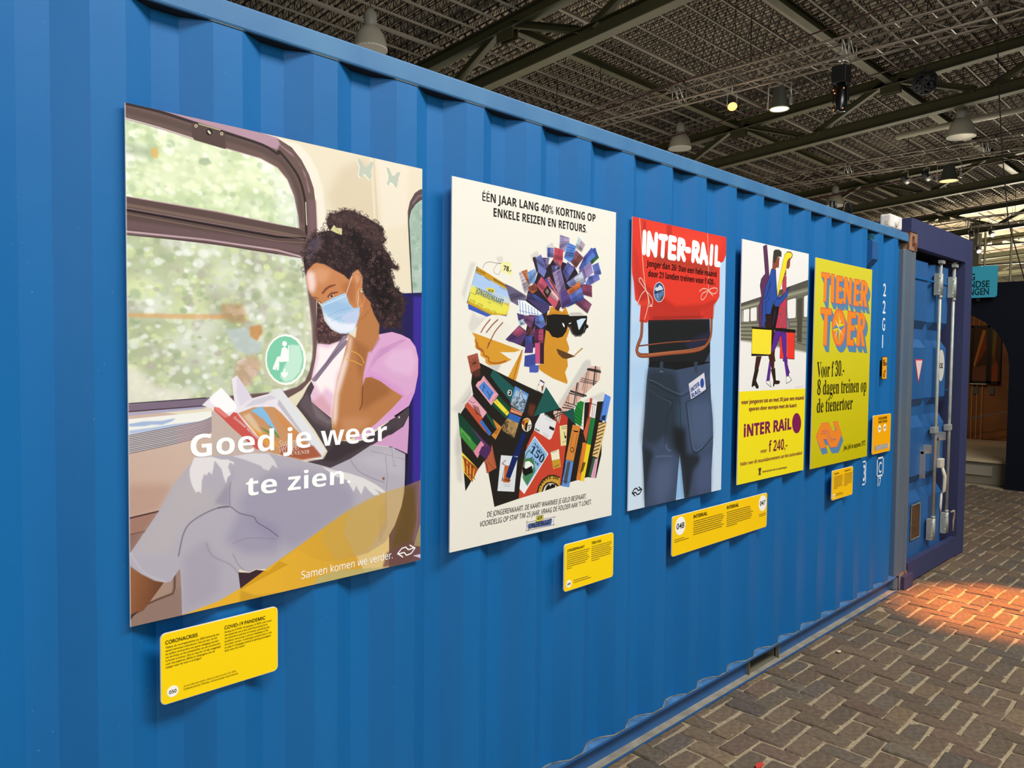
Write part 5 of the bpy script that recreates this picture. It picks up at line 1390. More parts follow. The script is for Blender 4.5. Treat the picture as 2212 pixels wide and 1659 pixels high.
ss #6a6864 1.3 0.8 0 1249,1503 1321,1495 1385,1501 1470,1483
p #f2df1c 1 0 -76,1511 1668,1520 1593,2539 -21,2480
p #7c1d50 1 0 1424,1908 1421,1944 1406,1975 1382,2000 1351,2014 1316,2018 1280,2010 1248,1992 1222,1965 1204,1932 1197,1897 1201,1862 1215,1831 1238,1807 1269,1792 1303,1788 1339,1795 1372,1812 1398,1839 1417,1872
p #5a3a2a 1 0 435,2323 508,2323 499,2342 486,2376 505,2397 438,2396 455,2373 444,2341
@p5
p #d9cf34 1 0 -95,-44 1905,-68 1913,2539 -122,2495 | #c9bd06 714,296 850,2448
p #5b87ad 1 0 233,228 469,228 469,286 399,285 387,567 316,566 316,285 239,286
p #5b87ad 1 0 228,224 464,223 464,281 394,280 382,562 311,561 311,280 234,281
p #5b87ad 1 0 224,219 459,218 458,276 389,275 377,557 306,556 306,275 229,276
p #5b87ad 1 0 219,214 454,213 453,272 384,270 372,552 301,552 301,270 224,272
p #5b87ad 1 0 214,209 449,209 448,267 379,266 367,547 296,547 296,265 219,267
p #5b87ad 1 0 209,205 444,204 443,262 374,261 362,542 291,542 291,261 215,262
p #5b87ad 1 0 204,200 439,199 438,257 369,256 357,537 286,537 286,256 210,257
p #5b87ad 1 0 199,195 434,194 433,252 364,251 352,532 281,532 281,251 205,252
p #5b87ad 1 0 194,190 429,189 428,247 359,246 347,528 276,527 277,246 200,248
p #5b87ad 1 0 189,186 424,184 423,242 354,241 342,523 272,522 272,241 195,243
p #5b87ad 1 0 185,181 419,180 418,238 349,237 337,518 267,517 267,237 190,238
p #5b87ad 1 0 180,176 414,175 413,233 344,232 332,513 262,512 262,232 185,233
p #5b87ad 1 0 175,171 409,170 408,228 339,227 327,508 257,508 257,227 181,229
p #5b87ad 1 0 170,167 404,165 403,223 334,222 322,503 252,503 252,222 176,224
p #5b87ad 1 0 165,162 399,160 398,218 329,217 317,498 247,498 247,218 171,219
s #33507a 1.6 0.7 0 233,228 469,228 469,286 399,285 387,567 316,566 316,285 239,286 233,228
p #5b87ad 1 0 508,230 607,229 610,567 522,564
p #5b87ad 1 0 503,225 602,224 605,562 517,559
p #5b87ad 1 0 498,220 597,219 600,557 512,554
p #5b87ad 1 0 493,215 592,215 594,552 507,549
p #5b87ad 1 0 488,210 586,210 589,547 502,544
p #5b87ad 1 0 483,205 581,205 584,542 497,539
p #5b87ad 1 0 478,200 576,200 579,537 492,534
p #5b87ad 1 0 473,196 571,195 574,532 487,530
p #5b87ad 1 0 468,191 566,190 569,527 482,525
p #5b87ad 1 0 463,186 561,185 564,522 477,520
p #5b87ad 1 0 457,181 556,180 558,517 472,515
p #5b87ad 1 0 452,176 550,176 553,512 467,510
p #5b87ad 1 0 447,171 545,171 548,507 461,505
p #5b87ad 1 0 442,167 540,166 543,502 456,500
p #5b87ad 1 0 437,162 535,161 538,497 451,495
s #33507a 1.6 0.7 0 508,230 607,229 610,567 522,564 508,230
p #5b87ad 1 0 666,238 860,235 859,298 757,298 756,363 837,362 836,423 755,423 756,507 861,510 860,570 661,566
p #5b87ad 1 0 661,233 855,230 854,293 751,293 751,358 832,357 831,418 750,418 750,502 855,505 854,565 656,561
p #5b87ad 1 0 655,228 849,225 849,288 746,288 746,353 826,352 825,413 745,413 745,497 850,500 849,560 651,556
p #5b87ad 1 0 650,223 844,220 843,283 741,283 740,348 821,347 820,408 739,408 740,492 845,495 844,555 645,551
p #5b87ad 1 0 645,218 839,215 838,278 736,278 735,343 816,342 815,403 734,403 735,487 839,490 838,550 640,546
p #5b87ad 1 0 640,213 833,211 832,273 730,273 730,338 810,337 809,398 729,398 729,482 834,485 833,545 635,541
p #5b87ad 1 0 635,208 828,206 827,268 725,268 724,333 805,332 804,393 723,393 724,477 829,480 828,540 630,536
p #5b87ad 1 0 629,204 823,201 822,263 720,263 719,328 800,327 799,388 718,388 719,471 823,475 822,535 625,531
p #5b87ad 1 0 624,199 817,196 816,258 715,258 714,323 794,322 793,383 713,383 714,466 818,470 817,529 619,526
p #5b87ad 1 0 619,194 812,191 811,253 709,253 709,318 789,317 788,378 708,378 708,461 813,465 812,524 614,521
p #5b87ad 1 0 614,189 807,186 806,248 704,248 703,313 784,312 783,373 702,373 703,456 807,460 806,519 609,516
p #5b87ad 1 0 609,184 801,181 800,243 699,243 698,308 778,307 777,368 697,368 698,451 802,455 801,514 604,511
p #5b87ad 1 0 604,179 796,176 795,238 694,239 693,303 773,302 772,363 692,363 693,446 797,450 796,509 599,506
p #5b87ad 1 0 598,174 791,171 790,233 688,234 688,298 768,297 767,358 687,358 687,441 791,444 790,504 594,501
p #5b87ad 1 0 593,169 785,166 785,228 683,229 682,293 762,292 762,353 682,353 682,436 786,439 785,499 588,496
s #33507a 1.6 0.7 0 666,238 860,235 859,298 757,298 756,363 837,362 836,423 755,423 756,507 861,510 860,570 661,566 666,238
p #5b87ad 1 0 909,239 994,238 1068,391 1063,239 1148,240 1139,568 1064,565 975,407 971,563 893,561
p #5b87ad 1 0 903,233 988,233 1062,386 1057,234 1142,235 1133,563 1058,560 970,402 965,557 887,556
p #5b87ad 1 0 898,228 983,228 1057,381 1052,229 1136,230 1128,558 1053,555 964,396 960,552 882,551
p #5b87ad 1 0 892,223 977,223 1051,376 1046,224 1131,225 1122,553 1047,550 959,391 954,547 877,545
p #5b87ad 1 0 887,218 972,218 1046,371 1041,219 1125,220 1116,548 1042,545 953,386 949,542 871,540
p #5b87ad 1 0 882,213 966,213 1040,365 1035,214 1120,215 1111,542 1036,540 948,381 943,537 866,535
p #5b87ad 1 0 876,208 961,208 1035,360 1030,209 1114,209 1105,537 1031,534 943,376 938,532 861,530
p #5b87ad 1 0 871,203 956,203 1029,355 1024,204 1109,204 1100,532 1025,529 937,371 932,527 855,525
p #5b87ad 1 0 865,199 950,198 1024,350 1019,199 1103,199 1094,527 1020,524 932,366 927,521 850,520
p #5b87ad 1 0 860,194 945,193 1018,345 1013,194 1097,194 1089,522 1014,519 926,361 922,516 844,515
p #5b87ad 1 0 855,189 939,188 1013,340 1008,189 1092,189 1083,516 1009,514 921,356 916,511 839,510
p #5b87ad 1 0 849,184 934,183 1007,335 1002,184 1086,184 1078,511 1004,509 915,351 911,506 834,505
p #5b87ad 1 0 844,179 928,178 1002,330 997,179 1081,179 1072,506 998,503 910,346 905,501 828,500
p #5b87ad 1 0 839,174 923,173 996,325 991,174 1075,174 1067,501 993,498 905,341 900,496 823,494
p #5b87ad 1 0 833,169 918,168 991,320 986,169 1070,169 1061,496 987,493 899,336 895,491 818,489
s #33507a 1.6 0.7 0 909,239 994,238 1068,391 1063,239 1148,240 1139,568 1064,565 975,407 971,563 893,561 909,239
p #5b87ad 1 0 1213,241 1398,239 1397,302 1299,302 1298,366 1385,366 1384,426 1296,425 1294,511 1390,513 1388,576 1209,572
p #5b87ad 1 0 1208,236 1392,234 1391,296 1293,297 1292,361 1379,360 1378,420 1291,420 1289,506 1384,507 1383,570 1204,567
p #5b87ad 1 0 1202,231 1386,229 1385,291 1287,292 1286,356 1374,355 1372,415 1285,415 1283,500 1378,502 1377,565 1198,561
p #5b87ad 1 0 1196,226 1380,224 1379,286 1282,287 1281,351 1368,350 1367,410 1279,409 1277,495 1372,497 1371,560 1192,556
p #5b87ad 1 0 1191,221 1375,219 1373,281 1276,282 1275,345 1362,345 1361,405 1274,404 1271,490 1366,491 1365,554 1187,551
p #5b87ad 1 0 1185,215 1369,213 1368,276 1270,277 1269,340 1356,339 1355,399 1268,399 1266,485 1361,486 1360,549 1181,546
p #5b87ad 1 0 1179,210 1363,208 1362,270 1264,271 1263,335 1351,334 1349,394 1262,394 1260,479 1355,481 1354,544 1176,540
p #5b87ad 1 0 1174,205 1357,203 1356,265 1259,266 1258,330 1345,329 1344,389 1256,389 1254,474 1349,476 1348,539 1170,535
p #5b87ad 1 0 1168,200 1352,198 1350,260 1253,261 1252,325 1339,324 1338,384 1251,383 1249,469 1343,470 1342,533 1164,530
p #5b87ad 1 0 1163,195 1346,193 1345,255 1247,256 1246,320 1333,319 1332,379 1245,378 1243,464 1338,465 1337,528 1159,525
p #5b87ad 1 0 1157,190 1340,188 1339,250 1242,251 1241,314 1328,313 1326,373 1239,373 1237,458 1332,460 1331,523 1153,519
p #5b87ad 1 0 1151,185 1334,182 1333,244 1236,246 1235,309 1322,308 1321,368 1234,368 1232,453 1326,455 1325,517 1148,514
p #5b87ad 1 0 1146,180 1329,177 1327,239 1230,241 1229,304 1316,303 1315,363 1228,363 1226,448 1320,449 1319,512 1142,509
p #5b87ad 1 0 1140,175 1323,172 1322,234 1225,235 1224,299 1310,298 1309,358 1223,357 1220,443 1315,444 1314,507 1136,504
p #5b87ad 1 0 1135,170 1317,167 1316,229 1219,230 1218,294 1305,293 1303,352 1217,352 1215,438 1309,439 1308,502 1131,499
s #33507a 1.6 0.7 0 1213,241 1398,239 1397,302 1299,302 1298,366 1385,366 1384,426 1296,425 1294,511 1390,513 1388,576 1209,572 1213,241
p #5b87ad 1 0 1445,238 1582,241 1660,281 1682,331 1659,394 1608,429 1676,575 1577,573 1521,443 1524,572 1440,568
p #5b87ad 1 0 1439,233 1576,236 1654,276 1676,326 1653,388 1602,424 1670,569 1571,568 1515,437 1518,567 1434,563
p #5b87ad 1 0 1433,227 1570,230 1648,271 1670,320 1647,383 1596,419 1664,564 1565,563 1509,432 1512,561 1428,557
p #5b87ad 1 0 1427,222 1564,225 1642,265 1664,315 1641,378 1590,413 1658,558 1559,557 1503,427 1506,556 1422,552
p #5b87ad 1 0 1421,217 1558,220 1636,260 1658,310 1635,372 1584,408 1652,553 1553,552 1497,421 1501,551 1417,547
p #5b87ad 1 0 1415,212 1552,215 1630,255 1652,304 1629,367 1578,403 1646,548 1548,547 1492,416 1495,545 1411,541
p #5b87ad 1 0 1410,207 1547,210 1624,250 1646,299 1623,362 1572,398 1640,542 1542,541 1486,411 1489,540 1405,536
p #5b87ad 1 0 1404,202 1541,204 1618,244 1640,294 1617,356 1566,392 1634,537 1536,536 1480,406 1483,535 1399,531
p #5b87ad 1 0 1398,196 1535,199 1612,239 1634,288 1611,351 1560,387 1628,531 1530,530 1474,400 1477,529 1393,526
p #5b87ad 1 0 1392,191 1529,194 1606,234 1628,283 1605,346 1554,382 1622,526 1524,525 1468,395 1471,524 1388,520
p #5b87ad 1 0 1387,186 1523,189 1600,229 1622,278 1599,340 1548,376 1616,521 1518,520 1462,390 1465,519 1382,515
p #5b87ad 1 0 1381,181 1517,183 1594,223 1616,273 1593,335 1542,371 1610,515 1512,514 1456,384 1460,513 1376,510
p #5b87ad 1 0 1375,176 1511,178 1588,218 1610,267 1587,330 1537,366 1604,510 1506,509 1451,379 1454,508 1370,504
p #5b87ad 1 0 1369,170 1505,173 1582,213 1604,262 1581,325 1531,360 1599,504 1500,504 1445,374 1448,503 1365,499
p #5b87ad 1 0 1363,165 1499,168 1576,207 1598,257 1576,319 1525,355 1593,499 1495,498 1439,369 1442,497 1359,494
s #33507a 1.6 0.7 0 1445,238 1582,241 1660,281 1682,331 1659,394 1608,429 1676,575 1577,573 1521,443 1524,572 1440,568 1445,238
p #5b87ad 1 0 239,640 555,646 550,718 448,716 437,1083 339,1077 347,712 239,711
p #5b87ad 1 0 234,635 550,640 545,713 443,711 432,1078 334,1072 342,707 234,706
p #5b87ad 1 0 229,631 545,635 540,708 438,706 427,1073 329,1067 337,702 229,701
p #5b87ad 1 0 225,626 540,630 535,703 433,701 422,1068 324,1062 332,697 225,696
p #5b87ad 1 0 220,621 535,625 530,698 428,696 417,1062 319,1057 327,692 220,691
p #5b87ad 1 0 215,616 529,620 525,693 423,691 412,1057 314,1052 322,687 215,687
p #5b87ad 1 0 210,611 524,615 520,688 418,686 407,1052 309,1047 317,682 210,682
p #5b87ad 1 0 205,606 519,610 515,683 413,681 402,1047 304,1041 312,677 205,677
p #5b87ad 1 0 200,601 514,605 510,678 408,676 397,1042 299,1036 308,672 200,672
p #5b87ad 1 0 195,596 509,600 504,673 403,671 392,1037 294,1031 303,667 195,667
p #5b87ad 1 0 190,591 504,595 499,668 398,666 387,1032 290,1026 298,662 191,662
p #5b87ad 1 0 186,587 499,590 494,663 393,661 382,1027 285,1021 293,657 186,657
p #5b87ad 1 0 181,582 494,585 489,658 388,656 377,1022 280,1016 288,653 181,652
p #5b87ad 1 0 176,577 489,580 484,653 383,651 372,1016 275,1011 283,648 176,647
p #5b87ad 1 0 171,572 484,575 479,648 378,646 367,1011 270,1006 278,643 171,642
s #33507a 1.6 0.7 0 239,640 555,646 550,718 448,716 437,1083 339,1077 347,712 239,711 239,640
p #5b87ad 1 0 1040,649 1314,654 1306,731 1167,730 1160,819 1286,820 1278,892 1152,889 1147,1001 1268,1005 1260,1081 1030,1072
p #5b87ad 1 0 1034,644 1308,649 1300,726 1161,724 1154,813 1280,815 1272,887 1146,883 1141,995 1262,1000 1254,1075 1025,1067
p #5b87ad 1 0 1029,638 1302,643 1294,720 1155,719 1149,808 1275,810 1267,881 1141,878 1135,990 1256,994 1248,1070 1019,1062
p #5b87ad 1 0 1023,633 1297,638 1289,715 1150,714 1143,803 1269,804 1261,876 1135,873 1130,985 1251,989 1243,1064 1014,1056
p #5b87ad 1 0 1018,628 1291,633 1283,710 1144,708 1137,797 1263,799 1255,870 1130,867 1124,979 1245,984 1237,1059 1008,1051
p #5b87ad 1 0 1012,623 1285,628 1277,704 1139,703 1132,792 1258,793 1250,865 1124,862 1119,974 1239,978 1231,1053 1003,1045
p #5b87ad 1 0 1007,618 1279,622 1272,699 1133,698 1126,787 1252,788 1244,860 1118,857 1113,968 1234,973 1226,1048 997,1040
p #5b87ad 1 0 1001,612 1274,617 1266,694 1128,693 1121,781 1246,783 1238,854 1113,851 1108,963 1228,967 1220,1043 992,1035
p #5b87ad 1 0 996,607 1268,612 1260,688 1122,687 1115,776 1241,777 1233,849 1107,846 1102,958 1222,962 1215,1037 986,1029
p #5b87ad 1 0 990,602 1262,606 1255,683 1116,682 1110,771 1235,772 1227,844 1102,841 1096,952 1217,956 1209,1032 981,1024
p #5b87ad 1 0 985,597 1257,601 1249,678 1111,677 1104,765 1229,767 1221,838 1096,835 1091,947 1211,951 1203,1026 975,1019
p #5b87ad 1 0 979,592 1251,596 1243,673 1105,672 1099,760 1224,761 1216,833 1091,830 1085,942 1205,946 1198,1021 970,1013
p #5b87ad 1 0 974,586 1245,591 1238,667 1100,666 1093,755 1218,756 1210,827 1085,825 1080,936 1200,940 1192,1015 964,1008
p #5b87ad 1 0 969,581 1240,585 1232,662 1094,661 1087,750 1212,751 1204,822 1080,819 1074,931 1194,935 1186,1010 959,1003
p #5b87ad 1 0 963,576 1234,580 1226,657 1089,656 1082,744 1207,745 1199,817 1074,814 1069,926 1189,930 1181,1005 954,997
s #33507a 1.6 0.7 0 1040,649 1314,654 1306,731 1167,730 1160,819 1286,820 1278,892 1152,889 1147,1001 1268,1005 1260,1081 1030,1072 1040,649
p #5b87ad 1 0 1373,654 1517,660 1607,702 1630,772 1595,850 1539,882 1629,1086 1521,1083 1461,894 1458,1082 1344,1075
p #5b87ad 1 0 1367,648 1511,655 1601,697 1624,767 1589,844 1533,876 1623,1080 1515,1077 1455,888 1452,1076 1338,1070
p #5b87ad 1 0 1361,643 1505,649 1595,691 1618,761 1583,839 1527,871 1617,1074 1509,1072 1449,883 1446,1071 1332,1065
p #5b87ad 1 0 1356,637 1499,644 1589,686 1612,756 1577,833 1521,865 1611,1069 1503,1066 1444,878 1440,1065 1326,1059
p #5b87ad 1 0 1350,632 1493,639 1583,680 1606,750 1571,828 1515,860 1605,1063 1497,1061 1438,872 1434,1060 1321,1054
p #5b87ad 1 0 1344,627 1487,633 1577,675 1600,745 1566,822 1510,854 1600,1058 1491,1055 1432,867 1429,1054 1315,1048
p #5b87ad 1 0 1338,622 1481,628 1571,669 1594,740 1560,817 1504,849 1594,1052 1485,1050 1426,861 1423,1049 1309,1043
p #5b87ad 1 0 1333,616 1476,623 1565,664 1588,734 1554,811 1498,843 1588,1046 1479,1044 1420,856 1417,1043 1303,1037
p #5b87ad 1 0 1327,611 1470,617 1559,659 1583,729 1548,806 1492,838 1582,1041 1474,1039 1415,850 1411,1038 1298,1032
p #5b87ad 1 0 1321,606 1464,612 1553,653 1577,723 1542,800 1486,832 1576,1035 1468,1033 1409,845 1405,1032 1292,1026
p #5b87ad 1 0 1315,600 1458,606 1548,648 1571,718 1536,795 1480,827 1570,1030 1462,1028 1403,839 1400,1027 1286,1021
p #5b87ad 1 0 1310,595 1452,601 1542,642 1565,712 1530,789 1474,822 1564,1024 1456,1022 1397,834 1394,1021 1281,1015
p #5b87ad 1 0 1304,590 1446,596 1536,637 1559,707 1524,784 1469,816 1558,1019 1450,1017 1391,829 1388,1016 1275,1010
p #5b87ad 1 0 1298,584 1441,590 1530,632 1553,701 1518,779 1463,811 1552,1013 1444,1011 1386,823 1382,1010 1269,1004
p #5b87ad 1 0 1293,579 1435,585 1524,626 1547,696 1512,773 1457,805 1546,1007 1439,1006 1380,818 1376,1005 1264,999
s #33507a 1.6 0.7 0 1373,654 1517,660 1607,702 1630,772 1595,850 1539,882 1629,1086 1521,1083 1461,894 1458,1082 1344,1075 1373,654
p #5b87ad 1 0 992,853 988,913 970,968 939,1016 898,1053 848,1077 795,1085 741,1078 690,1057 645,1022 610,977 586,923 576,866 579,808 596,754 625,707 665,669 713,645 766,634 821,640 873,660 919,694 956,740 980,794
p #5b87ad 1 0 986,848 983,907 965,963 934,1011 892,1048 843,1072 789,1080 735,1073 684,1052 640,1017 605,971 581,918 571,861 574,803 591,749 620,702 660,664 708,640 761,629 815,634 867,655 913,689 950,735 975,789
p #5b87ad 1 0 981,843 977,902 959,958 929,1006 887,1043 838,1066 784,1075 730,1068 679,1046 635,1012 600,966 576,913 566,856 569,798 586,744 615,697 655,659 703,635 756,624 810,629 862,650 908,684 945,730 970,784
p #5b87ad 1 0 975,837 972,897 954,953 923,1000 882,1037 832,1061 779,1070 725,1063 674,1041 629,1006 594,961 571,908 560,851 564,793 580,739 610,691 649,654 697,629 750,619 805,624 857,644 903,679 939,724 964,779
p #5b87ad 1 0 970,832 966,892 948,947 918,995 876,1032 827,1056 774,1064 720,1057 669,1036 624,1001 589,956 566,903 555,846 558,788 575,734 604,686 644,649 692,624 745,614 799,619 851,639 897,673 934,719 959,773
p #5b87ad 1 0 964,827 961,886 943,942 912,990 871,1027 822,1050 768,1059 714,1052 664,1031 619,996 584,951 561,898 550,841 553,783 570,729 599,681 639,644 687,619 740,609 794,614 846,634 892,668 928,714 953,768
p #5b87ad 1 0 959,822 955,881 938,937 907,985 865,1022 816,1045 763,1054 709,1047 658,1026 614,991 579,946 555,893 545,836 548,778 565,724 594,676 634,639 682,614 735,604 789,609 841,629 886,663 923,709 948,763
p #5b87ad 1 0 953,816 950,876 932,931 901,979 860,1016 811,1040 758,1048 704,1042 653,1020 609,986 574,940 550,888 540,830 543,773 560,719 589,671 629,634 677,609 729,599 783,604 835,624 881,658 918,704 942,758
p #5b87ad 1 0 948,811 944,870 927,926 896,974 855,1011 806,1035 752,1043 699,1037 648,1015 604,981 569,935 545,882 535,825 538,768 555,714 584,666 624,629 671,604 724,594 778,599 830,619 876,653 912,698 937,752
p #5b87ad 1 0 943,806 939,865 921,921 891,969 849,1006 800,1029 747,1038 693,1031 643,1010 598,975 564,930 540,877 530,820 533,763 550,708 579,661 618,624 666,599 719,589 773,594 824,614 870,648 907,693 932,747
p #5b87ad 1 0 937,801 934,860 916,916 885,963 844,1000 795,1024 742,1033 688,1026 638,1005 593,970 558,925 535,872 525,815 528,758 544,703 574,656 613,619 661,594 713,584 767,589 819,609 865,642 901,688 926,742
p #5b87ad 1 0 932,795 928,855 911,910 880,958 839,995 790,1019 737,1027 683,1021 632,1000 588,965 553,920 530,867 519,810 523,753 539,698 568,651 608,614 656,589 708,579 762,583 814,603 860,637 896,683 921,737
p #5b87ad 1 0 926,790 923,849 905,905 875,953 833,990 784,1014 731,1022 678,1016 627,994 583,960 548,915 525,862 514,805 518,748 534,693 563,646 603,609 650,584 703,573 757,578 808,598 854,632 891,678 915,732
p #5b87ad 1 0 921,785 917,844 900,900 869,948 828,985 779,1008 726,1017 672,1010 622,989 578,955 543,910 520,857 509,800 512,742 529,688 558,641 598,604 645,579 698,568 752,573 803,593 849,627 885,672 910,726
p #5b87ad 1 0 915,780 912,839 894,894 864,942 823,979 774,1003 721,1012 667,1005 617,984 573,950 538,905 515,852 504,795 507,737 524,683 553,636 593,599 640,574 693,563 746,568 798,588 843,622 880,667 905,721
s #33507a 1.6 0.7 0 992,853 988,913 970,968 939,1016 898,1053 848,1077 795,1085 741,1078 690,1057 645,1022 610,977 586,923 576,866 579,808 596,754 625,707 665,669 713,645 766,634 821,640 873,660 919,694 956,740 980,794 992,853
s #d8495a 5.5 1 0 160,157 394,156 393,213 324,213 312,493 242,493 242,213 166,215 160,157
p #f08a2c 1 0 160,157 394,156 393,213 324,213 312,493 242,493 242,213 166,215
s #c8404a 1.6 1 0 160,157 394,156 393,213 324,213 312,493 242,493 242,213 166,215 160,157
s #d8495a 5.5 1 0 432,157 530,156 533,492 446,490 432,157
p #f08a2c 1 0 432,157 530,156 533,492 446,490
s #c8404a 1.6 1 0 432,157 530,156 533,492 446,490 432,157
s #d8495a 5.5 1 0 588,165 780,161 779,223 678,224 677,289 757,287 756,348 676,348 677,431 781,434 780,494 583,491 588,165
p #f08a2c 1 0 588,165 780,161 779,223 678,224 677,289 757,287 756,348 676,348 677,431 781,434 780,494 583,491
s #c8404a 1.6 1 0 588,165 780,161 779,223 678,224 677,289 757,287 756,348 676,348 677,431 781,434 780,494 583,491 588,165
s #d8495a 5.5 1 0 828,164 912,163 985,314 980,164 1064,164 1056,491 982,488 894,331 889,486 812,484 828,164
p #f08a2c 1 0 828,164 912,163 985,314 980,164 1064,164 1056,491 982,488 894,331 889,486 812,484
s #c8404a 1.6 1 0 828,164 912,163 985,314 980,164 1064,164 1056,491 982,488 894,331 889,486 812,484 828,164
s #d8495a 5.5 1 0 1129,165 1311,162 1310,224 1213,225 1213,289 1299,287 1298,347 1211,347 1209,432 1303,434 1302,496 1125,493 1129,165
p #f08a2c 1 0 1129,165 1311,162 1310,224 1213,225 1213,289 1299,287 1298,347 1211,347 1209,432 1303,434 1302,496 1125,493
s #c8404a 1.6 1 0 1129,165 1311,162 1310,224 1213,225 1213,289 1299,287 1298,347 1211,347 1209,432 1303,434 1302,496 1125,493 1129,165
s #d8495a 5.5 1 0 1358,160 1493,163 1570,202 1592,251 1570,314 1519,350 1587,494 1489,493 1433,363 1436,492 1353,489 1358,160
p #f08a2c 1 0 1358,160 1493,163 1570,202 1592,251 1570,314 1519,350 1587,494 1489,493 1433,363 1436,492 1353,489
s #c8404a 1.6 1 0 1358,160 1493,163 1570,202 1592,251 1570,314 1519,350 1587,494 1489,493 1433,363 1436,492 1353,489 1358,160
s #d8495a 5.5 1 0 166,567 479,570 474,643 373,641 362,1006 265,1001 273,638 166,638 166,567
p #f08a2c 1 0 166,567 479,570 474,643 373,641 362,1006 265,1001 273,638 166,638
s #c8404a 1.6 1 0 166,567 479,570 474,643 373,641 362,1006 265,1001 273,638 166,638 166,567
s #d8495a 5.5 1 0 910,775 907,834 889,889 858,937 817,974 769,998 716,1007 662,1000 612,979 568,944 533,899 509,847 499,790 502,732 519,678 548,631 587,594 635,569 687,558 741,563 793,583 838,617 875,662 899,716 910,775
p #f08a2c 1 0 910,775 907,834 889,889 858,937 817,974 769,998 716,1007 662,1000 612,979 568,944 533,899 509,847 499,790 502,732 519,678 548,631 587,594 635,569 687,558 741,563 793,583 838,617 875,662 899,716
s #c8404a 1.6 1 0 910,775 907,834 889,889 858,937 817,974 769,998 716,1007 662,1000 612,979 568,944 533,899 509,847 499,790 502,732 519,678 548,631 587,594 635,569 687,558 741,563 793,583 838,617 875,662 899,716 910,775
s #d8495a 5.5 1 0 958,571 1228,575 1221,651 1083,651 1076,739 1201,740 1193,811 1068,809 1063,920 1183,924 1175,999 948,992 958,571
p #f08a2c 1 0 958,571 1228,575 1221,651 1083,651 1076,739 1201,740 1193,811 1068,809 1063,920 1183,924 1175,999 948,992
s #c8404a 1.6 1 0 958,571 1228,575 1221,651 1083,651 1076,739 1201,740 1193,811 1068,809 1063,920 1183,924 1175,999 948,992 958,571
s #d8495a 5.5 1 0 1287,574 1429,580 1518,621 1541,691 1507,768 1451,800 1540,1002 1433,1000 1374,812 1371,999 1258,994 1287,574
p #f08a2c 1 0 1287,574 1429,580 1518,621 1541,691 1507,768 1451,800 1540,1002 1433,1000 1374,812 1371,999 1258,994
s #c8404a 1.6 1 0 1287,574 1429,580 1518,621 1541,691 1507,768 1451,800 1540,1002 1433,1000 1374,812 1371,999 1258,994 1287,574
p #5b87ad 1 0 1450,221 1485,229 1493,274 1455,297 1439,295 1440,224
s #d8495a 3 1 0 1450,221 1485,229 1493,274 1455,297 1439,295 1440,224 1450,221
p #5b87ad 1 0 1389,647 1426,653 1444,695 1426,730 1385,737
s #d8495a 3 1 0 1389,647 1426,653 1444,695 1426,730 1385,737 1389,647
s #d8495a 4 1 0 891,775 888,831 872,883 844,928 807,963 763,985 715,993 666,987 620,967 580,935 548,892 527,843 517,789 520,735 535,684 561,640 597,604 640,581 688,572 737,576 784,595 825,627 858,670 881,720 891,775
p #f5e9d0 1 0 579,688 693,764 788,655 708,777 838,883 695,797 579,928 678,788
p #d9d02e 1 0 889,746 702,784 686,726
p #5b87ad 1 0 889,751 762,818 695,784
p #d9d02e 1 0 503,808 695,784 670,840
p #5b87ad 1 0 503,808 618,752 694,781
p #d9d02e 1 0 666,594 708,780 744,714
p #5b87ad 1 0 713,963 678,788 648,851
p #d9d02e 1 0 713,963 695,787 741,848
s #3a4a3a 1.5 0.7 0 666,594 713,963
s #3a4a3a 1.5 0.7 0 503,808 889,748
p #5b87ad 1 0 323,2005 525,2006 642,2121 767,2119 660,2008 790,2009 928,2180 792,2319 593,2309 477,2195 381,2194 478,2295 317,2300 180,2145
p #5b87ad 1 0 318,1999 521,2000 638,2114 762,2112 656,2001 785,2002 923,2173 787,2312 589,2302 473,2189 377,2187 474,2288 313,2294 176,2139
p #5b87ad 1 0 314,1992 517,1993 634,2108 758,2105 651,1995 781,1995 919,2167 783,2305 584,2295 468,2182 373,2180 470,2282 309,2287 172,2133
p #5b87ad 1 0 310,1986 513,1987 629,2101 753,2098 647,1988 776,1989 914,2160 778,2299 580,2289 464,2176 369,2174 466,2275 305,2281 168,2126
p #5b87ad 1 0 306,1979 508,1980 625,2094 749,2092 643,1981 772,1982 910,2153 774,2292 576,2282 460,2169 365,2167 461,2269 301,2274 164,2120
p #5b87ad 1 0 302,1973 504,1974 621,2088 744,2085 638,1975 768,1975 905,2146 770,2285 571,2275 456,2162 361,2161 457,2262 297,2268 160,2113
p #5b87ad 1 0 298,1967 500,1967 616,2081 740,2078 634,1968 763,1969 901,2139 765,2278 567,2269 451,2156 356,2154 453,2255 293,2261 156,2107
p #5b87ad 1 0 294,1960 495,1961 612,2075 736,2072 629,1962 759,1962 896,2133 761,2272 563,2262 447,2149 352,2148 449,2249 288,2255 152,2101
p #5b87ad 1 0 289,1954 491,1954 608,2068 731,2065 625,1955 754,1955 892,2126 756,2265 558,2256 443,2143 348,2141 444,2242 284,2248 148,2094
p #5b87ad 1 0 285,1947 487,1948 603,2061 727,2058 621,1948 750,1949 887,2119 752,2258 554,2249 439,2136 344,2135 440,2236 280,2242 144,2088
p #5b87ad 1 0 281,1941 483,1941 599,2055 722,2052 616,1942 745,1942 883,2112 747,2252 550,2242 435,2130 340,2128 436,2229 276,2235 140,2082
p #5b87ad 1 0 277,1935 478,1935 595,2048 718,2045 612,1935 741,1936 878,2106 743,2245 546,2236 430,2123 335,2122 432,2223 272,2229 136,2075
s #d8495a 5 1 0 273,1928 474,1928 590,2042 714,2038 608,1929 737,1929 874,2099 739,2238 541,2229 426,2117 331,2116 427,2216 268,2222 132,2069 273,1928
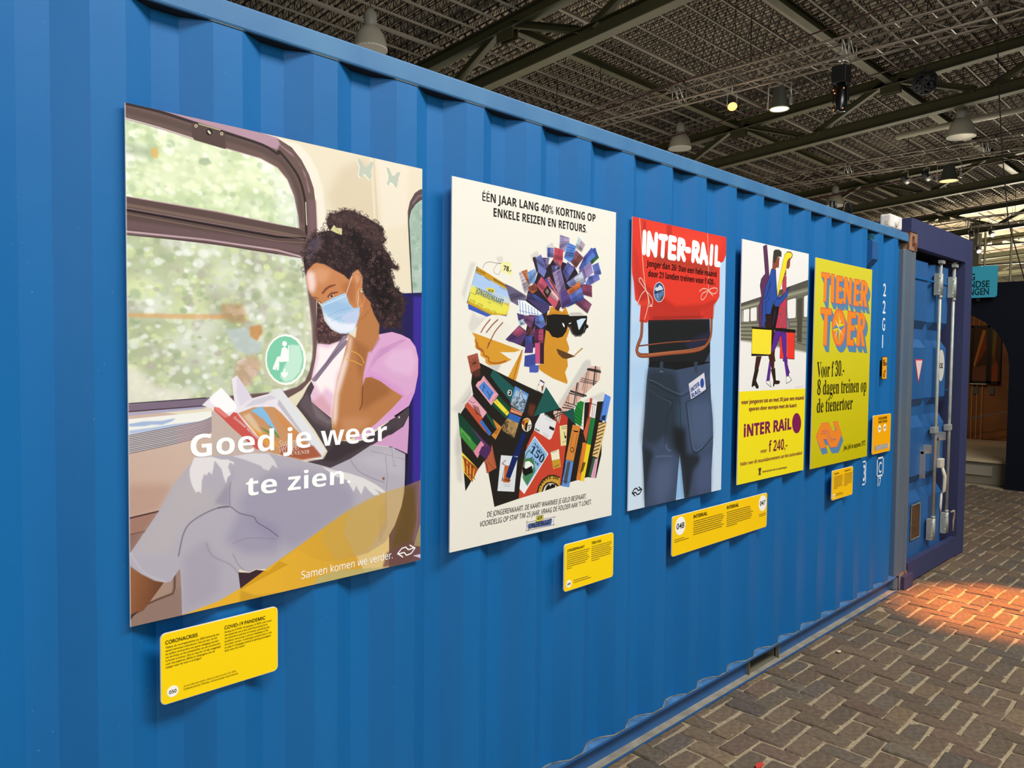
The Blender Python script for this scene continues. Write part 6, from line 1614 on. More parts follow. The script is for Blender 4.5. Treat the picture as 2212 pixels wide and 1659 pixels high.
p #f08a2c 1 0 273,1928 474,1928 590,2042 714,2038 608,1929 737,1929 874,2099 739,2238 541,2229 426,2117 331,2116 427,2216 268,2222 132,2069
s #d8495a 3.4 1 0 290,2020 456,2019 572,2141 721,2151
s #5b87ad 3 1 0 326,2036 445,2036 547,2124 695,2134
s #d8495a 3 1 0 257,2045 410,2051 524,2153 635,2162
'''
TXT=[('p1', 'Suzanne Vermeer', '#f2e3dc', 253.3, 740.2, 90.6, 7.1, -0.736, 'it', 0, 0),
('p1', 'Suzanne', '#ecd2c4', 380.4, 826.2, 72.3, 17.0, 0.049, 'it', 0, 0),
('p1', 'Vermeer', '#ecd2c4', 381.8, 843.0, 62.5, 18.5, 0.106, 'it', 0, 0),
('p1', 'SOUVENIR', '#dcc3b4', 395.7, 851.8, 77.4, 10.3, 0.01, 'se', 0, 0),
('p1', 'Goed je weer', '#ffffff', 143.8, 832.8, 589.6, 55.9, -0.003, 'b', 0, 0),
('p1', 'te zien.', '#ffffff', 287.0, 947.4, 318.4, 49.1, -0.003, 'b', 0, 0),
('p1', 'Samen komen we verder.', '#ffffff', 447.1, 1199.4, 309.2, 21.7, 0.005, 'pl', 0, 0),
('p2', 'ÉÉN JAAR LANG 40% KORTING OP', '#25201d', 132.5, 59.0, 596.4, 28.8, 0.008, 'b', 0, 0),
('p2', 'ENKELE REIZEN EN RETOURS.', '#25201d', 184.1, 104.7, 492.8, 28.9, 0.006, 'b', 0, 0),
('p2', 'JONGERENKAART', '#53718e', 104.7, 366.8, 131.3, 19.5, -0.268, 'sb', 0, 0),
('p2', '010103', '#7a5a14', 109.9, 295.3, 37.2, 8.4, -0.239, 'pl', 0, 0),
('p2', 'Nederlandse Spoorwegen', '#3a2c10', 185.5, 318.5, 67.5, 3.4, -0.298, 'pl', 0, 0),
('p2', '78,-', '#20262c', 232.5, 280.8, 38.3, 16.4, -0.117, 'sb', 0, 0),
('p2', '|Museon', '#2a1a2c', 418.2, 588.2, 85.4, 0.0, 1.587, 'mu', 0, 0),
('p2', 'GRONINGEN', '#f0d8b0', 273.3, 771.0, 58.1, 7.7, -0.299, 'se', 0, 0),
('p2', 'Museum', '#2a2826', 448.1, 790.3, 73.3, 8.9, -0.427, 'bs', 0, 0),
('p2', 'dam', '#2a2826', 398.8, 841.7, 25.3, 7.6, -0.411, 'bs', 0, 0),
('p2', '150', '#1a2a44', 372.3, 918.8, 84.0, 26.9, -0.645, 'se', 0, 0),
('p2', 'ARTIS', '#2a4468', 392.3, 891.3, 76.3, 7.8, -0.745, 'se', 0, 0),
('p2', 'JAAR', '#2a4468', 377.2, 942.7, 53.7, 8.8, -0.686, 'se', 0, 0),
('p2', '1e Klas', '#3a2a26', 234.6, 1009.5, 42.9, 9.0, -0.15, 'se', 0, 0),
('p2', 'B', '#241c14', 424.7, 1071.7, 6.3, 3.4, 1.327, 'bs', 0, 0),
('p2', 'U', '#241c14', 430.1, 1061.6, 6.4, 4.9, 1.068, 'bs', 0, 0),
('p2', 'R', '#241c14', 436.5, 1051.8, 6.8, 6.2, 0.827, 'bs', 0, 0),
('p2', 'G', '#241c14', 444.7, 1043.2, 7.3, 7.4, 0.615, 'bs', 0, 0),
('p2', 'E', '#241c14', 454.5, 1036.4, 7.9, 8.4, 0.432, 'bs', 0, 0),
('p2', 'R', '#241c14', 466.2, 1031.9, 8.7, 9.4, 0.202, 'bs', 0, 0),
('p2', 'S', '#241c14', 478.0, 1030.0, 9.4, 9.8, -0.018, 'bs', 0, 0),
('p2', 'Z', '#241c14', 499.5, 1031.2, 9.7, 9.7, -0.112, 'bs', 0, 0),
('p2', 'O', '#241c14', 511.1, 1034.4, 9.5, 9.9, 0.005, 'bs', 0, 0),
('p2', 'O', '#241c14', 522.8, 1039.0, 9.2, 9.8, 0.13, 'bs', 0, 0),
('p2', 'DE JONGERENKAART. DE KAART WAARMEE JE GELD BESPAART.', '#2b2826', 166.0, 1127.5, 529.3, 18.2, -0.006, 'pl', 0.12, 0),
('p2', "VOORDELIG OP STAP T/M 25 JAAR. VRAAG DE FOLDER AAN 'T LOKET.", '#2b2826', 133.0, 1155.6, 594.7, 17.9, -0.002, 'pl', 0.12, 0),
('p2', 'JONGERENKAART', '#1d1c22', 368.2, 1200.7, 126.9, 19.3, 0.001, 'bs', 0.2, 0),
('p3', 'iNTER', '#2b4a9c', 468.0, 737.3, 78.8, 21.2, 0.401, 'bs', 0, 0),
('p3', 'RAiL', '#2b4a9c', 476.5, 761.6, 79.7, 20.0, 0.334, 'bs', 0, 0),
('p3', 'Jonger dan 26? Dan een hele maand', '#2a1512', 103.1, 193.8, 565.7, 26.0, -0.004, 'bs', 0, 0),
('p3', 'door 21 landen treinen voor f 420,-.', '#2a1512', 115.7, 235.7, 548.7, 25.9, 0.002, 'bs', 0, 0),
('p4', 'voor jongeren tot en met 20 jaar een maand', '#7a2238', 24.8, 820.2, 712.2, 20.2, -0.001, 'bs', 0, 0),
('p4', 'sporen door europa met de kaart', '#7a2238', 103.6, 857.0, 544.2, 19.2, -0.005, 'bs', 0, 0),
('p4', 'iNTER RAiL', '#7c1d50', 57.2, 986.9, 532.8, 60.5, 0.012, 'b', 0, 0.02),
('p4', 'voor', '#7a2238', 238.4, 1084.0, 70.3, 19.9, -0.014, 'bs', 0, 0),
('p4', 'f 240,-', '#7a2238', 329.5, 1086.5, 217.0, 58.3, -0.002, 'bs', 0, 0),
('p4', 'folder over dit maandabonnement aan het stationsloket', '#7a2238', 27.3, 1131.4, 707.5, 18.2, -0.003, 'bs', 0, 0),
('p4', 'internationale unie van spoorwegen', '#6a3a30', 264.3, 1190.1, 280.5, 11.1, -0.012, 'bs', 0, 0),
('p5', 'Voor f 30.-', '#1f1c0c', 56.0, 690.0, 393.4, 89.5, 0.014, 'se', 0, 0),
('p5', '8 dagen treinen op', '#1f1c0c', 65.8, 792.4, 749.4, 86.2, -0.001, 'se', 0, 0),
('p5', 'de tienertoer', '#1f1c0c', 65.3, 896.4, 531.5, 81.7, -0.002, 'se', 0, 0),
('p5', 'juni, juli en augustus 1972', '#1f1c0c', 472.5, 1148.1, 351.5, 31.1, 0.006, 'se', 0, 0)]

# ------------------------------------------------------------------ materials
def paint_mat(name, base, dark, worn, wear=.5, rough=.42, rust='#6b3d22'):
    """old container paint: soft tone drift, fine specks, scratches and worn spots"""
    m = mat(name, base, rough, spec=.42, bump=.12, bscale=9); N = m.node_tree.nodes; L = m.node_tree.links; b = N['Principled BSDF']
    tc = N.new('ShaderNodeTexCoord'); mp = N.new('ShaderNodeMapping'); mp.inputs['Scale'].default_value = (3.2, 3.2, .55); L.new(tc.outputs['Object'], mp.inputs[0])
    def noise(sc, det, src): n = N.new('ShaderNodeTexNoise'); n.inputs['Scale'].default_value = sc; n.inputs['Detail'].default_value = det; L.new(src, n.inputs['Vector']); return n.outputs['Fac']
    def ramp(src, a, c): r = N.new('ShaderNodeMapRange'); r.inputs[1].default_value = a; r.inputs[2].default_value = c; L.new(src, r.inputs[0]); return r.outputs[0]
    def mix(f, A, B):
        x = N.new('ShaderNodeMix'); x.data_type = 'RGBA'; L.new(f, x.inputs[0])
        if isinstance(A, str): x.inputs[6].default_value = (*srgb(A), 1)
        else: L.new(A, x.inputs[6])
        x.inputs[7].default_value = (*srgb(B), 1); return x.outputs[2]
    o = mix(ramp(noise(1.6, 4, mp.outputs[0]), .3, .7), base, dark)
    o = mix(ramp(noise(140, 2, tc.outputs['Object']), .76, .80), o, worn)
    o = mix(ramp(noise(7, 9, tc.outputs['Object']), .80-wear*.18, .86-wear*.18), o, worn)
    o = mix(ramp(noise(5.2, 10, mp.outputs[0]), .86-wear*.2, .93-wear*.2), o, rust)
    L.new(o, b.inputs['Base Color']); return m
M_blue = paint_mat('container_blue_paint', '#0067a8', '#0061a0', '#5a8cb0', .14, .55)
M_rail = paint_mat('faded_blue_rail_paint', '#3a6f9f', '#4b7ea8', '#8aa0ae', .5)
M_post = paint_mat('worn_grey_blue_post_paint', '#4f667e', '#666c70', '#857c6c', .75)
M_casting = paint_mat('rusty_casting', '#8f8676', '#97623c', '#6a3a1e', 1.5, .75)
M_flange = mat('dusty_flange', '#8f887a', .8, var=.2, vscale=14)
M_ledge = mat('worn_ledge', '#3f6f9c', .7, var=.25, vscale=20)
M_doorblue = paint_mat('door_blue_paint', '#2a6098', '#255a92', '#5d88b0', .3)
M_galv = mat('galvanised_steel', '#a3a79e', .45, .25, var=.12, vscale=18)
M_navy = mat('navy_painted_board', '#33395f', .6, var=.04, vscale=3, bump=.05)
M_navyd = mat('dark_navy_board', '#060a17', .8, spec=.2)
M_sand = mat('joint_sand', '#9c8c70', .95, var=.2, vscale=60, bump=.4, bscale=160, coords='Object')
M_white = mat('white_plastic', '#ece6de', .4)
M_black = mat('black_metal', '#121212', .5)
M_olive = mat('olive_steel_paint', '#3f3c20', .55, var=.08, vscale=2)
M_olivel = mat('light_olive_flange_paint', '#5f5c46', .55, var=.08, vscale=2)
M_girder = mat('dark_brown_rod_steel', '#241e18', .7)
M_purlin = mat('grey_brown_purlin', '#857c6e', .6)
M_deck = mat('cement_fibre_deck', '#a3957f', .9, var=.16, vscale=1.4)
M_red = mat('dark_red_pipe_paint', '#3a1210', .5)
M_alu = mat('aluminium_truss', '#7d7060', .45, .2)
M_steel = mat('bright_steel', '#c9c6bd', .35, .7)
M_lampgrey = mat('grey_lamp_housing', '#8f8b7e', .5)
M_edge = mat('white_board_edge', '#e8e6e4', .5)

# ------------------------------------------------------------------ floor: clinker paving in herringbone bond
floor = MB().box(-9, 12, -9, 9, -.30, -.007).build('floor', M_sand); tag(floor, 'sandy bed of the clinker paving under the whole hall', None, None, 'structure')
def brick_mat(name, attr):
    m = mat(name, '#6c5a4a', .85, spec=.3, bump=.55, bscale=48); N = m.node_tree.nodes; L = m.node_tree.links; b = N['Principled BSDF']
    if attr: a = N.new('ShaderNodeVertexColor'); a.layer_name = 'tone'; src = a.outputs['Color']
    else: a = N.new('ShaderNodeObjectInfo'); src = a.outputs['Color']
    tc = N.new('ShaderNodeTexCoord'); n = N.new('ShaderNodeTexNoise'); n.inputs['Scale'].default_value = 38; n.inputs['Detail'].default_value = 6; L.new(tc.outputs['Object'], n.inputs['Vector'])
    mr = N.new('ShaderNodeMapRange'); mr.inputs[1].default_value = .3; mr.inputs[2].default_value = .7; mr.inputs[3].default_value = .70; mr.inputs[4].default_value = 1.2; L.new(n.outputs['Fac'], mr.inputs[0])
    v = N.new('ShaderNodeVectorMath'); v.operation = 'SCALE'; L.new(src, v.inputs[0]); L.new(mr.outputs[0], v.inputs['Scale']); L.new(v.outputs[0], b.inputs['Base Color']); return m
M_brick = brick_mat('clinker_brick', False); M_brickf = brick_mat('clinker_brick_far', True)
RB = random.Random(11)
def brick_shape(L, W, R):
    """rounded, slightly battered clinker: top face, bevel, sides"""
    hx, hy = L/2-.0045, W/2-.0045; c = .007; out = []
    for x, y in ((-hx, -hy+c), (-hx+c, -hy), (0, -hy), (hx-c, -hy), (hx, -hy+c), (hx, hy-c), (hx-c, hy), (0, hy), (-hx+c, hy), (-hx, hy-c)):
        out.append((x+R.uniform(-.0018, .0014), y+R.uniform(-.0018, .0014)))
    n = len(out); k = .93; v = [(x*(1-.012/L), y*(1-.012/W), R.uniform(-.0015, .001)) for x, y in out]+[(x, y, -.006+R.uniform(-.001, .001)) for x, y in out]+[(x, y, -.035) for x, y in out]
    f = [tuple(range(n))]+[(i, n+i, n+(i+1) % n, (i+1) % n) for i in range(n)]+[(n+i, 2*n+i, 2*n+(i+1) % n, n+(i+1) % n) for i in range(n)]
    return v, f
shapes = [brick_shape(.2045, .0965, RB) for _ in range(7)]+[brick_shape(.194, .1045, RB) for _ in range(7)]      # laid along x, laid along y
brick_me = [MB().add(v, f).mesh('brick', M_brick) for v, f in shapes]
TONES = ['#66594d', '#6a5c4f', '#61564b', '#6b5e50', '#65594d', '#5f564e', '#695b4e', '#63584c', '#5c554f', '#736452', '#67594d', '#66564c', '#635b51']
Wd = .1; spots = []
for j in range(-42, 17):
    for i in range(-42, 60):
        k = (i-j) % 4
        if k in (1, 2): continue
        x0 = i*Wd+.124; y0 = j*Wd-.036
        if k == 0: cx, cy, rz = x0+Wd, y0+Wd/2, 0
        else: cx, cy, rz = x0+Wd/2, y0+Wd, math.pi/2
        if cx > 5.55 or cy > .075+(.0 if cx < 1.7 else 3) : continue
        # keep what the view across the paving can show
        dx, dy = cx+5.922, cy+1.903; fw = dx*.7055+dy*.7075; rt = dx*.7084-dy*.7058
        if fw < .6 or rt/fw > 1.15 or rt/fw < -.2 or 1.71/fw > .8: continue
        seen = rt/fw < .70 and 1.71/fw < .56
        spots.append((math.hypot(dx, dy)+(0 if seen else 1000), cx, cy, rz))
spots.sort(); far = MB(); tones = []
for q, (d, cx, cy, rz) in enumerate(spots):
    R = RB; tone = srgb(R.choice(TONES)); g = R.uniform(.86, 1.12); tone = (tone[0]*g*1.04, tone[1]*g*.98, tone[2]*g*.88)
    jz = R.uniform(-.005, .004); rot = rz+R.gauss(0, .018)+(math.pi if R.random() < .5 else 0); tx, ty = R.gauss(0, .016), R.gauss(0, .016)
    ox, oy = R.gauss(0, .0018), R.gauss(0, .0018)
    if q < 300:
        o = inst('brick', R.choice(brick_me[:7] if rz == 0 else brick_me[7:]), floor, (cx+ox, cy+oy, jz)); o.rotation_euler = (tx, ty, rot); o.color = (*tone, 1)
    else:
        v, f = R.choice(shapes[:7] if rz == 0 else shapes[7:]); Mx = Matrix.Translation((cx+ox, cy+oy, jz)) @ Matrix.Rotation(rot, 4, 'Z') @ Matrix.Rotation(ty, 4, 'Y') @ Matrix.Rotation(tx, 4, 'X')
        far.add([Mx @ Vector(p) for p in v], f); tones += [tone]*len(f)
fo = far.build('far_bricks', M_brickf, floor, fix=False); fo['kind'] = 'stuff'
ca = fo.data.color_attributes.new('tone', 'FLOAT_COLOR', 'CORNER'); arr = []
for p, t in zip(fo.data.polygons, tones): arr += [*t, 1]*len(p.vertices)
ca.data.foreach_set('color', arr)

# ------------------------------------------------------------------ ceiling: sloped deck, lattice girders, purlins, steel trusses
SL = -.0672
ceil_ = MB(); yA, yB = -9, 20
ceil_.add([(-9, yA, 8.42+SL*yA), (62, yA, 8.42+SL*yA), (62, yB, 8.42+SL*yB), (-9, yB, 8.42+SL*yB), (-9, yA, 8.6+SL*yA), (62, yA, 8.6+SL*yA), (62, yB, 8.6+SL*yB), (-9, yB, 8.6+SL*yB)],
          [(0, 3, 2, 1), (4, 5, 6, 7), (0, 1, 5, 4), (1, 2, 6, 5), (2, 3, 7, 6), (3, 0, 4, 7)])
ceiling = ceil_.build('ceiling', M_deck); tag(ceiling, 'grey-brown sloping roof deck of the exhibition hall', None, None, 'structure')
def girder_mesh(y0, y1, pitch=.2):
    g = MB(); zt = lambda y, h: h+SL*y
    def rod(a, b, r):
        a, b = Vector(a), Vector(b); t = (b-a).normalized(); p = t.orthogonal().normalized(); q = t.cross(p)
        vs = [c+(p*math.cos(2.0944*k)+q*math.sin(2.0944*k))*r for c in (a, b) for k in range(3)]
        g.add(vs, [(0, 1, 4, 3), (1, 2, 5, 4), (2, 0, 3, 5)])
    for x, h in ((-.06, 8.12), (.06, 8.12), (0, 8.36)): rod((x, y0, zt(y0, h)), (x, y1, zt(y1, h)), .011)
    n = int((y1-y0)/pitch)
    for i in range(n):
        a = y0+i*pitch; m_ = a+pitch/2; b = a+pitch
        for s in (-.06, .06): rod((s, a, zt(a, 8.12)), (0, m_, zt(m_, 8.36)), .0065); rod((0, m_, zt(m_, 8.36)), (s, b, zt(b, 8.12)), .0065)
    return g.mesh('lattice_girder', M_girder)
gm = girder_mesh(-1.5, 15.5); gm2 = girder_mesh(-1.5, 15.5, .4)
for i in range(100): inst('lattice_girder', gm if i < 60 else gm2, ceiling, (-1.6+.3*i, 0, 0))
pm = MB().box(-4, 29, -.016, .016, 8.07, 8.10).mesh('purlin', M_purlin); pm2 = MB().box(-4, 60, -.035, .035, 8.05, 8.10).mesh('purlin', M_purlin)
for i in range(38):
    y = -3+.5*i; o = inst('purlin', pm if i % 5 else pm2, ceiling, (0, y, SL*y))
ipitch = math.atan(SL)
def ibeam(mb, p0, p1, h, w, tf=.014, up=Vector((0, 0, 1))):
    """I section between two points; material 1 on the underside flange"""
    p0, p1 = Vector(p0), Vector(p1); t = (p1-p0).normalized(); s = t.cross(up).normalized(); u = s.cross(t).normalized(); L = (p1-p0).length
    M = Matrix(((s.x, t.x, u.x, p0.x), (s.y, t.y, u.y, p0.y), (s.z, t.z, u.z, p0.z), (0, 0, 0, 1)))
    mb.box(-w/2, w/2, 0, L, 0, tf, 1, M); mb.box(-w/2, w/2, 0, L, h-tf, h, 0, M); mb.box(-.006, .006, 0, L, tf, h-tf, 0, M)
YT = (-2.95, .65, 4.22, 7.8, 11.4, 15.0); YBm = (-1.15, 2.45, 6.0, 9.6, 13.2)
ZR = lambda h, y: h+SL*y
tm = {}
a = MB(); ibeam(a, (0, -4, ZR(7.0, -4)), (0, 16, ZR(7.0, 16)), .25, .2); tm['bottom_chord'] = a.mesh('bottom_chord', [M_olive, M_olivel])
a = MB(); ibeam(a, (0, -4, ZR(7.82, -4)), (0, 16, ZR(7.82, 16)), .22, .2); tm['top_chord'] = a.mesh('top_chord', [M_olive, M_olivel])
diag = []
for k, yb in enumerate(YBm):
    for yt in (YT[k], YT[k+1]):
        a = MB(); ibeam(a, (0, yb+.16*(1 if yt > yb else -1), ZR(7.2, yb)), (0, yt-.12*(1 if yt > yb else -1), ZR(7.86, yt)), .12, .12, .01, Vector((0, 0, 1))); diag.append(a.mesh('diagonal', [M_olive, M_olivel]))
gus = [MB().box(-.07, -.05, yt-.2, yt+.2, ZR(7.66, yt), ZR(7.83, yt)).box(.05, .07, yt-.2, yt+.2, ZR(7.66, yt), ZR(7.83, yt)).mesh('gusset_plate', M_olive) for yt in YT]
TL = ['roof truss nearest the camera, dark olive, above the middle of the container', 'second olive roof truss, spanning the middle of the upper right sky of lamps', 'third olive roof truss, just above the far end of the container', 'fourth roof truss, along the head of the glazed partition', 'fifth roof truss, seen through the glazing in the lit next hall', 'sixth roof truss, deep in the lit next hall behind the glazing', 'farthest roof truss of the lit next hall']
TL[1] = 'second olive roof truss from the camera, behind the first lighting truss'
for k, X in enumerate((3.55, 11.65, 20.1, 28.2, 36.4, 44.6, 52.8)):
    r = empty('roof_truss', (X, 0, 0), TL[k], 'roof truss', 'steel roof trusses')
    for nme, me in tm.items(): inst(nme, me, r)
    for d in diag: inst('diagonal', d, r)
    for d in gus: inst('gusset_plate', d, r)
strut = []
for k in range(3):
    for yt in (.65, 4.22, 7.8, 11.4):
        X0, X1 = (3.55, 11.65, 20.1, 28.2)[k:k+2]
        a = MB(); ibeam(a, (0, 0, 0), (X1-X0-.2, 0, 0), .16, .14); me = a.mesh('tie_beam', [M_olive, M_olivel]) if not strut or k else strut[0]
        if not strut: strut.append(me)
        inst('tie_beam', me, ceiling, (X0+.1, yt, ZR(7.86, yt)))
for X, h in ((6.03, 7.0), (8.5, 7.0), (14.6, 7.05), (17.2, 7.05), (22.6, 7.0), (25.2, 7.05), (31, 7), (33.6, 7)):
    p = MB().tube([(X, -3, ZR(h, -3)), (X, 15, ZR(h, 15))], .013 if X < 15 else .02, 6)
    for y in np.arange(-1, 14, 2.9): p.tube([(X, y, ZR(h, y)), (X, y, ZR(h, y)+1.1)], .006, 4); p.tube([(X, y+1, ZR(h, y+1)-.07), (X, y+1, ZR(h, y+1))], .02, 5)
    p.build('sprinkler_pipe', M_red, ceiling)

# lighting trusses (square aluminium lattice) with their spotlights
def light_truss_mesh(y0, y1):
    g = MB(); s = .15
    for sx in (-s, s):
        for z in (6.3, 6.6): g.tube([(sx, y0, z), (sx, y1, z)], .02, 7)
    n = int((y1-y0)/.5)
    for i in range(n):
        a = y0+i*.5; b = a+.5
        if i % 2 == 0: a, b = b, a
        for sx in (-s, s): g.tube([(sx, a, 6.3), (sx, b, 6.6)], .009, 5)
        for z in (6.3, 6.6): g.tube([(-s, a, z), (s, b, z)], .009, 5)
    return g.mesh('lattice_tube', M_alu)
def light_truss_end():
    g = MB()
    for y in (-.05, .05):
        for sx in (-.15, .15): g.tube([(sx, y, 6.3), (sx, y, 6.6)], .011, 5)
        g.tube([(-.15, y, 6.3), (-.15, y, 6.3)], .01, 5) if 0 else None
        g.tube([(-.15, y, 6.6), (.15, y, 6.3)], .011, 5)
    return g.mesh('joint_frame', M_steel)
rung = MB().box(-.15, .15, -.007, .007, 6.295, 6.309).box(-.15, .15, .243, .257, 6.595, 6.609).mesh('rung', M_steel)
ltm = light_truss_mesh(-1, 13); lte = light_truss_end()
for X, lab in ((6.2, 'nearest square aluminium lighting truss, carrying the glowing orange spot'), (14.0, 'second square aluminium lighting truss, carrying two clamped silver spots'), (24.6, 'farthest square lighting truss, in front of the glazed partition')):
    r = empty('lighting_truss', (X, 0, 0), lab, 'lighting truss', 'square lighting trusses')
    inst('lattice_tube', ltm, r)
    for y in (2.95, 6.0): inst('joint_frame', lte, r, (0, y, 0))
    for k in range(26): inst('rung', rung, r, (0, -1+.5*k, 0))
    for y in (1.2, 4.6, 9):
        inst('hanger', MB().tube([(0, 0, 6.6), (0, 0, 7.5)], .008, 5).mesh('hanger', M_black), r, (0, y, 0))

def warm_emit(name, col, st): return mat(name, col, .4, emit=(col, st))
E_orange = warm_emit('glowing_orange_lens', '#ff9440', 5); E_yellow = warm_emit('glowing_warm_white_lens', '#fff0a0', 5); E_violet = warm_emit('glowing_violet_lens', '#c9b0ff', 9); E_white = warm_emit('glowing_white_lens', '#fff2e0', 3)
def ribbed_flood(loc, lab, em, s=1.0, dark=True):
    r = empty('floodlight', loc, lab, 'spotlight', 'floodlights on the lighting trusses')
    hm = mat('ribbed_grey_housing', '#4c5047', .45, .3)
    MB().lathe([(.0, .2), (.075*s, .2), (.08*s, .19), (.13*s, -.05), (.145*s, -.12), (.15*s, -.14), (.15*s, -.16)], n=40, ripple=.05).build('housing', hm, r, fix=False)
    MB().lathe([(.15*s, -.16), (.162*s, -.165), (.162*s, -.15), (.15*s, -.14)], n=28).build('rim', M_lampgrey, r)
    MB().lathe([(.0, -.155), (.145*s, -.157)], n=28).build('lens', em, r, fix=False)
    y = MB(); y.tube([(0, .2*s, -.05), (0, .2*s, .24), (0, -.2*s, .24), (0, -.2*s, -.05)], .011, 6); y.tube([(0, 0, .24), (0, 0, 6.285-loc[2])], .012, 6); y.box(-.02, .02, .18*s, .22*s, -.12, .0); y.box(-.02, .02, -.22*s, -.18*s, -.12, .0)
    y.build('yoke', M_steel, r); return r
ribbed_flood((6.35, 4.14, 5.98), 'ribbed grey floodlight glowing warm white on the nearest lighting truss', E_yellow)
ribbed_flood((13.85, 3.65, 5.95), 'ribbed dark floodlight with an orange glow on the second lighting truss', E_orange, 1.25)
# the small orange spot
r = empty('spotlight', (6.05, 4.85, 6.0), 'small black spotlight glowing orange, leftmost lamp on the nearest lighting truss', 'spotlight')
Mx = Vector((-.55, -.42, -.72)).to_track_quat('-Z', 'Y').to_matrix().to_4x4()
MB().lathe([(0, .17), (.05, .17), (.06, .1), (.075, -.02), (.085, -.1), (.08, -.1)], n=20, M=Mx).build('housing', M_black, r, fix=False)
MB().lathe([(0, -.09), (.078, -.098)], n=20, M=Mx).build('lens', E_orange, r, fix=False)
MB().tube([(0, .09, -.02), (0, .09, .2), (0, -.09, .2), (0, -.09, -.02)], .008, 5).tube([(0, 0, .2), (0, 0, .33)], .012, 6).build('yoke', M_steel, r)
l_ = bpy.data.lights.new('spot_glow', 'POINT'); l_.energy = 3; l_.color = (1, .5, .2); l_.shadow_soft_size = .05; lo = bpy.data.objects.new('spot_glow', l_); C.objects.link(lo); lo.location = (5.9, 4.72, 5.78)
# moving head
r = empty('moving_head_light', (6.05, 3.0, 5.79), 'tall black moving-head light with small orange reflections, hanging from the nearest lighting truss', 'spotlight')
MB().box(-.11, .11, -.11, .11, .1, .36).build('base_box', M_black, r, bevel=.012); MB().box(-.03, .03, -.12, -.095, -.18, .12).box(-.03, .03, .095, .12, -.18, .12).build('yoke', M_black, r, bevel=.006)
MB().lathe([(0, .1), (.07, .1), (.095, .02), (.095, -.2), (.075, -.3), (.07, -.32), (0, -.32)], n=20).build('head', mat('gloss_black_plastic', '#0d0d0e', .22), r, fix=False)
MB().tube([(0, 0, .36), (0, 0, .46)], .012, 6).box(-.03, .03, -.05, .05, .45, .485).build('clamp', M_steel, r)
h_ = MB()
for y, z in ((.07, -.3), (-.07, -.3), (.08, .0), (-.08, .0), (.06, -.05)): h_.lathe([(0, .012), (.012, 0), (0, -.012)], n=8, M=Matrix.Translation((-.09, y, z)))
h_.build('reflection_dots', warm_emit('orange_reflection', '#ff9a60', 1.2), r, fix=False)  # glowing dots stand in for orange reflections on the head
# black ball of coiled cable
r = empty('cable_bundle', (7.8, 2.35, 6.2), 'round black bundle of cable hanging to the right of the moving-head light', 'cable')
b_ = MB(); RC = random.Random(3)
for i in range(26):
    ax = Vector((RC.gauss(0, 1), RC.gauss(0, 1), RC.gauss(0, 1))).normalized(); a = ax.orthogonal().normalized(); bb = ax.cross(a); R_ = RC.uniform(.13, .19)
    b_.tube([(a*math.cos(t*.5236)+bb*math.sin(t*.5236))*R_ for t in range(13)], .022, 6)
b_.build('coil', M_black, r, fix=False); MB().tube([(0, 0, .15), (.02, 0, 1.6)], .008, 5).build('cord', M_black, r)
# clamped silver spots
def clamp_spot(loc, lab, rz, em=None, cat='spotlight', grp='clamped spots'):
    r = empty('clamp_spotlight', loc, lab, cat, grp); r.rotation_euler = (0, 0, rz); Mx = Matrix.Rotation(math.radians(55), 4, 'Y')
    MB().lathe([(0, .12), (.05, .12), (.07, .05), (.075, -.04)], n=18, M=Mx).build('housing', M_black, r, fix=False)
    MB().lathe([(.075, -.04), (.085, -.06), (.085, -.13), (.07, -.13)], n=18, M=Mx).build('front_ring', M_steel, r, fix=False)
    MB().lathe([(0, -.12), (.075, -.125)], n=18, M=Mx).build('lens', em or mat('grey_lens', '#b9c0bc', .15), r, fix=False)
    MB().tube([(0, .09, 0), (0, .09, .16), (0, -.09, .16), (0, -.09, 0)], .01, 5).tube([(0, 0, .16), (0, 0, 6.31-loc[2])], .014, 6).build('yoke', M_steel, r)
clamp_spot((13.85, 4.6, 6.0), 'left of the two small silver-fronted spots on the second lighting truss', 2.6)
clamp_spot((13.85, 4.13, 6.0), 'right of the two small silver-fronted spots on the second lighting truss', 2.6)
clamp_spot((24.45, 5.25, 5.98), 'spot with a violet glow in front of the glazed partition', .7, E_violet)
clamp_spot((24.45, 5.64, 5.46), 'spot with a white lit face at the edge of the navy portal', .7, E_white)
clamp_spot((24.45, 5.86, 6.0), 'small pale unlit spot above the top corner of the navy portal', 3.0)
# high-bay lamps
def high_bay(loc, lab, tilt=0):
    r = empty('high_bay_lamp', loc, lab, 'ceiling lamp', 'ribbed bell-shaped high-bay lamps'); 
    MB().lathe([(0, .46), (.03, .46), (.06, .42), (.1, .38), (.105, .2), (.09, .17), (.1, .15)], n=20).build('ballast_housing', M_lampgrey, r, fix=False)
    MB().lathe([(.09, .17), (.15, .135), (.205, .05), (.24, -.05), (.265, -.17), (.27, -.2), (.262, -.2), (.24, -.15), (.12, .1), (0, .12)], n=56, ripple=.03).build('ribbed_reflector', mat('ribbed_reflector_plastic', '#a8a28e', .45), r, fix=False)
    MB().lathe([(.262, -.2), (.275, -.205), (.275, -.185), (.262, -.18)], n=32).build('rim', mat('pale_rim', '#d9d4c4', .4), r)
    MB().lathe([(0, -.195), (.26, -.197)], n=32).build('glass', mat('milky_lamp_glass', '#c7bfae', .2), r, fix=False)
    MB().tube([(0, 0, .46), (0, 0, ZR(8.1, loc[1])-loc[2])], .008, 5).build('hanger', M_black, r); return r
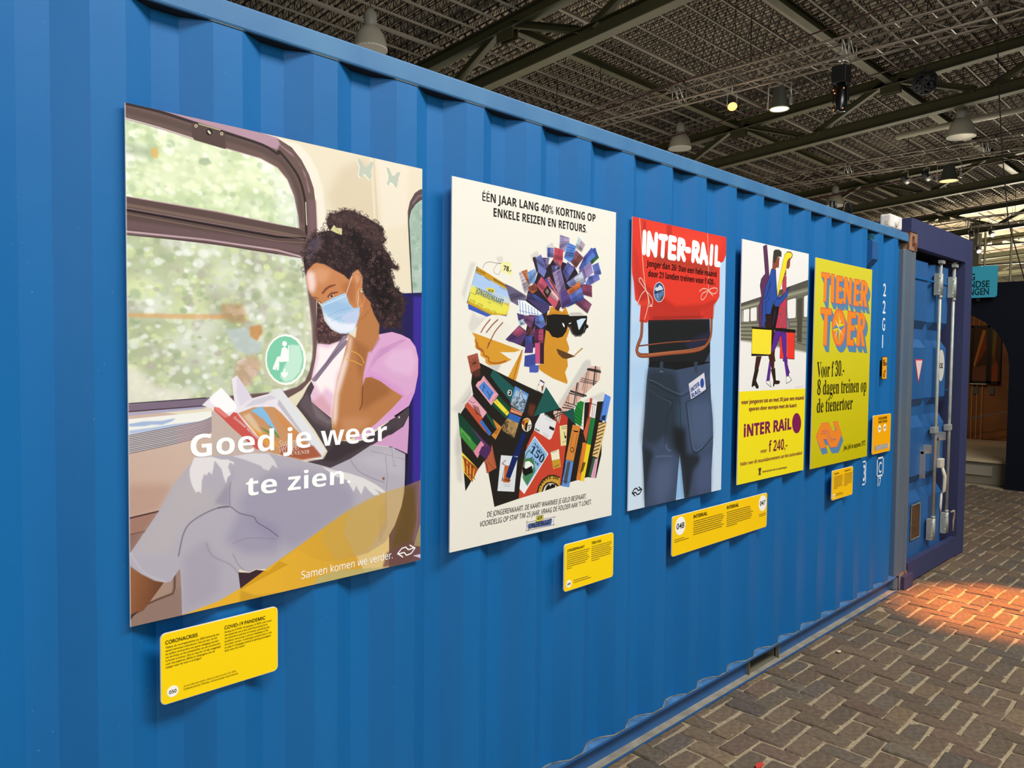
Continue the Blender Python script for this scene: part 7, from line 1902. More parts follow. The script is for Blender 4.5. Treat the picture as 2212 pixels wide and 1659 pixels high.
for loc, lab in (((1.24, 8.58, 6.75), 'bell-shaped high-bay lamp at the top left above the container'), ((10.16, 8.54, 6.9), 'bell-shaped high-bay lamp below the nearest lighting truss, behind the middle of the container'),
                 ((12.06, 2.94, 6.5), 'bell-shaped high-bay lamp at the far right, in front of the third truss'), ((18.21, 8.07, 6.6), 'small bell-shaped high-bay lamp low over the far part of the container'), ((37, 6.1, 6.35), 'bell-shaped high-bay lamp seen through the glazing')):
    high_bay(loc, lab)
# hanging cable
MBc = MB().tube([(9, 1.62, 7.9), (9, 1.613, 6.92), (9, 1.569, 6.15), (9, 1.491, 5.14), (9, 1.368, 3.97), (9, 1.116, 3.03), (9, 1.0, 2.5), (9, .95, 1.0), (9, .94, 0)], .009, 6)
tag(MBc.build('hanging_cable', M_black), 'long thin black cable hanging from the roof at the right edge', 'cable')
# linear duct lamp at the right
tag(MB().tube([(13.2, 1.0, 7.0), (13.2, 4.6, 6.85)], .07, 12).build('fluorescent_tube_lamp', mat('pale_duct', '#b8b09a', .4)), 'pale tube-shaped lamp under the roof at the top right', 'ceiling lamp')

# ------------------------------------------------------------------ glazed partition and next hall
gp = empty('window_1', (28.35, 0, 0), 'steel-framed glazing between this hall and the lit next hall', None, None, 'structure')
fr = mat('cream_and_dark_mullion', '#4b4a38', .5); frl = mat('cream_mullion', '#cfc8a8', .5)
for y in np.arange(.2, 12.5, .88): MB().box(-.05, .05, y-.03, y+.03, 2.5, ZR(7.0, y), 0).box(-.07, -.05, y-.045, y+.0, 2.5, ZR(7.0, y), 1).build('mullion', [fr, frl], gp)
for z in (3.2, 4.45, 5.33, 6.08): MB().box(-.04, .04, .2, 12, z-.03, z+.03).build('transom', fr, gp)
MB().box(-.1, .3, 6.55, 6.9, 0, 7.0).build('steel_column', M_olivel, gp)
gl = mat('thin_window_glass', '#e8efe8', .05, alpha=.06)
MB().box(-.005, .005, .2, 12, 2.5, 6.2).build('pane', gl, gp)
wf = MB().box(60, 60.2, -9, 20, 0, 9).build('wall_far', mat('pale_far_wall', '#b5aa90', .8)); tag(wf, 'pale end wall of the next hall', None, None, 'structure')
fl2 = MB().box(12, 62, -9, 20, -.3, 0).build('floor_far', mat('grey_floor', '#8b8070', .8)); tag(fl2, 'floor of the far part of the hall', None, None, 'structure')

# ------------------------------------------------------------------ navy wall with arch, sign and the display inside
def arch_outline(n=14):
    cy, ry, z0, rz = 1.32, .765, 1.60, .73; return [(cy-ry, 0)]+[(cy-ry*math.cos(math.pi*i/n), z0+rz*math.sin(math.pi*i/n)) for i in range(n+1)]+[(cy+ry, 0)]
aw = MB(); ao = arch_outline(); x0, x1 = 5.6, 5.74; top = 2.69; yl, yr = 5.0, -9.0
def wallstrip(ya, za, yb, zb):
    for (x,) in ((x0,), (x1,)): aw.add([(x, ya, za), (x, yb, zb), (x, yb, top), (x, ya, top)], [(0, 1, 2, 3)])
    aw.add([(x0, ya, za), (x1, ya, za), (x1, yb, zb), (x0, yb, zb)], [(0, 1, 2, 3)])
for (ya, za), (yb, zb) in zip(ao[1:-2], ao[2:-1]): wallstrip(ya, za, yb, zb)
aw.box(x0, x1, yr, ao[0][0], 0, top); aw.box(x0, x1, ao[-1][0], yl, 0, top)
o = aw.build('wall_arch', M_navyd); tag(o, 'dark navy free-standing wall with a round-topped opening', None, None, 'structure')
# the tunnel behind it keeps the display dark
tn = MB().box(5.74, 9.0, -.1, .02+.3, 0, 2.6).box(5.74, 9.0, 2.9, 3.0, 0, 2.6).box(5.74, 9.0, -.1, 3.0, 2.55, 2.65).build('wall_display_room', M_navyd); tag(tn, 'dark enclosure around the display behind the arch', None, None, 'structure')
sg = empty('hanging_sign', (5.53, 0, 0), 'turquoise sign with rounded corners above the arch, its left part hidden', 'sign')
def rrect(x0, x1, z0, z1, r, n=5):
    o = []
    for cx, cz, a0 in ((x1-r, z1-r, 0), (x0+r, z1-r, 90), (x0+r, z0+r, 180), (x1-r, z0+r, 270)):
        o += [(cx+r*math.cos(math.radians(a0+90*k/n)), cz+r*math.sin(math.radians(a0+90*k/n))) for k in range(n+1)]
    return o
MB().prism(rrect(.705, 2.1, 2.493, 2.905, .03), -.012, .012, axis='x').build('panel', mat('turquoise_sign', '#35a3bd', .5), sg)
MB().box(.012, .07, .9, .94, 2.45, 2.7).box(.012, .07, 1.8, 1.84, 2.45, 2.7).build('bracket', M_black, sg)
# display: platform, slatted wall, pictures
pl = empty('display_platform', (5.78, 0, 0), 'low grey display platform with a sandy top behind the arch', 'platform')
MB().box(.06, 2.8, .35, 2.85, 0, .30).build('plinth', mat('grey_plinth', '#77705f', .8), pl); MB().box(.02, 2.8, .33, 2.87, .30, .335).build('sandy_top', mat('sandy_plaster', '#b5a283', .9, var=.08, vscale=5, bump=.5, bscale=10), pl)
MB().box(.035, .06, .75, 1.25, .12, .25).build('caption_plate', mat('caption_grey', '#8e8574', .6), pl)
sw = empty('wall_slatted', (8.62, 0, 0), 'brown wooden wall with upright battens inside the arch', None, None, 'structure')
wood = mat('brown_wood_panel', '#8a5a2e', .6, var=.2, vscale=3); wood2 = mat('pale_batten', '#b98a55', .6)
MB().box(0, .1, .3, 2.95, .335, 2.55).build('panelling', wood, sw)
bt = MB().box(-.03, 0, -.009, .009, .335, 2.5).mesh('batten', wood2)
for k in range(12): inst('batten', bt, sw, (0, 2.39-.075*k, 0))
def picture(y0, y1, lab, art):
    r = empty('framed_picture', (8.57, 0, 0), lab, 'picture', 'two framed pictures inside the arch'); fm = mat('black_picture_frame', '#15100c', .5)
    z0, z1 = 1.285, 2.24; t = .035
    MB().box(-.03, .0, y0, y1, z0, z0+t).box(-.03, 0, y0, y1, z1-t, z1).box(-.03, 0, y0, y0+t, z0, z1).box(-.03, 0, y1-t, y1, z0, z1).build('frame', fm, r)
    MB().box(-.012, -.004, y0+t, y1-t, z0+t, z1-t).build('picture_ground', mat('dusk_'+art[0], art[0], .7), r)
    for q, (c, pts) in enumerate(art[1]):
        MB().prism([(y0+t+(y1-y0-2*t)*a, z0+t+(z1-z0-2*t)*b) for a, b in pts], -.0135-.0006*q, -.011, axis='x').build('painted_shape', mat('tone_'+c, c, .7), r)
picture(1.475, 1.745, 'left framed picture inside the arch, an orange slanting sail shape on dark ground', ('#4a2c22', [('#c9842a', [(.35, .95), (.1, .95), (.85, .25), (.95, .3)]), ('#8a3f1c', [(.1, .95), (.02, .6), (.9, .22), (.85, .25)]), ('#7a4a36', [(0, 0), (1, 0), (1, .25), (0, .3)])]))
picture(1.305, 1.47, 'right framed picture inside the arch, olive sky over dark red ground', ('#7a6a2c', [('#5a2414', [(0, 0), (.45, 0), (.55, .5), (.25, .95), (0, .9)]), ('#a0481c', [(0, 0), (1, 0), (1, .3), (.5, .4), (0, .3)]), ('#6a4a1c', [(1, .3), (1, .5), (.6, .45), (.55, .3)])]))
tag(MB().box(-.06, 0, 1.5, 1.74, 1.262, 1.277).build('picture_rail_light', mat('pale_shelf_edge', '#e6e2da', .3)), 'thin pale ledge under the left framed picture inside the arch', 'ledge').location = (8.6, 0, 0)
for y, lab in ((1.66, 'grey caption plate under the left framed picture'), (1.43, 'grey caption plate under the right framed picture')):
    o = MB().box(-.012, 0, y-.035, y+.035, 1.1, 1.22).build('caption_plate', mat('caption_blue_grey', '#5c6460', .6)); tag(o, lab, 'caption', 'caption plates inside the arch'); o.location = (8.6, 0, 0)
rp = [(8.3, 2.3, .62), (8.3, 2.0, .64), (8.3, 1.74, .69), (8.3, 1.4, .77), (8.3, 1.1, .86), (8.3, .5, 1.0)]
tag(MB().tube(rp, .007, 6).build('barrier_rope', mat('blue_grey_rope', '#6d7a90', .6)), 'thin blue-grey barrier rope stretched across the display', 'rope')

# ------------------------------------------------------------------ shipping container
ct = empty('shipping_container', (0, 0, 0), 'blue corrugated shipping container with posters along its long side, standing on the brick floor', 'container')
PIT = .2815; XE = -.225; prof = []
k = 20
while k >= 0:
    e = XE-PIT*k; s0 = e-.076
    if s0-.071 > -5.85: prof += [(s0-.071, .040), (s0, .004), (e, .004), (e+.068, .040)]
    k -= 1
prof = [(-5.85, .04)]+prof+[(-.085, .040)]
def sheet(prof, z0, z1, th, nz=2):
    mb = MB(); n = len(prof); zs = [z0+(z1-z0)*i/(nz-1) for i in range(nz)]
    vs = [(x, y, z) for z in zs for x, y in prof]+[(x, y+th, z) for z in zs for x, y in prof]; off = n*nz
    fs = []
    for j in range(nz-1):
        for i in range(n-1): a = j*n+i; fs.append((a, a+1, a+n+1, a+n)); fs.append((off+a, off+a+n, off+a+n+1, off+a+1))
    for i in range(n-1): fs.append((i, off+i, off+i+1, i+1)); t = (nz-1)*n+i; fs.append((t, t+1, off+t+1, off+t))
    fs.append((0, n*(nz-1), off+n*(nz-1), off)); fs.append((n-1, off+n-1, off+n*nz-1, n*nz-1))
    return mb.add(vs, fs)
sd = sheet(prof, .114, 2.528, .0025).build('side_panel', M_blue, ct, bevel=.0055)
# the sheet's pressed lip under the top rail
M_weld = mat('dark_weld_paint', '#5b6a72', .5)
for k in range(20):
    e = XE-PIT*k; lip = MB().tube([(e-.086, .006, 2.5295), (e-.076, .0035, 2.5285), (e, .0035, 2.5285), (e+.012, .008, 2.5295)], .0022, 5).build('weld_bead', M_weld, ct)
MB().tube([(-4.705, .039, .12), (-4.705, .039, 2.525)], .0016, 5).tube([(-2.15, .0385, .12), (-2.15, .0385, 2.525)], .0016, 5).build('sheet_seam', M_blue, ct)
tr = MB().box(-5.9, -.02, .0, .06, 2.5295, 2.591).build('top_rail', M_rail, ct, bevel=.006)
MB().box(-5.9, -.02, .007, .058, 2.5282, 2.5296).build('rail_shade_strip', mat('black_rail_shade', '#0b0c10', .8), ct)  # near-black strip paints the shade under the top rail
# bottom rail: channel open to the outside with fork-lift pockets
br = MB(); br.box(-5.85, -.03, .0, .048, .104, .1135)
for a, b in ((-5.85, -4.15), (-3.82, -2.20), (-1.87, -.03)): br.box(a, b, .040, .046, .012, .104)
br.build('bottom_rail', M_doorblue, ct)
foot = MB(); _n = 0
for (xa, ya), (xb, yb) in zip(prof[:-1], prof[1:]): foot.tube([(xa, ya-.002, .1155), ((xa+xb)/2, (ya+yb)/2-.0028, .1168), (xb, yb-.002, .1155)], .0032, 5)
foot.build('foot_weld', mat('grey_worn_weld', '#77766f', .7, var=.3, vscale=30), ct)
MB().box(-5.85, -.03, -.0012, .0, .0, .0112).build('flange_edge', M_doorblue, ct)
MB().box(-5.85, -.03, .0, .046, .001, .012).build('bottom_flange', M_flange, ct)
MB().box(-5.85, -.03, .001, .047, .1136, .1142).build('worn_ledge', M_ledge, ct)
for a, b in ((-4.15, -3.82), (-2.20, -1.87)):
    MB().box(a-.006, a, .02, 1.2, .012, .104).box(b, b+.006, .02, 1.2, .012, .104).box(a, b, .03, 1.2, .012, .016).box(a, b, 1.2, 1.21, .012, .104).build('forklift_pocket', mat('dusty_pocket_steel', '#6a6654', .8), ct)
MB().box(-.034, -.026, -.004, .11, .0, .112).build('end_gusset', mat('dark_blue_plate', '#274a66', .6, var=.2), ct)
po = MB().prism([(-.088, .045), (-.088, .012), (-.07, .0), (.05, .0), (.05, .006), (.085, .006), (.085, .0), (.142, .0), (.142, .12), (-.02, .12), (-.02, .045)], .02, 2.475, axis='z').build('corner_post', M_post, ct, bevel=.003)
# top corner casting with its oblong hole
def casting(x0, x1, z0, z1, y0, dep, hx0, hx1, hz0, hz1):
    mb = MB(); n = 24; cx, cz = (x0+x1)/2, (z0+z1)/2; O = []; I = []
    for k in range(n):
        a = 2*math.pi*(k+.5)/n; c, s = math.cos(a), math.sin(a); t = min((x1-x0)/2/max(abs(c), 1e-6), (z1-z0)/2/max(abs(s), 1e-6)); O.append((cx+c*t, cz+s*t))
        hx, hz = (hx0+hx1)/2, (hz0+hz1)/2; I.append((hx+c*(hx1-hx0)/2, hz+(hz1-hz0)/2*(abs(s)**.6)*(1 if s > 0 else -1)))
    vs = [(x, y0, z) for x, z in O]+[(x, y0, z) for x, z in I]+[(x, y0+.03, z) for x, z in I]+[(x, y0+dep, z) for x, z in O]
    fs = [(i, (i+1) % n, n+(i+1) % n, n+i) for i in range(n)]+[(n+i, n+(i+1) % n, 2*n+(i+1) % n, 2*n+i) for i in range(n)]+[tuple(range(2*n, 3*n))]+[(3*n+i, 3*n+(i+1) % n, (i+1) % n, i) for i in range(n)]+[tuple(range(3*n, 4*n))]
    mb.add(vs, fs, 0); mb.m[2*n] = 1; return mb
for z0, z1 in ((2.476, 2.604), (.0, .118)):
    casting(-.018, .149, z0, z1, -.004, .165, .035, .09, z0+.02, z1-.02).build('corner_casting', [M_casting, mat('deep_rust', '#3a2114', .9)], ct)
MB().box(-5.9, .10, .06, 2.44, 2.54, 2.57).build('roof_panel', M_blue, ct)
MB().box(-5.9, .14, 2.40, 2.44, .1, 2.55).build('back_panel', M_blue, ct); MB().box(-5.94, -5.9, .0, 2.44, .0, 2.59).build('end_wall', M_blue, ct)
MB().box(-5.9, .12, .05, 2.4, .105, .14).build('floor_frame', M_black, ct)
# ventilator cover
vc = MB().prism([(.036, 2.292), (-.012, 2.345), (-.012, 2.462), (.0, 2.47), (.036, 2.47)], -.73, -.632, axis='x').build('ventilator_cover', M_doorblue, ct, bevel=.004)
vt = MB()
for i in range(4): vt.box(-.722, -.64, .004-.0-.003*i+.01, .036, 2.476+i*.009, 2.481+i*.009)
vt.build('ventilator_ribs', mat('teal_rib_paint', '#2a6f86', .5), ct)
# ---- door leaf, opened flat beside the post
dr = MB(); X0, X1 = .165, 1.12; yo, yi = .055, .10
def zof(v): return 2.437-(v-562)*.00355
zz = [(2.44, yo), (1.986, yo), (1.926, yi), (1.844, yi), (1.78, yo), (1.386, yo), (1.322, yi), (1.25, yi), (1.166, yo), (.79, yo), (.722, yi), (.66, yi), (.587, yo), (.12, yo)]
def door_strip(xa, xb, bl, br_):
    m = 14
    for (za, ya), (zb, yb) in zip(zz[:-1], zz[1:]):
        dr.add([(xa, ya, za), (xb, ya, za), (xb, yb, zb), (xa, yb, zb)], [(0, 3, 2, 1)])
cols_ = [(.165, .19, 'flat'), (.19, .60, 'cor'), (.60, .68, 'bevel'), (.68, .74, 'rec'), (.74, .80, 'bevel2'), (.80, 1.07, 'cor'), (1.07, 1.12, 'flat')]
for i, ((za, ya), (zb, yb)) in enumerate(zip(zz[:-1], zz[1:])):
    f = lambda y: y
    dr.add([(.165, yo, za), (.20, yo, za), (.20, yo, zb), (.165, yo, zb)], [(0, 3, 2, 1)])
    dr.add([(.20, ya, za), (.60, ya, za), (.60, yb, zb), (.20, yb, zb)], [(0, 3, 2, 1)])
    dr.add([(.60, ya, za), (.66, yi, za), (.66, yi, zb), (.60, yb, zb)], [(0, 3, 2, 1)])
    dr.add([(.66, yi, za), (.72, yi, za), (.72, yi, zb), (.66, yi, zb)], [(0, 3, 2, 1)])
    dr.add([(.72, yi, za), (.78, ya, za), (.78, yb, zb), (.72, yi, zb)], [(0, 3, 2, 1)])
    dr.add([(.78, ya, za), (1.12, ya, za), (1.12, yb, zb), (.78, yb, zb)], [(0, 3, 2, 1)])
dr.box(X0, X1, .105, .13, .12, 2.44)
door = dr.build('door', M_doorblue, ct, fix=False)
MB().box(.19, 1.12, .045, .056, 2.30, 2.312).build('door_weld_line', M_blue, door)
def rod(xr):
    r = MB().tube([(xr, .022, .235), (xr, .022, 2.46)], .0135, 12).build('locking_rod', M_galv, door)
    for z, h in ((2.20, .17), (.24, .17)):
        b = MB().box(xr-.06, xr+.012, .014, .05, z, z+h).tube([(xr, .02, z), (xr, .02, z+h)], .019, 12)
        for q in (.03, .14): b.lathe([(0, .004), (.010, .004), (.012, 0)], n=8, M=Matrix.Translation((xr-.045, .013, z+q)) @ Matrix.Rotation(math.radians(90), 4, 'X'))
        b.build('rod_bracket', M_galv, door)
    MB().tube([(xr, .02, 2.175), (xr, .02, 2.2)], .0175, 10).tube([(xr, .02, .41), (xr, .02, .43)], .0175, 10).box(xr-.04, xr+.04, .0, .03, 2.45, 2.475).build('rod_collar', M_galv, door)
    MB().box(xr-.07, xr+.025, .004, .045, 1.10, 1.15).build('rod_guide', M_galv, door, bevel=.004)
rod(.80); rod(1.155)
hn = MB().box(.875, .965, -.008, .03, .81, .885).build('handle_hub', mat('cream_painted_steel', '#c9c5b4', .5), door, bevel=.008)
MB().tube([(.93, .0, .81), (.942, -.016, .74), (.942, -.014, .62), (.935, .0, .60)], [.013, .016, .014, .009], 6).tube([(.925, .0, .60), (.905, .0, .50), (.915, .0, .44), (.93, .0, .50), (.94, .0, .60)], .006, 6).build('door_handle', mat('cream_painted_steel', '#c9c5b4', .5), door)
for xh, zh in ((.60, .96), (.955, 1.04)):
    MB().box(xh-.05, xh-.03, .02, .055, zh-.2, zh+.02).box(xh-.05, xh+.035, .03, .05, zh-.01, zh+.01).box(xh+.01, xh+.06, .005, .055, zh-.01, zh+.055).box(xh-.04, xh+.02, .035, .05, zh-.15, zh-.135).build('handle_catch', M_steel, door)
# little brackets, customs plate recess, sticker, triangle
MB().box(.365, .57, .047, .0555, .30, .565).build('brown_plate', mat('brown_plate', '#4e3a22', .6, var=.3, vscale=30), door)
MB().box(.36, .575, .0455, .047, .295, .302).box(.36, .575, .0455, .047, .563, .57).box(.36, .367, .0455, .047, .295, .57).box(.568, .575, .0455, .047, .295, .57).build('plate_frame', M_galv, door)
MB().prism([(.36, 1.69), (.54, 1.69), (.45, 1.505)], .0525, .0545).build('warning_triangle', mat('red_triangle', '#d9342e', .5), door)
MB().prism([(.375, 1.681), (.525, 1.681), (.45, 1.527)], .052, .0526).build('triangle_field', mat('pale_pink_field', '#e9d3d0', .5), door)
MB().prism([(1.0+.085*math.cos(t*.2618), 1.64+.13*math.sin(t*.2618)) for t in range(24)], .0525, .0545).build('oval_sticker', mat('grey_white_sticker', '#cfd0c6', .5), door)
MB().box(1.20, 1.26, .05, .056, 1.28, 1.43).box(1.12, 1.27, .05, .07, 1.43, 1.438).build('door_keeper', M_doorblue, door)
MB().tube([(1.13, -.02, .42), (1.16, -.035, .43), (1.19, -.03, .40), (1.205, -.02, .34), (1.20, -.02, .25)], .008, 8).build('rope_end', mat('beige_rope', '#a89a82', .8), door)

# ------------------------------------------------------------------ navy portal around the open door
pt = empty('navy_portal', (0, 0, 0), 'navy painted board portal framing the open container door', 'portal')
MB().box(.022, 1.596, .0, 2.2, 2.612, 2.712).box(.152, 1.596, .0, .06, 2.512, 2.612).build('fascia', M_navy, pt)
MB().box(1.386, 1.596, .0, .5, 0, 2.512).build('jamb', M_navy, pt)
MB().box(.172, 1.386, .0, .05, .012, .166).build('sill_board', M_navy, pt); MB().box(.01, .20, -.03, -.006, .0, .10).build('foot_block', M_navy, pt)
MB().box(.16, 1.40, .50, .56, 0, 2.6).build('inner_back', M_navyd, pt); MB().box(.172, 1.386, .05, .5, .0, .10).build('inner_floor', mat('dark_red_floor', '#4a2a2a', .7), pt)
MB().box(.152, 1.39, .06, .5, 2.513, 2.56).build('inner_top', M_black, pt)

# ------------------------------------------------------------------ things on the container roof
r = empty('sensor_box', (-.275, .035, 2.593), 'white square box with a round knob on the far end of the top rail', 'box')
MB().box(-.112, .112, -.035, .04, 0, .094).build('housing', M_white, r, bevel=.012)
MB().lathe([(0, .012), (.025, .012), (.033, .006), (.036, 0)], n=24, M=Matrix.Translation((-.01, -.035, .047)) @ Matrix.Rotation(math.radians(90), 4, 'X')).build('knob', M_white, r)
MB().box(-.116, -.112, -.02, .0, .02, .05).build('switch', mat('cream_switch', '#e8d8bc', .4), r)
r = empty('clamp_lamp', (-.34, .42, 2.573), 'black clamp lamp with two prongs on the container roof behind the white box', 'lamp')
MB().lathe([(.13, 0), (.12, .03), (.06, .16), (.03, .19), (0, .19)], n=20).build('shade', M_black, r); MB().tube([(-.03, -.03, .17), (-.035, -.03, .25)], .012, 6).tube([(.04, .03, .17), (.045, .03, .27)], .012, 6).build('prongs', M_black, r)
tag(MB().tube([(-.95, .10, 2.572), (-.955, .10, 2.62), (-.94, .095, 2.685), (-.90, .09, 2.70), (-.865, .085, 2.66), (-.85, .08, 2.572)], .007, 8).build('cable_loop', M_black), 'small loop of black cable standing on the container roof', 'cable')
tag(MB().tube([(-.17, .14, 2.60), (-.05, .14, 2.63), (-.002, .13, 2.68), (-.03, .2, 2.70), (-.1, .22, 2.66)], .006, 8).build('cable_end', M_black), 'black cable end curling against the navy portal beside the white box', 'cable')
MB().box(-.8, -.1, .10, .3, 2.565, 2.58).build('roof_sheet_end', M_flange, ct)

# ------------------------------------------------------------------ posters
BO = {'p1': (-5.300, -4.436, 1.052, 2.275), 'p2': (-4.315, -3.456, 1.053, 2.274), 'p3': (-3.345, -2.592, 1.054, 2.273), 'p4': (-2.437, -1.681, 1.058, 2.283), 'p5': (-1.588, -.727, 1.052, 2.273),
      'l50': (-5.232, -4.924, .840, 1.0165), 'l49': (-3.745, -3.440, .798, .981), 'l48': (-3.012, -2.112, .799, .981), 'l46': (-1.276, -.955, .8275, 1.010), 'lg': (-.636, -.305, 1.053, 1.314)}
LAB = {'p1': 'poster photo of a masked woman reading in a train, leftmost of the five posters',
       'p2': 'white poster of a man in sunglasses collaged from train tickets, second poster from the left',
       'p3': 'poster of a red rucksack above blue jeans on a pale blue ground, middle poster',
       'p4': 'poster of two drawn travellers with yellow and red suitcases above a yellow field',
       'p5': 'lime yellow poster with big orange shadowed lettering, rightmost of the posters',
       'l50': 'yellow caption sign with number 050 under the woman poster', 'l49': 'yellow caption sign with number 049 under the collage poster',
       'l48': 'long yellow caption sign numbered 048 and 047 under the middle posters', 'l46': 'small yellow caption sign under the lime yellow poster', 'lg': 'orange-yellow upright sign with two number discs and chevrons, nearest the corner post'}
sections = {}; cur = None
for ln in ART.strip().split('\n'):
    if ln[0] == '@': cur = sections[ln[1:]] = []
    else: cur.append(ln)
WS = {'p1': 1.0, 'p2': 1.6, 'p3': 2.2, 'p4': 2.0, 'p5': 2.0}; places = {}
YF = -.010
for key in ('p1', 'p2', 'p3', 'p4', 'p5'):
    x0, x1, z0, z1 = BO[key]; root = empty('poster', ((x0+x1)/2, YF, z0), LAB[key], 'poster', 'posters along the container side')
    inv_ = Matrix.Translation((-(x0+x1)/2, -YF, -z0))
    im = print_image('poster_print_'+key, paint_board((x1-x0)*2000, (z1-z0)*2000, sections[key], WS[key]))
    m = mat('poster_print_'+key, '#ffffff', .5, spec=.2); N = m.node_tree.nodes; t = N.new('ShaderNodeTexImage'); t.image = im; t.interpolation = 'Cubic'; m.node_tree.links.new(t.outputs['Color'], N['Principled BSDF'].inputs['Base Color'])
    mb = MB().box(x0, x1, YF, YF+.005, z0, z1, 1); mb.v = [tuple(inv_ @ Vector(v)) for v in mb.v]; mb.m[2] = 0
    me = mb.mesh('board', [m, M_edge]); uv = me.uv_layers.new(name='UV')
    for p in me.polygons:
        for li in p.loop_indices:
            v = me.vertices[me.loops[li].vertex_index].co; uv.data[li].uv = ((v.x+(x1-x0)/2)/(x1-x0), v.z/(z1-z0))
    o = bpy.data.objects.new('board', me); C.objects.link(o); o.parent = root
    sp = MB()
    for k in range(20):
        e = XE-PIT*k
        if x0+.03 < e-.05 and e-.02 < x1-.03: sp.box(e-.055-(x0+x1)/2, e-.02-(x0+x1)/2, .005, .0138, .12, z1-z0-.12)
    sp.build('mounting_strips', M_edge, root)
    places[key] = ((lambda x, y, w=x1-x0, h=z1-z0: (x/1000-w/2, -.0006, h-y/1000)), 'lettering', root)
for t in TXT: text_later(*t)
# ---- caption signs
def caption(key, col='#ffd90e'):
    x0, x1, z0, z1 = BO[key]; w, h = x1-x0, z1-z0; root = empty('caption_sign', ((x0+x1)/2, YF, z0), LAB[key], 'sign', 'yellow caption signs'); cm = mat('yellow_print_'+col, col, .45, spec=.2)
    MB().prism(rrect(-w/2, w/2, 0, h, .013), -.0002, .005).build('panel', [M_edge], root); MB().prism(rrect(-w/2+.0012, w/2-.0012, .0012, h-.0012, .0125), -.0008, .0).build('yellow_face', cm, root)
    sp = MB(); 
    for k in range(20):
        e = XE-PIT*k; a, b = max(e-.07, x0+.02), min(e-.005, x1-.02)
        if b-a > .01: sp.box(a-(x0+x1)/2, b-(x0+x1)/2, .005, .0138, .03, h-.03)
    if sp.v: sp.build('mounting_strip', M_edge, root)
    places[key] = ((lambda x, y, w=w, h=h: (x/1000-w/2, -.0016, h-y/1000)), 'lettering', root)
    def disc(cx, cy, r, rx=1): MB().prism([(cx/1000-w/2+r/1000*rx*math.cos(t*.2094), h-cy/1000+r/1000*math.sin(t*.2094)) for t in range(30)], -.0012, -.0004).build('number_disc', mat('white_print', '#fbfaf2', .5), root)
    return root, disc
K_ = '#33290f'
def greek(key, x, y, pitch, widths, rng, x_dash=None):
    """fine print too small to read in the photograph: rows of short ink dashes"""
    w, h = BO[key][1]-BO[key][0], BO[key][3]-BO[key][2]; mb = MB()
    for i, W in enumerate(widths):
        xx = x
        while xx < x+W:
            l = min(rng.uniform(3, 10), x+W-xx); z = h-(y+i*pitch)/1000
            mb.add([(xx/1000-w/2, -.0014, z), ((xx+l)/1000-w/2, -.0014, z), ((xx+l)/1000-w/2, -.0014, z+pitch*.00038), (xx/1000-w/2, -.0014, z+pitch*.00038)], [(0, 1, 2, 3)]); xx += l+1.3
    return mb
RG = random.Random(7)
r_, disc = caption('l50'); disc(28, 148, 14)
text_later('l50', '050', '#2c2c3a', 19, 152.5, 18, 8.5, 0, 'x', 0, .012)
text_later('l50', 'CORONACRISIS', K_, 11, 27, 79, 9, 0, 'x', 0, .012); text_later('l50', 'COVID-19 PANDE', K_, 159, 27, 90, 9, 0, 'x', 0, .012); text_later('l50', 'M', K_, 250.5, 27, 10, 9, 0, 'b', 0, 0); text_later('l50', 'IC', K_, 262.5, 27, 9, 9, 0, 'x', 0, .012)
for i, (t, wd) in enumerate((('Tijdens de coronapandemie van 2020 halveerde het', 134), ('aantal treinreizen ruimschoots. Het zal voor de NS', 128), ('en andere vervoerders een grote uitdaging worden', 132), ('om de krimp en het omzetverlies van de coronacrisis', 136), ('te boven te komen. Zou er nog een rol zijn weggelegd', 137), ('voor het papieren affiche in campagnes om de', 122), ('reiziger weer de trein in te krijgen?', 88))): text_later('l50', t, K_, 11.5, 37+i*8.2, wd, 4.6, 0, 'x', 0, .008)
for i, (t, wd) in enumerate((('During the COVID-19 pandemic of 2020, train travel', 129), ('decreased by more than half. Recovering from', 118), ('the downturn and loss of revenue caused by the', 124), ('pandemic now poses a serious challenge to NS', 120), ('and other carriers. Could paper posters have a role', 130), ('to play in campaigns aimed at getting passengers', 128), ('back onto the trains?', 54))): text_later('l50', t, K_, 159.5, 36+i*8.1, wd, 4.6, 0, 'x', 0, .008)
text_later('l50', 'Jeroen Berends (foto), Goed je weer te zien, NS, 2020', K_, 54, 145.5, 135, 4.2, 0, 'it', 0, 0); text_later('l50', 'Collectie Johnny Wonder communicatie (reproductie)', K_, 54, 153, 140, 4.2, 0, 'x', 0, .006)
r_, disc = caption('l49', '#ffd70e'); disc(28, 155.5, 15)
text_later('l49', '049', '#2c2c3a', 19, 160, 18, 9, 0, 'x', 0, .012)
text_later('l49', 'JONGERENKAART', K_, 15, 30, 103, 10, 0, 'x', 0, .012); text_later('l49', 'TEEN PASS', K_, 162, 25.5, 60, 10, 0, 'x', 0, .012)
mb = greek('l49', 15, 41, 8, (136, 130, 120, 128, 134, 124, 112, 30), RG); m2 = greek('l49', 162, 37, 8, (128, 128, 118, 132, 130, 122, 124, 50), RG); m3 = greek('l49', 55, 150, 8, (88, 106), RG)
mb.add(m2.v, m2.f).add(m3.v, m3.f).build('small_print', mat('brown_small_print', '#8a6c1c', .6), r_, fix=False)['kind'] = 'stuff'
r_, disc = caption('l48', '#ffcf08'); disc(65, 50, 42); disc(848, 50, 42)
text_later('l48', '048', '#26262c', 34, 62, 62, 26, 0, 'x', 0, .01); text_later('l48', '047', '#26262c', 818, 60, 60, 24, 0, 'x', 0, .01)
text_later('l48', 'INTERRAIL', K_, 175, 32, 120, 16, 0, 'x', 0, .015); text_later('l48', 'INTERRAIL', K_, 478, 31, 116, 16, 0, 'x', 0, .015)
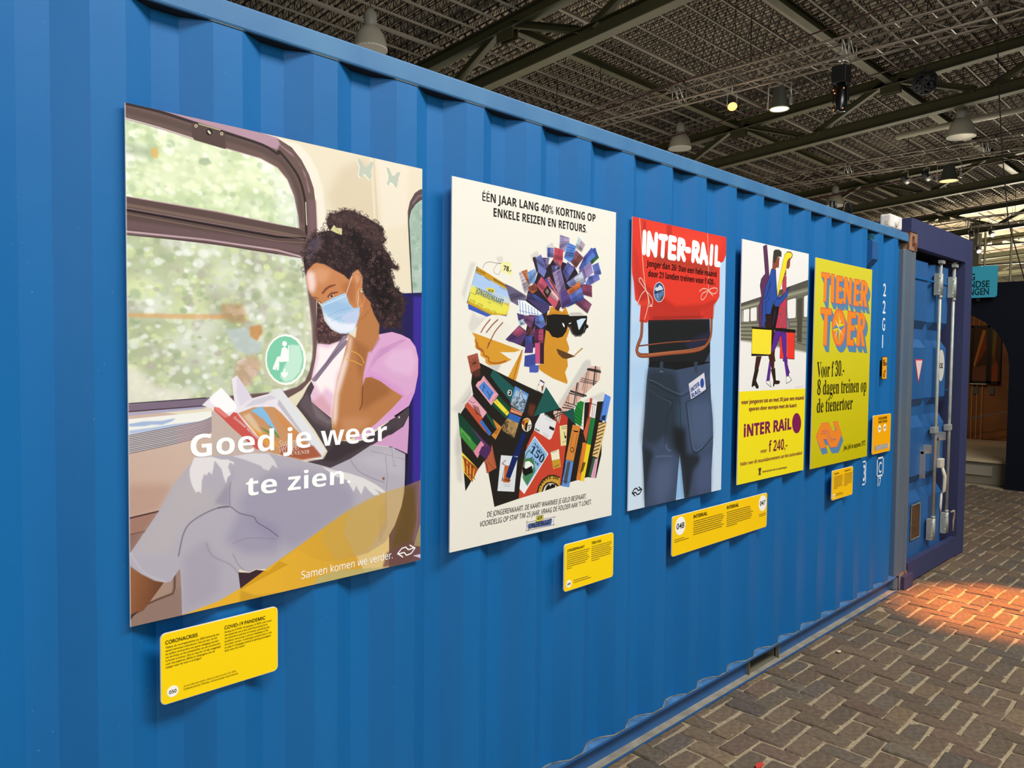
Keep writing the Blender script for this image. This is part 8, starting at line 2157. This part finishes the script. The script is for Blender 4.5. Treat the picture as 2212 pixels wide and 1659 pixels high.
mb = greek('l48', 175, 49, 10.2, (262, 278, 270, 262, 248, 276, 262, 70), RG)
mb = greek('l48', 175, 49, 10.2, (262, 278, 272, 262, 252, 276, 262), RG); m2 = greek('l48', 478, 49, 10, (236, 240, 246, 268, 252, 258, 244, 104), RG); m3 = greek('l48', 19, 110, 9, (80, 118), RG); m4 = greek('l48', 812, 108, 9, (76, 74), RG)
mb.add(m2.v, m2.f).add(m3.v, m3.f).add(m4.v, m4.f).build('small_print', mat('dark_brown_small_print', '#7a5c14', .6), r_, fix=False)['kind'] = 'stuff'
r_, disc = caption('l46', '#ffc60c'); disc(33, 157, 14)
text_later('l46', 'TIENERTOER', K_, 26, 26, 70, 9, 0, 'x', 0, .015); text_later('l46', 'TEENAGE TOUR', K_, 184, 23, 92, 9, 0, 'x', 0, .015); text_later('l46', '046', K_, 25, 161, 16, 8, 0, 'x', 0, .012)
mb = greek('l46', 26, 42, 9, (134, 130, 136, 128, 132, 120, 128, 130, 60), RG); m2 = greek('l46', 182, 40, 9, (128, 124, 120, 126, 122, 118, 124, 116, 50), RG); m3 = greek('l46', 60, 150, 9, (96, 110), RG)
mb.add(m2.v, m2.f).add(m3.v, m3.f).build('small_print', mat('dark_brown_small_print', '#7a5c14', .6), r_, fix=False)['kind'] = 'stuff'
r_, disc = caption('lg', '#ffb408'); disc(119, 94, 26, 1); disc(217, 92, 26, 1)
text_later('lg', 'DOELGROEPEN', K_, 92, 32, 160, 16, 0, 'x', 0, .02); text_later('lg', 'TARGET GROUPS', K_, 86, 56, 170, 16, 0, 'x', 0, .02)
text_later('lg', '046', '#26262c', 102, 101, 34, 15, 0, 'x', 0, .01); text_later('lg', '-', '#26262c', 160, 95, 14, 4, 0, 'x', 0, .02); text_later('lg', '050', '#26262c', 200, 99, 34, 15, 0, 'x', 0, .01)
cv = MB(); cw = MB(); w, h = BO['lg'][1]-BO['lg'][0], BO['lg'][3]-BO['lg'][2]
for i in range(11):
    for mbx, dx in ((cv, 0), (cw, 11)):
        x = (40+i*22.5+dx)/1000-w/2; zc = h-.221; mbx.add([(x, -.0014, zc), (x+.012, -.0014, zc+.017), (x+.022, -.0014, zc+.017), (x+.010, -.0014, zc), (x+.022, -.0014, zc-.017), (x+.012, -.0014, zc-.017)], [(0, 3, 2, 1), (0, 5, 4, 3)])
cv.build('chevrons', mat('ink_dark', '#33290f', .6), r_, fix=False); cw.build('white_chevrons', mat('white_print', '#fbfaf2', .5), r_, fix=False)
# ---- the container's own painted marks, yellow height plate, sign text and other writing
hp = empty('height_plate', (-.428, .0, 1.552), 'small orange-yellow height plate between the vertical digits and the upright sign', 'plate')
MB().prism(rrect(-.046, .046, 0, .157, .008), .0, .004).build('border', M_black, hp); MB().prism(rrect(-.042, .042, .004, .153, .007), -.001, .0).build('panel', mat('yellow_orange_plate', '#f5a81c', .5), hp)
MB().box(.005, .035, .004, .036, .02, .13).build('mounting_block', M_black, hp)
places['hp'] = ((lambda x, y: (x/1000-.046, -.0018, .157-y/1000)), 'lettering', hp)
text_later('hp', '8', '#1d1a10', 12, 62, 30, 40, 0, 'x', 0, .01); text_later('hp', "6m", '#1d1a10', 38, 62, 46, 30, 0, 'x', 0, .01); text_later('hp', "6''", '#1d1a10', 26, 142, 40, 46, 0, 'x', 0, .01)
places['mark'] = ((lambda x, y: (-.80+x/1000, .0035 if 0 else .0030, 2.3-y/1000)), 'painted_marks', ct)
for i, ch in enumerate('22G1'): text_later('mark', ch, '#e6ebee', 315+(8 if ch == '1' else 0), 92+100+i*116-10, 52 if ch != '1' else 16, 84, 0, 'x', 0, .01)
for ch, x, y, w_, h_ in (('3', 52, 1412, 34, 104), ('C', 326, 1388, 54, 72), ('17', 316, 1478, 60, 58)): text_later('mark', ch, '#e6ebee', x, y, w_, h_, 0, 'x', 0, .012)
bxm = MB()
def frame2(x0, x1, z0, z1, t, y): bxm.box(x0, x1, y-.0006, y, z0, z0+t).box(x0, x1, y-.0006, y, z1-t, z1).box(x0, x0+t, y-.0006, y, z0, z1).box(x1-t, x1, y-.0006, y, z0, z1)
frame2(-.505, -.385, .885, 1.02, .012, .003); bxm.box(-.71, -.70, .0024, .003, .86, 1.02).box(-.76, -.70, .0024, .003, 1.01, 1.02).box(-.76, -.70, .0024, .003, .86, .87)
bxm.build('mark_frame', mat('white_marking_paint', '#e6ebee', .5), ct)
places['sign'] = ((lambda x, y: (-.0135, 2.1-x/1000, 2.905-y/1000)), 'lettering', sg, (-1, 0))
text_later('sign', 'G', '#12303c', 1080, 178, 62, 82, 0, 'x', 0, .02)
text_later('sign', 'NDSE', '#12303c', 1075, 276, 236, 82, 0, 'x', 0, .02); text_later('sign', 'NGEN', '#12303c', 1075, 374, 232, 82, 0, 'x', 0, .02)
places['door'] = ((lambda x, y: (x/1000, .0505, 2.44-y/1000)), 'sticker_lettering', door)
text_later('door', 'CSC', '#2a2c2c', 955, 820, 90, 40, 0, 'b', 0, 0)
for i in range(5): text_later('door', '---', '#6a4a48', 425+i*2, 790+i*20, 50-i*8, 3, 0, 'b', 0, 0)
flush_text(places)
# small litter: red leaf on the bricks at the bottom edge, pebbles
tag(MB().prism([(-.03, -.004), (-.01, -.014), (.02, -.01), (.034, .002), (.012, .012), (-.015, .012)], .003, .006, axis='z').build('red_paper_scrap', mat('red_scrap', '#c8382c', .6)), 'small red scrap of paper on the bricks at the bottom edge', 'paper').location = (-2.985, -.437, 0)
for k, (x, y, s_, c, lab) in enumerate(((-1.51, -.17, .017, '#cdbd98', 'pale round pebble lying in a brick joint'),)):
    o = MB().lathe([(0, -.5), (.7, -.42), (1, 0), (.7, .45), (0, .55)], n=10).build('pebble', mat('pebble_'+c, c, .8)); o.scale = (s_, s_*.8, s_*.6); o.location = (x, y, .006); tag(o, lab, 'pebble')
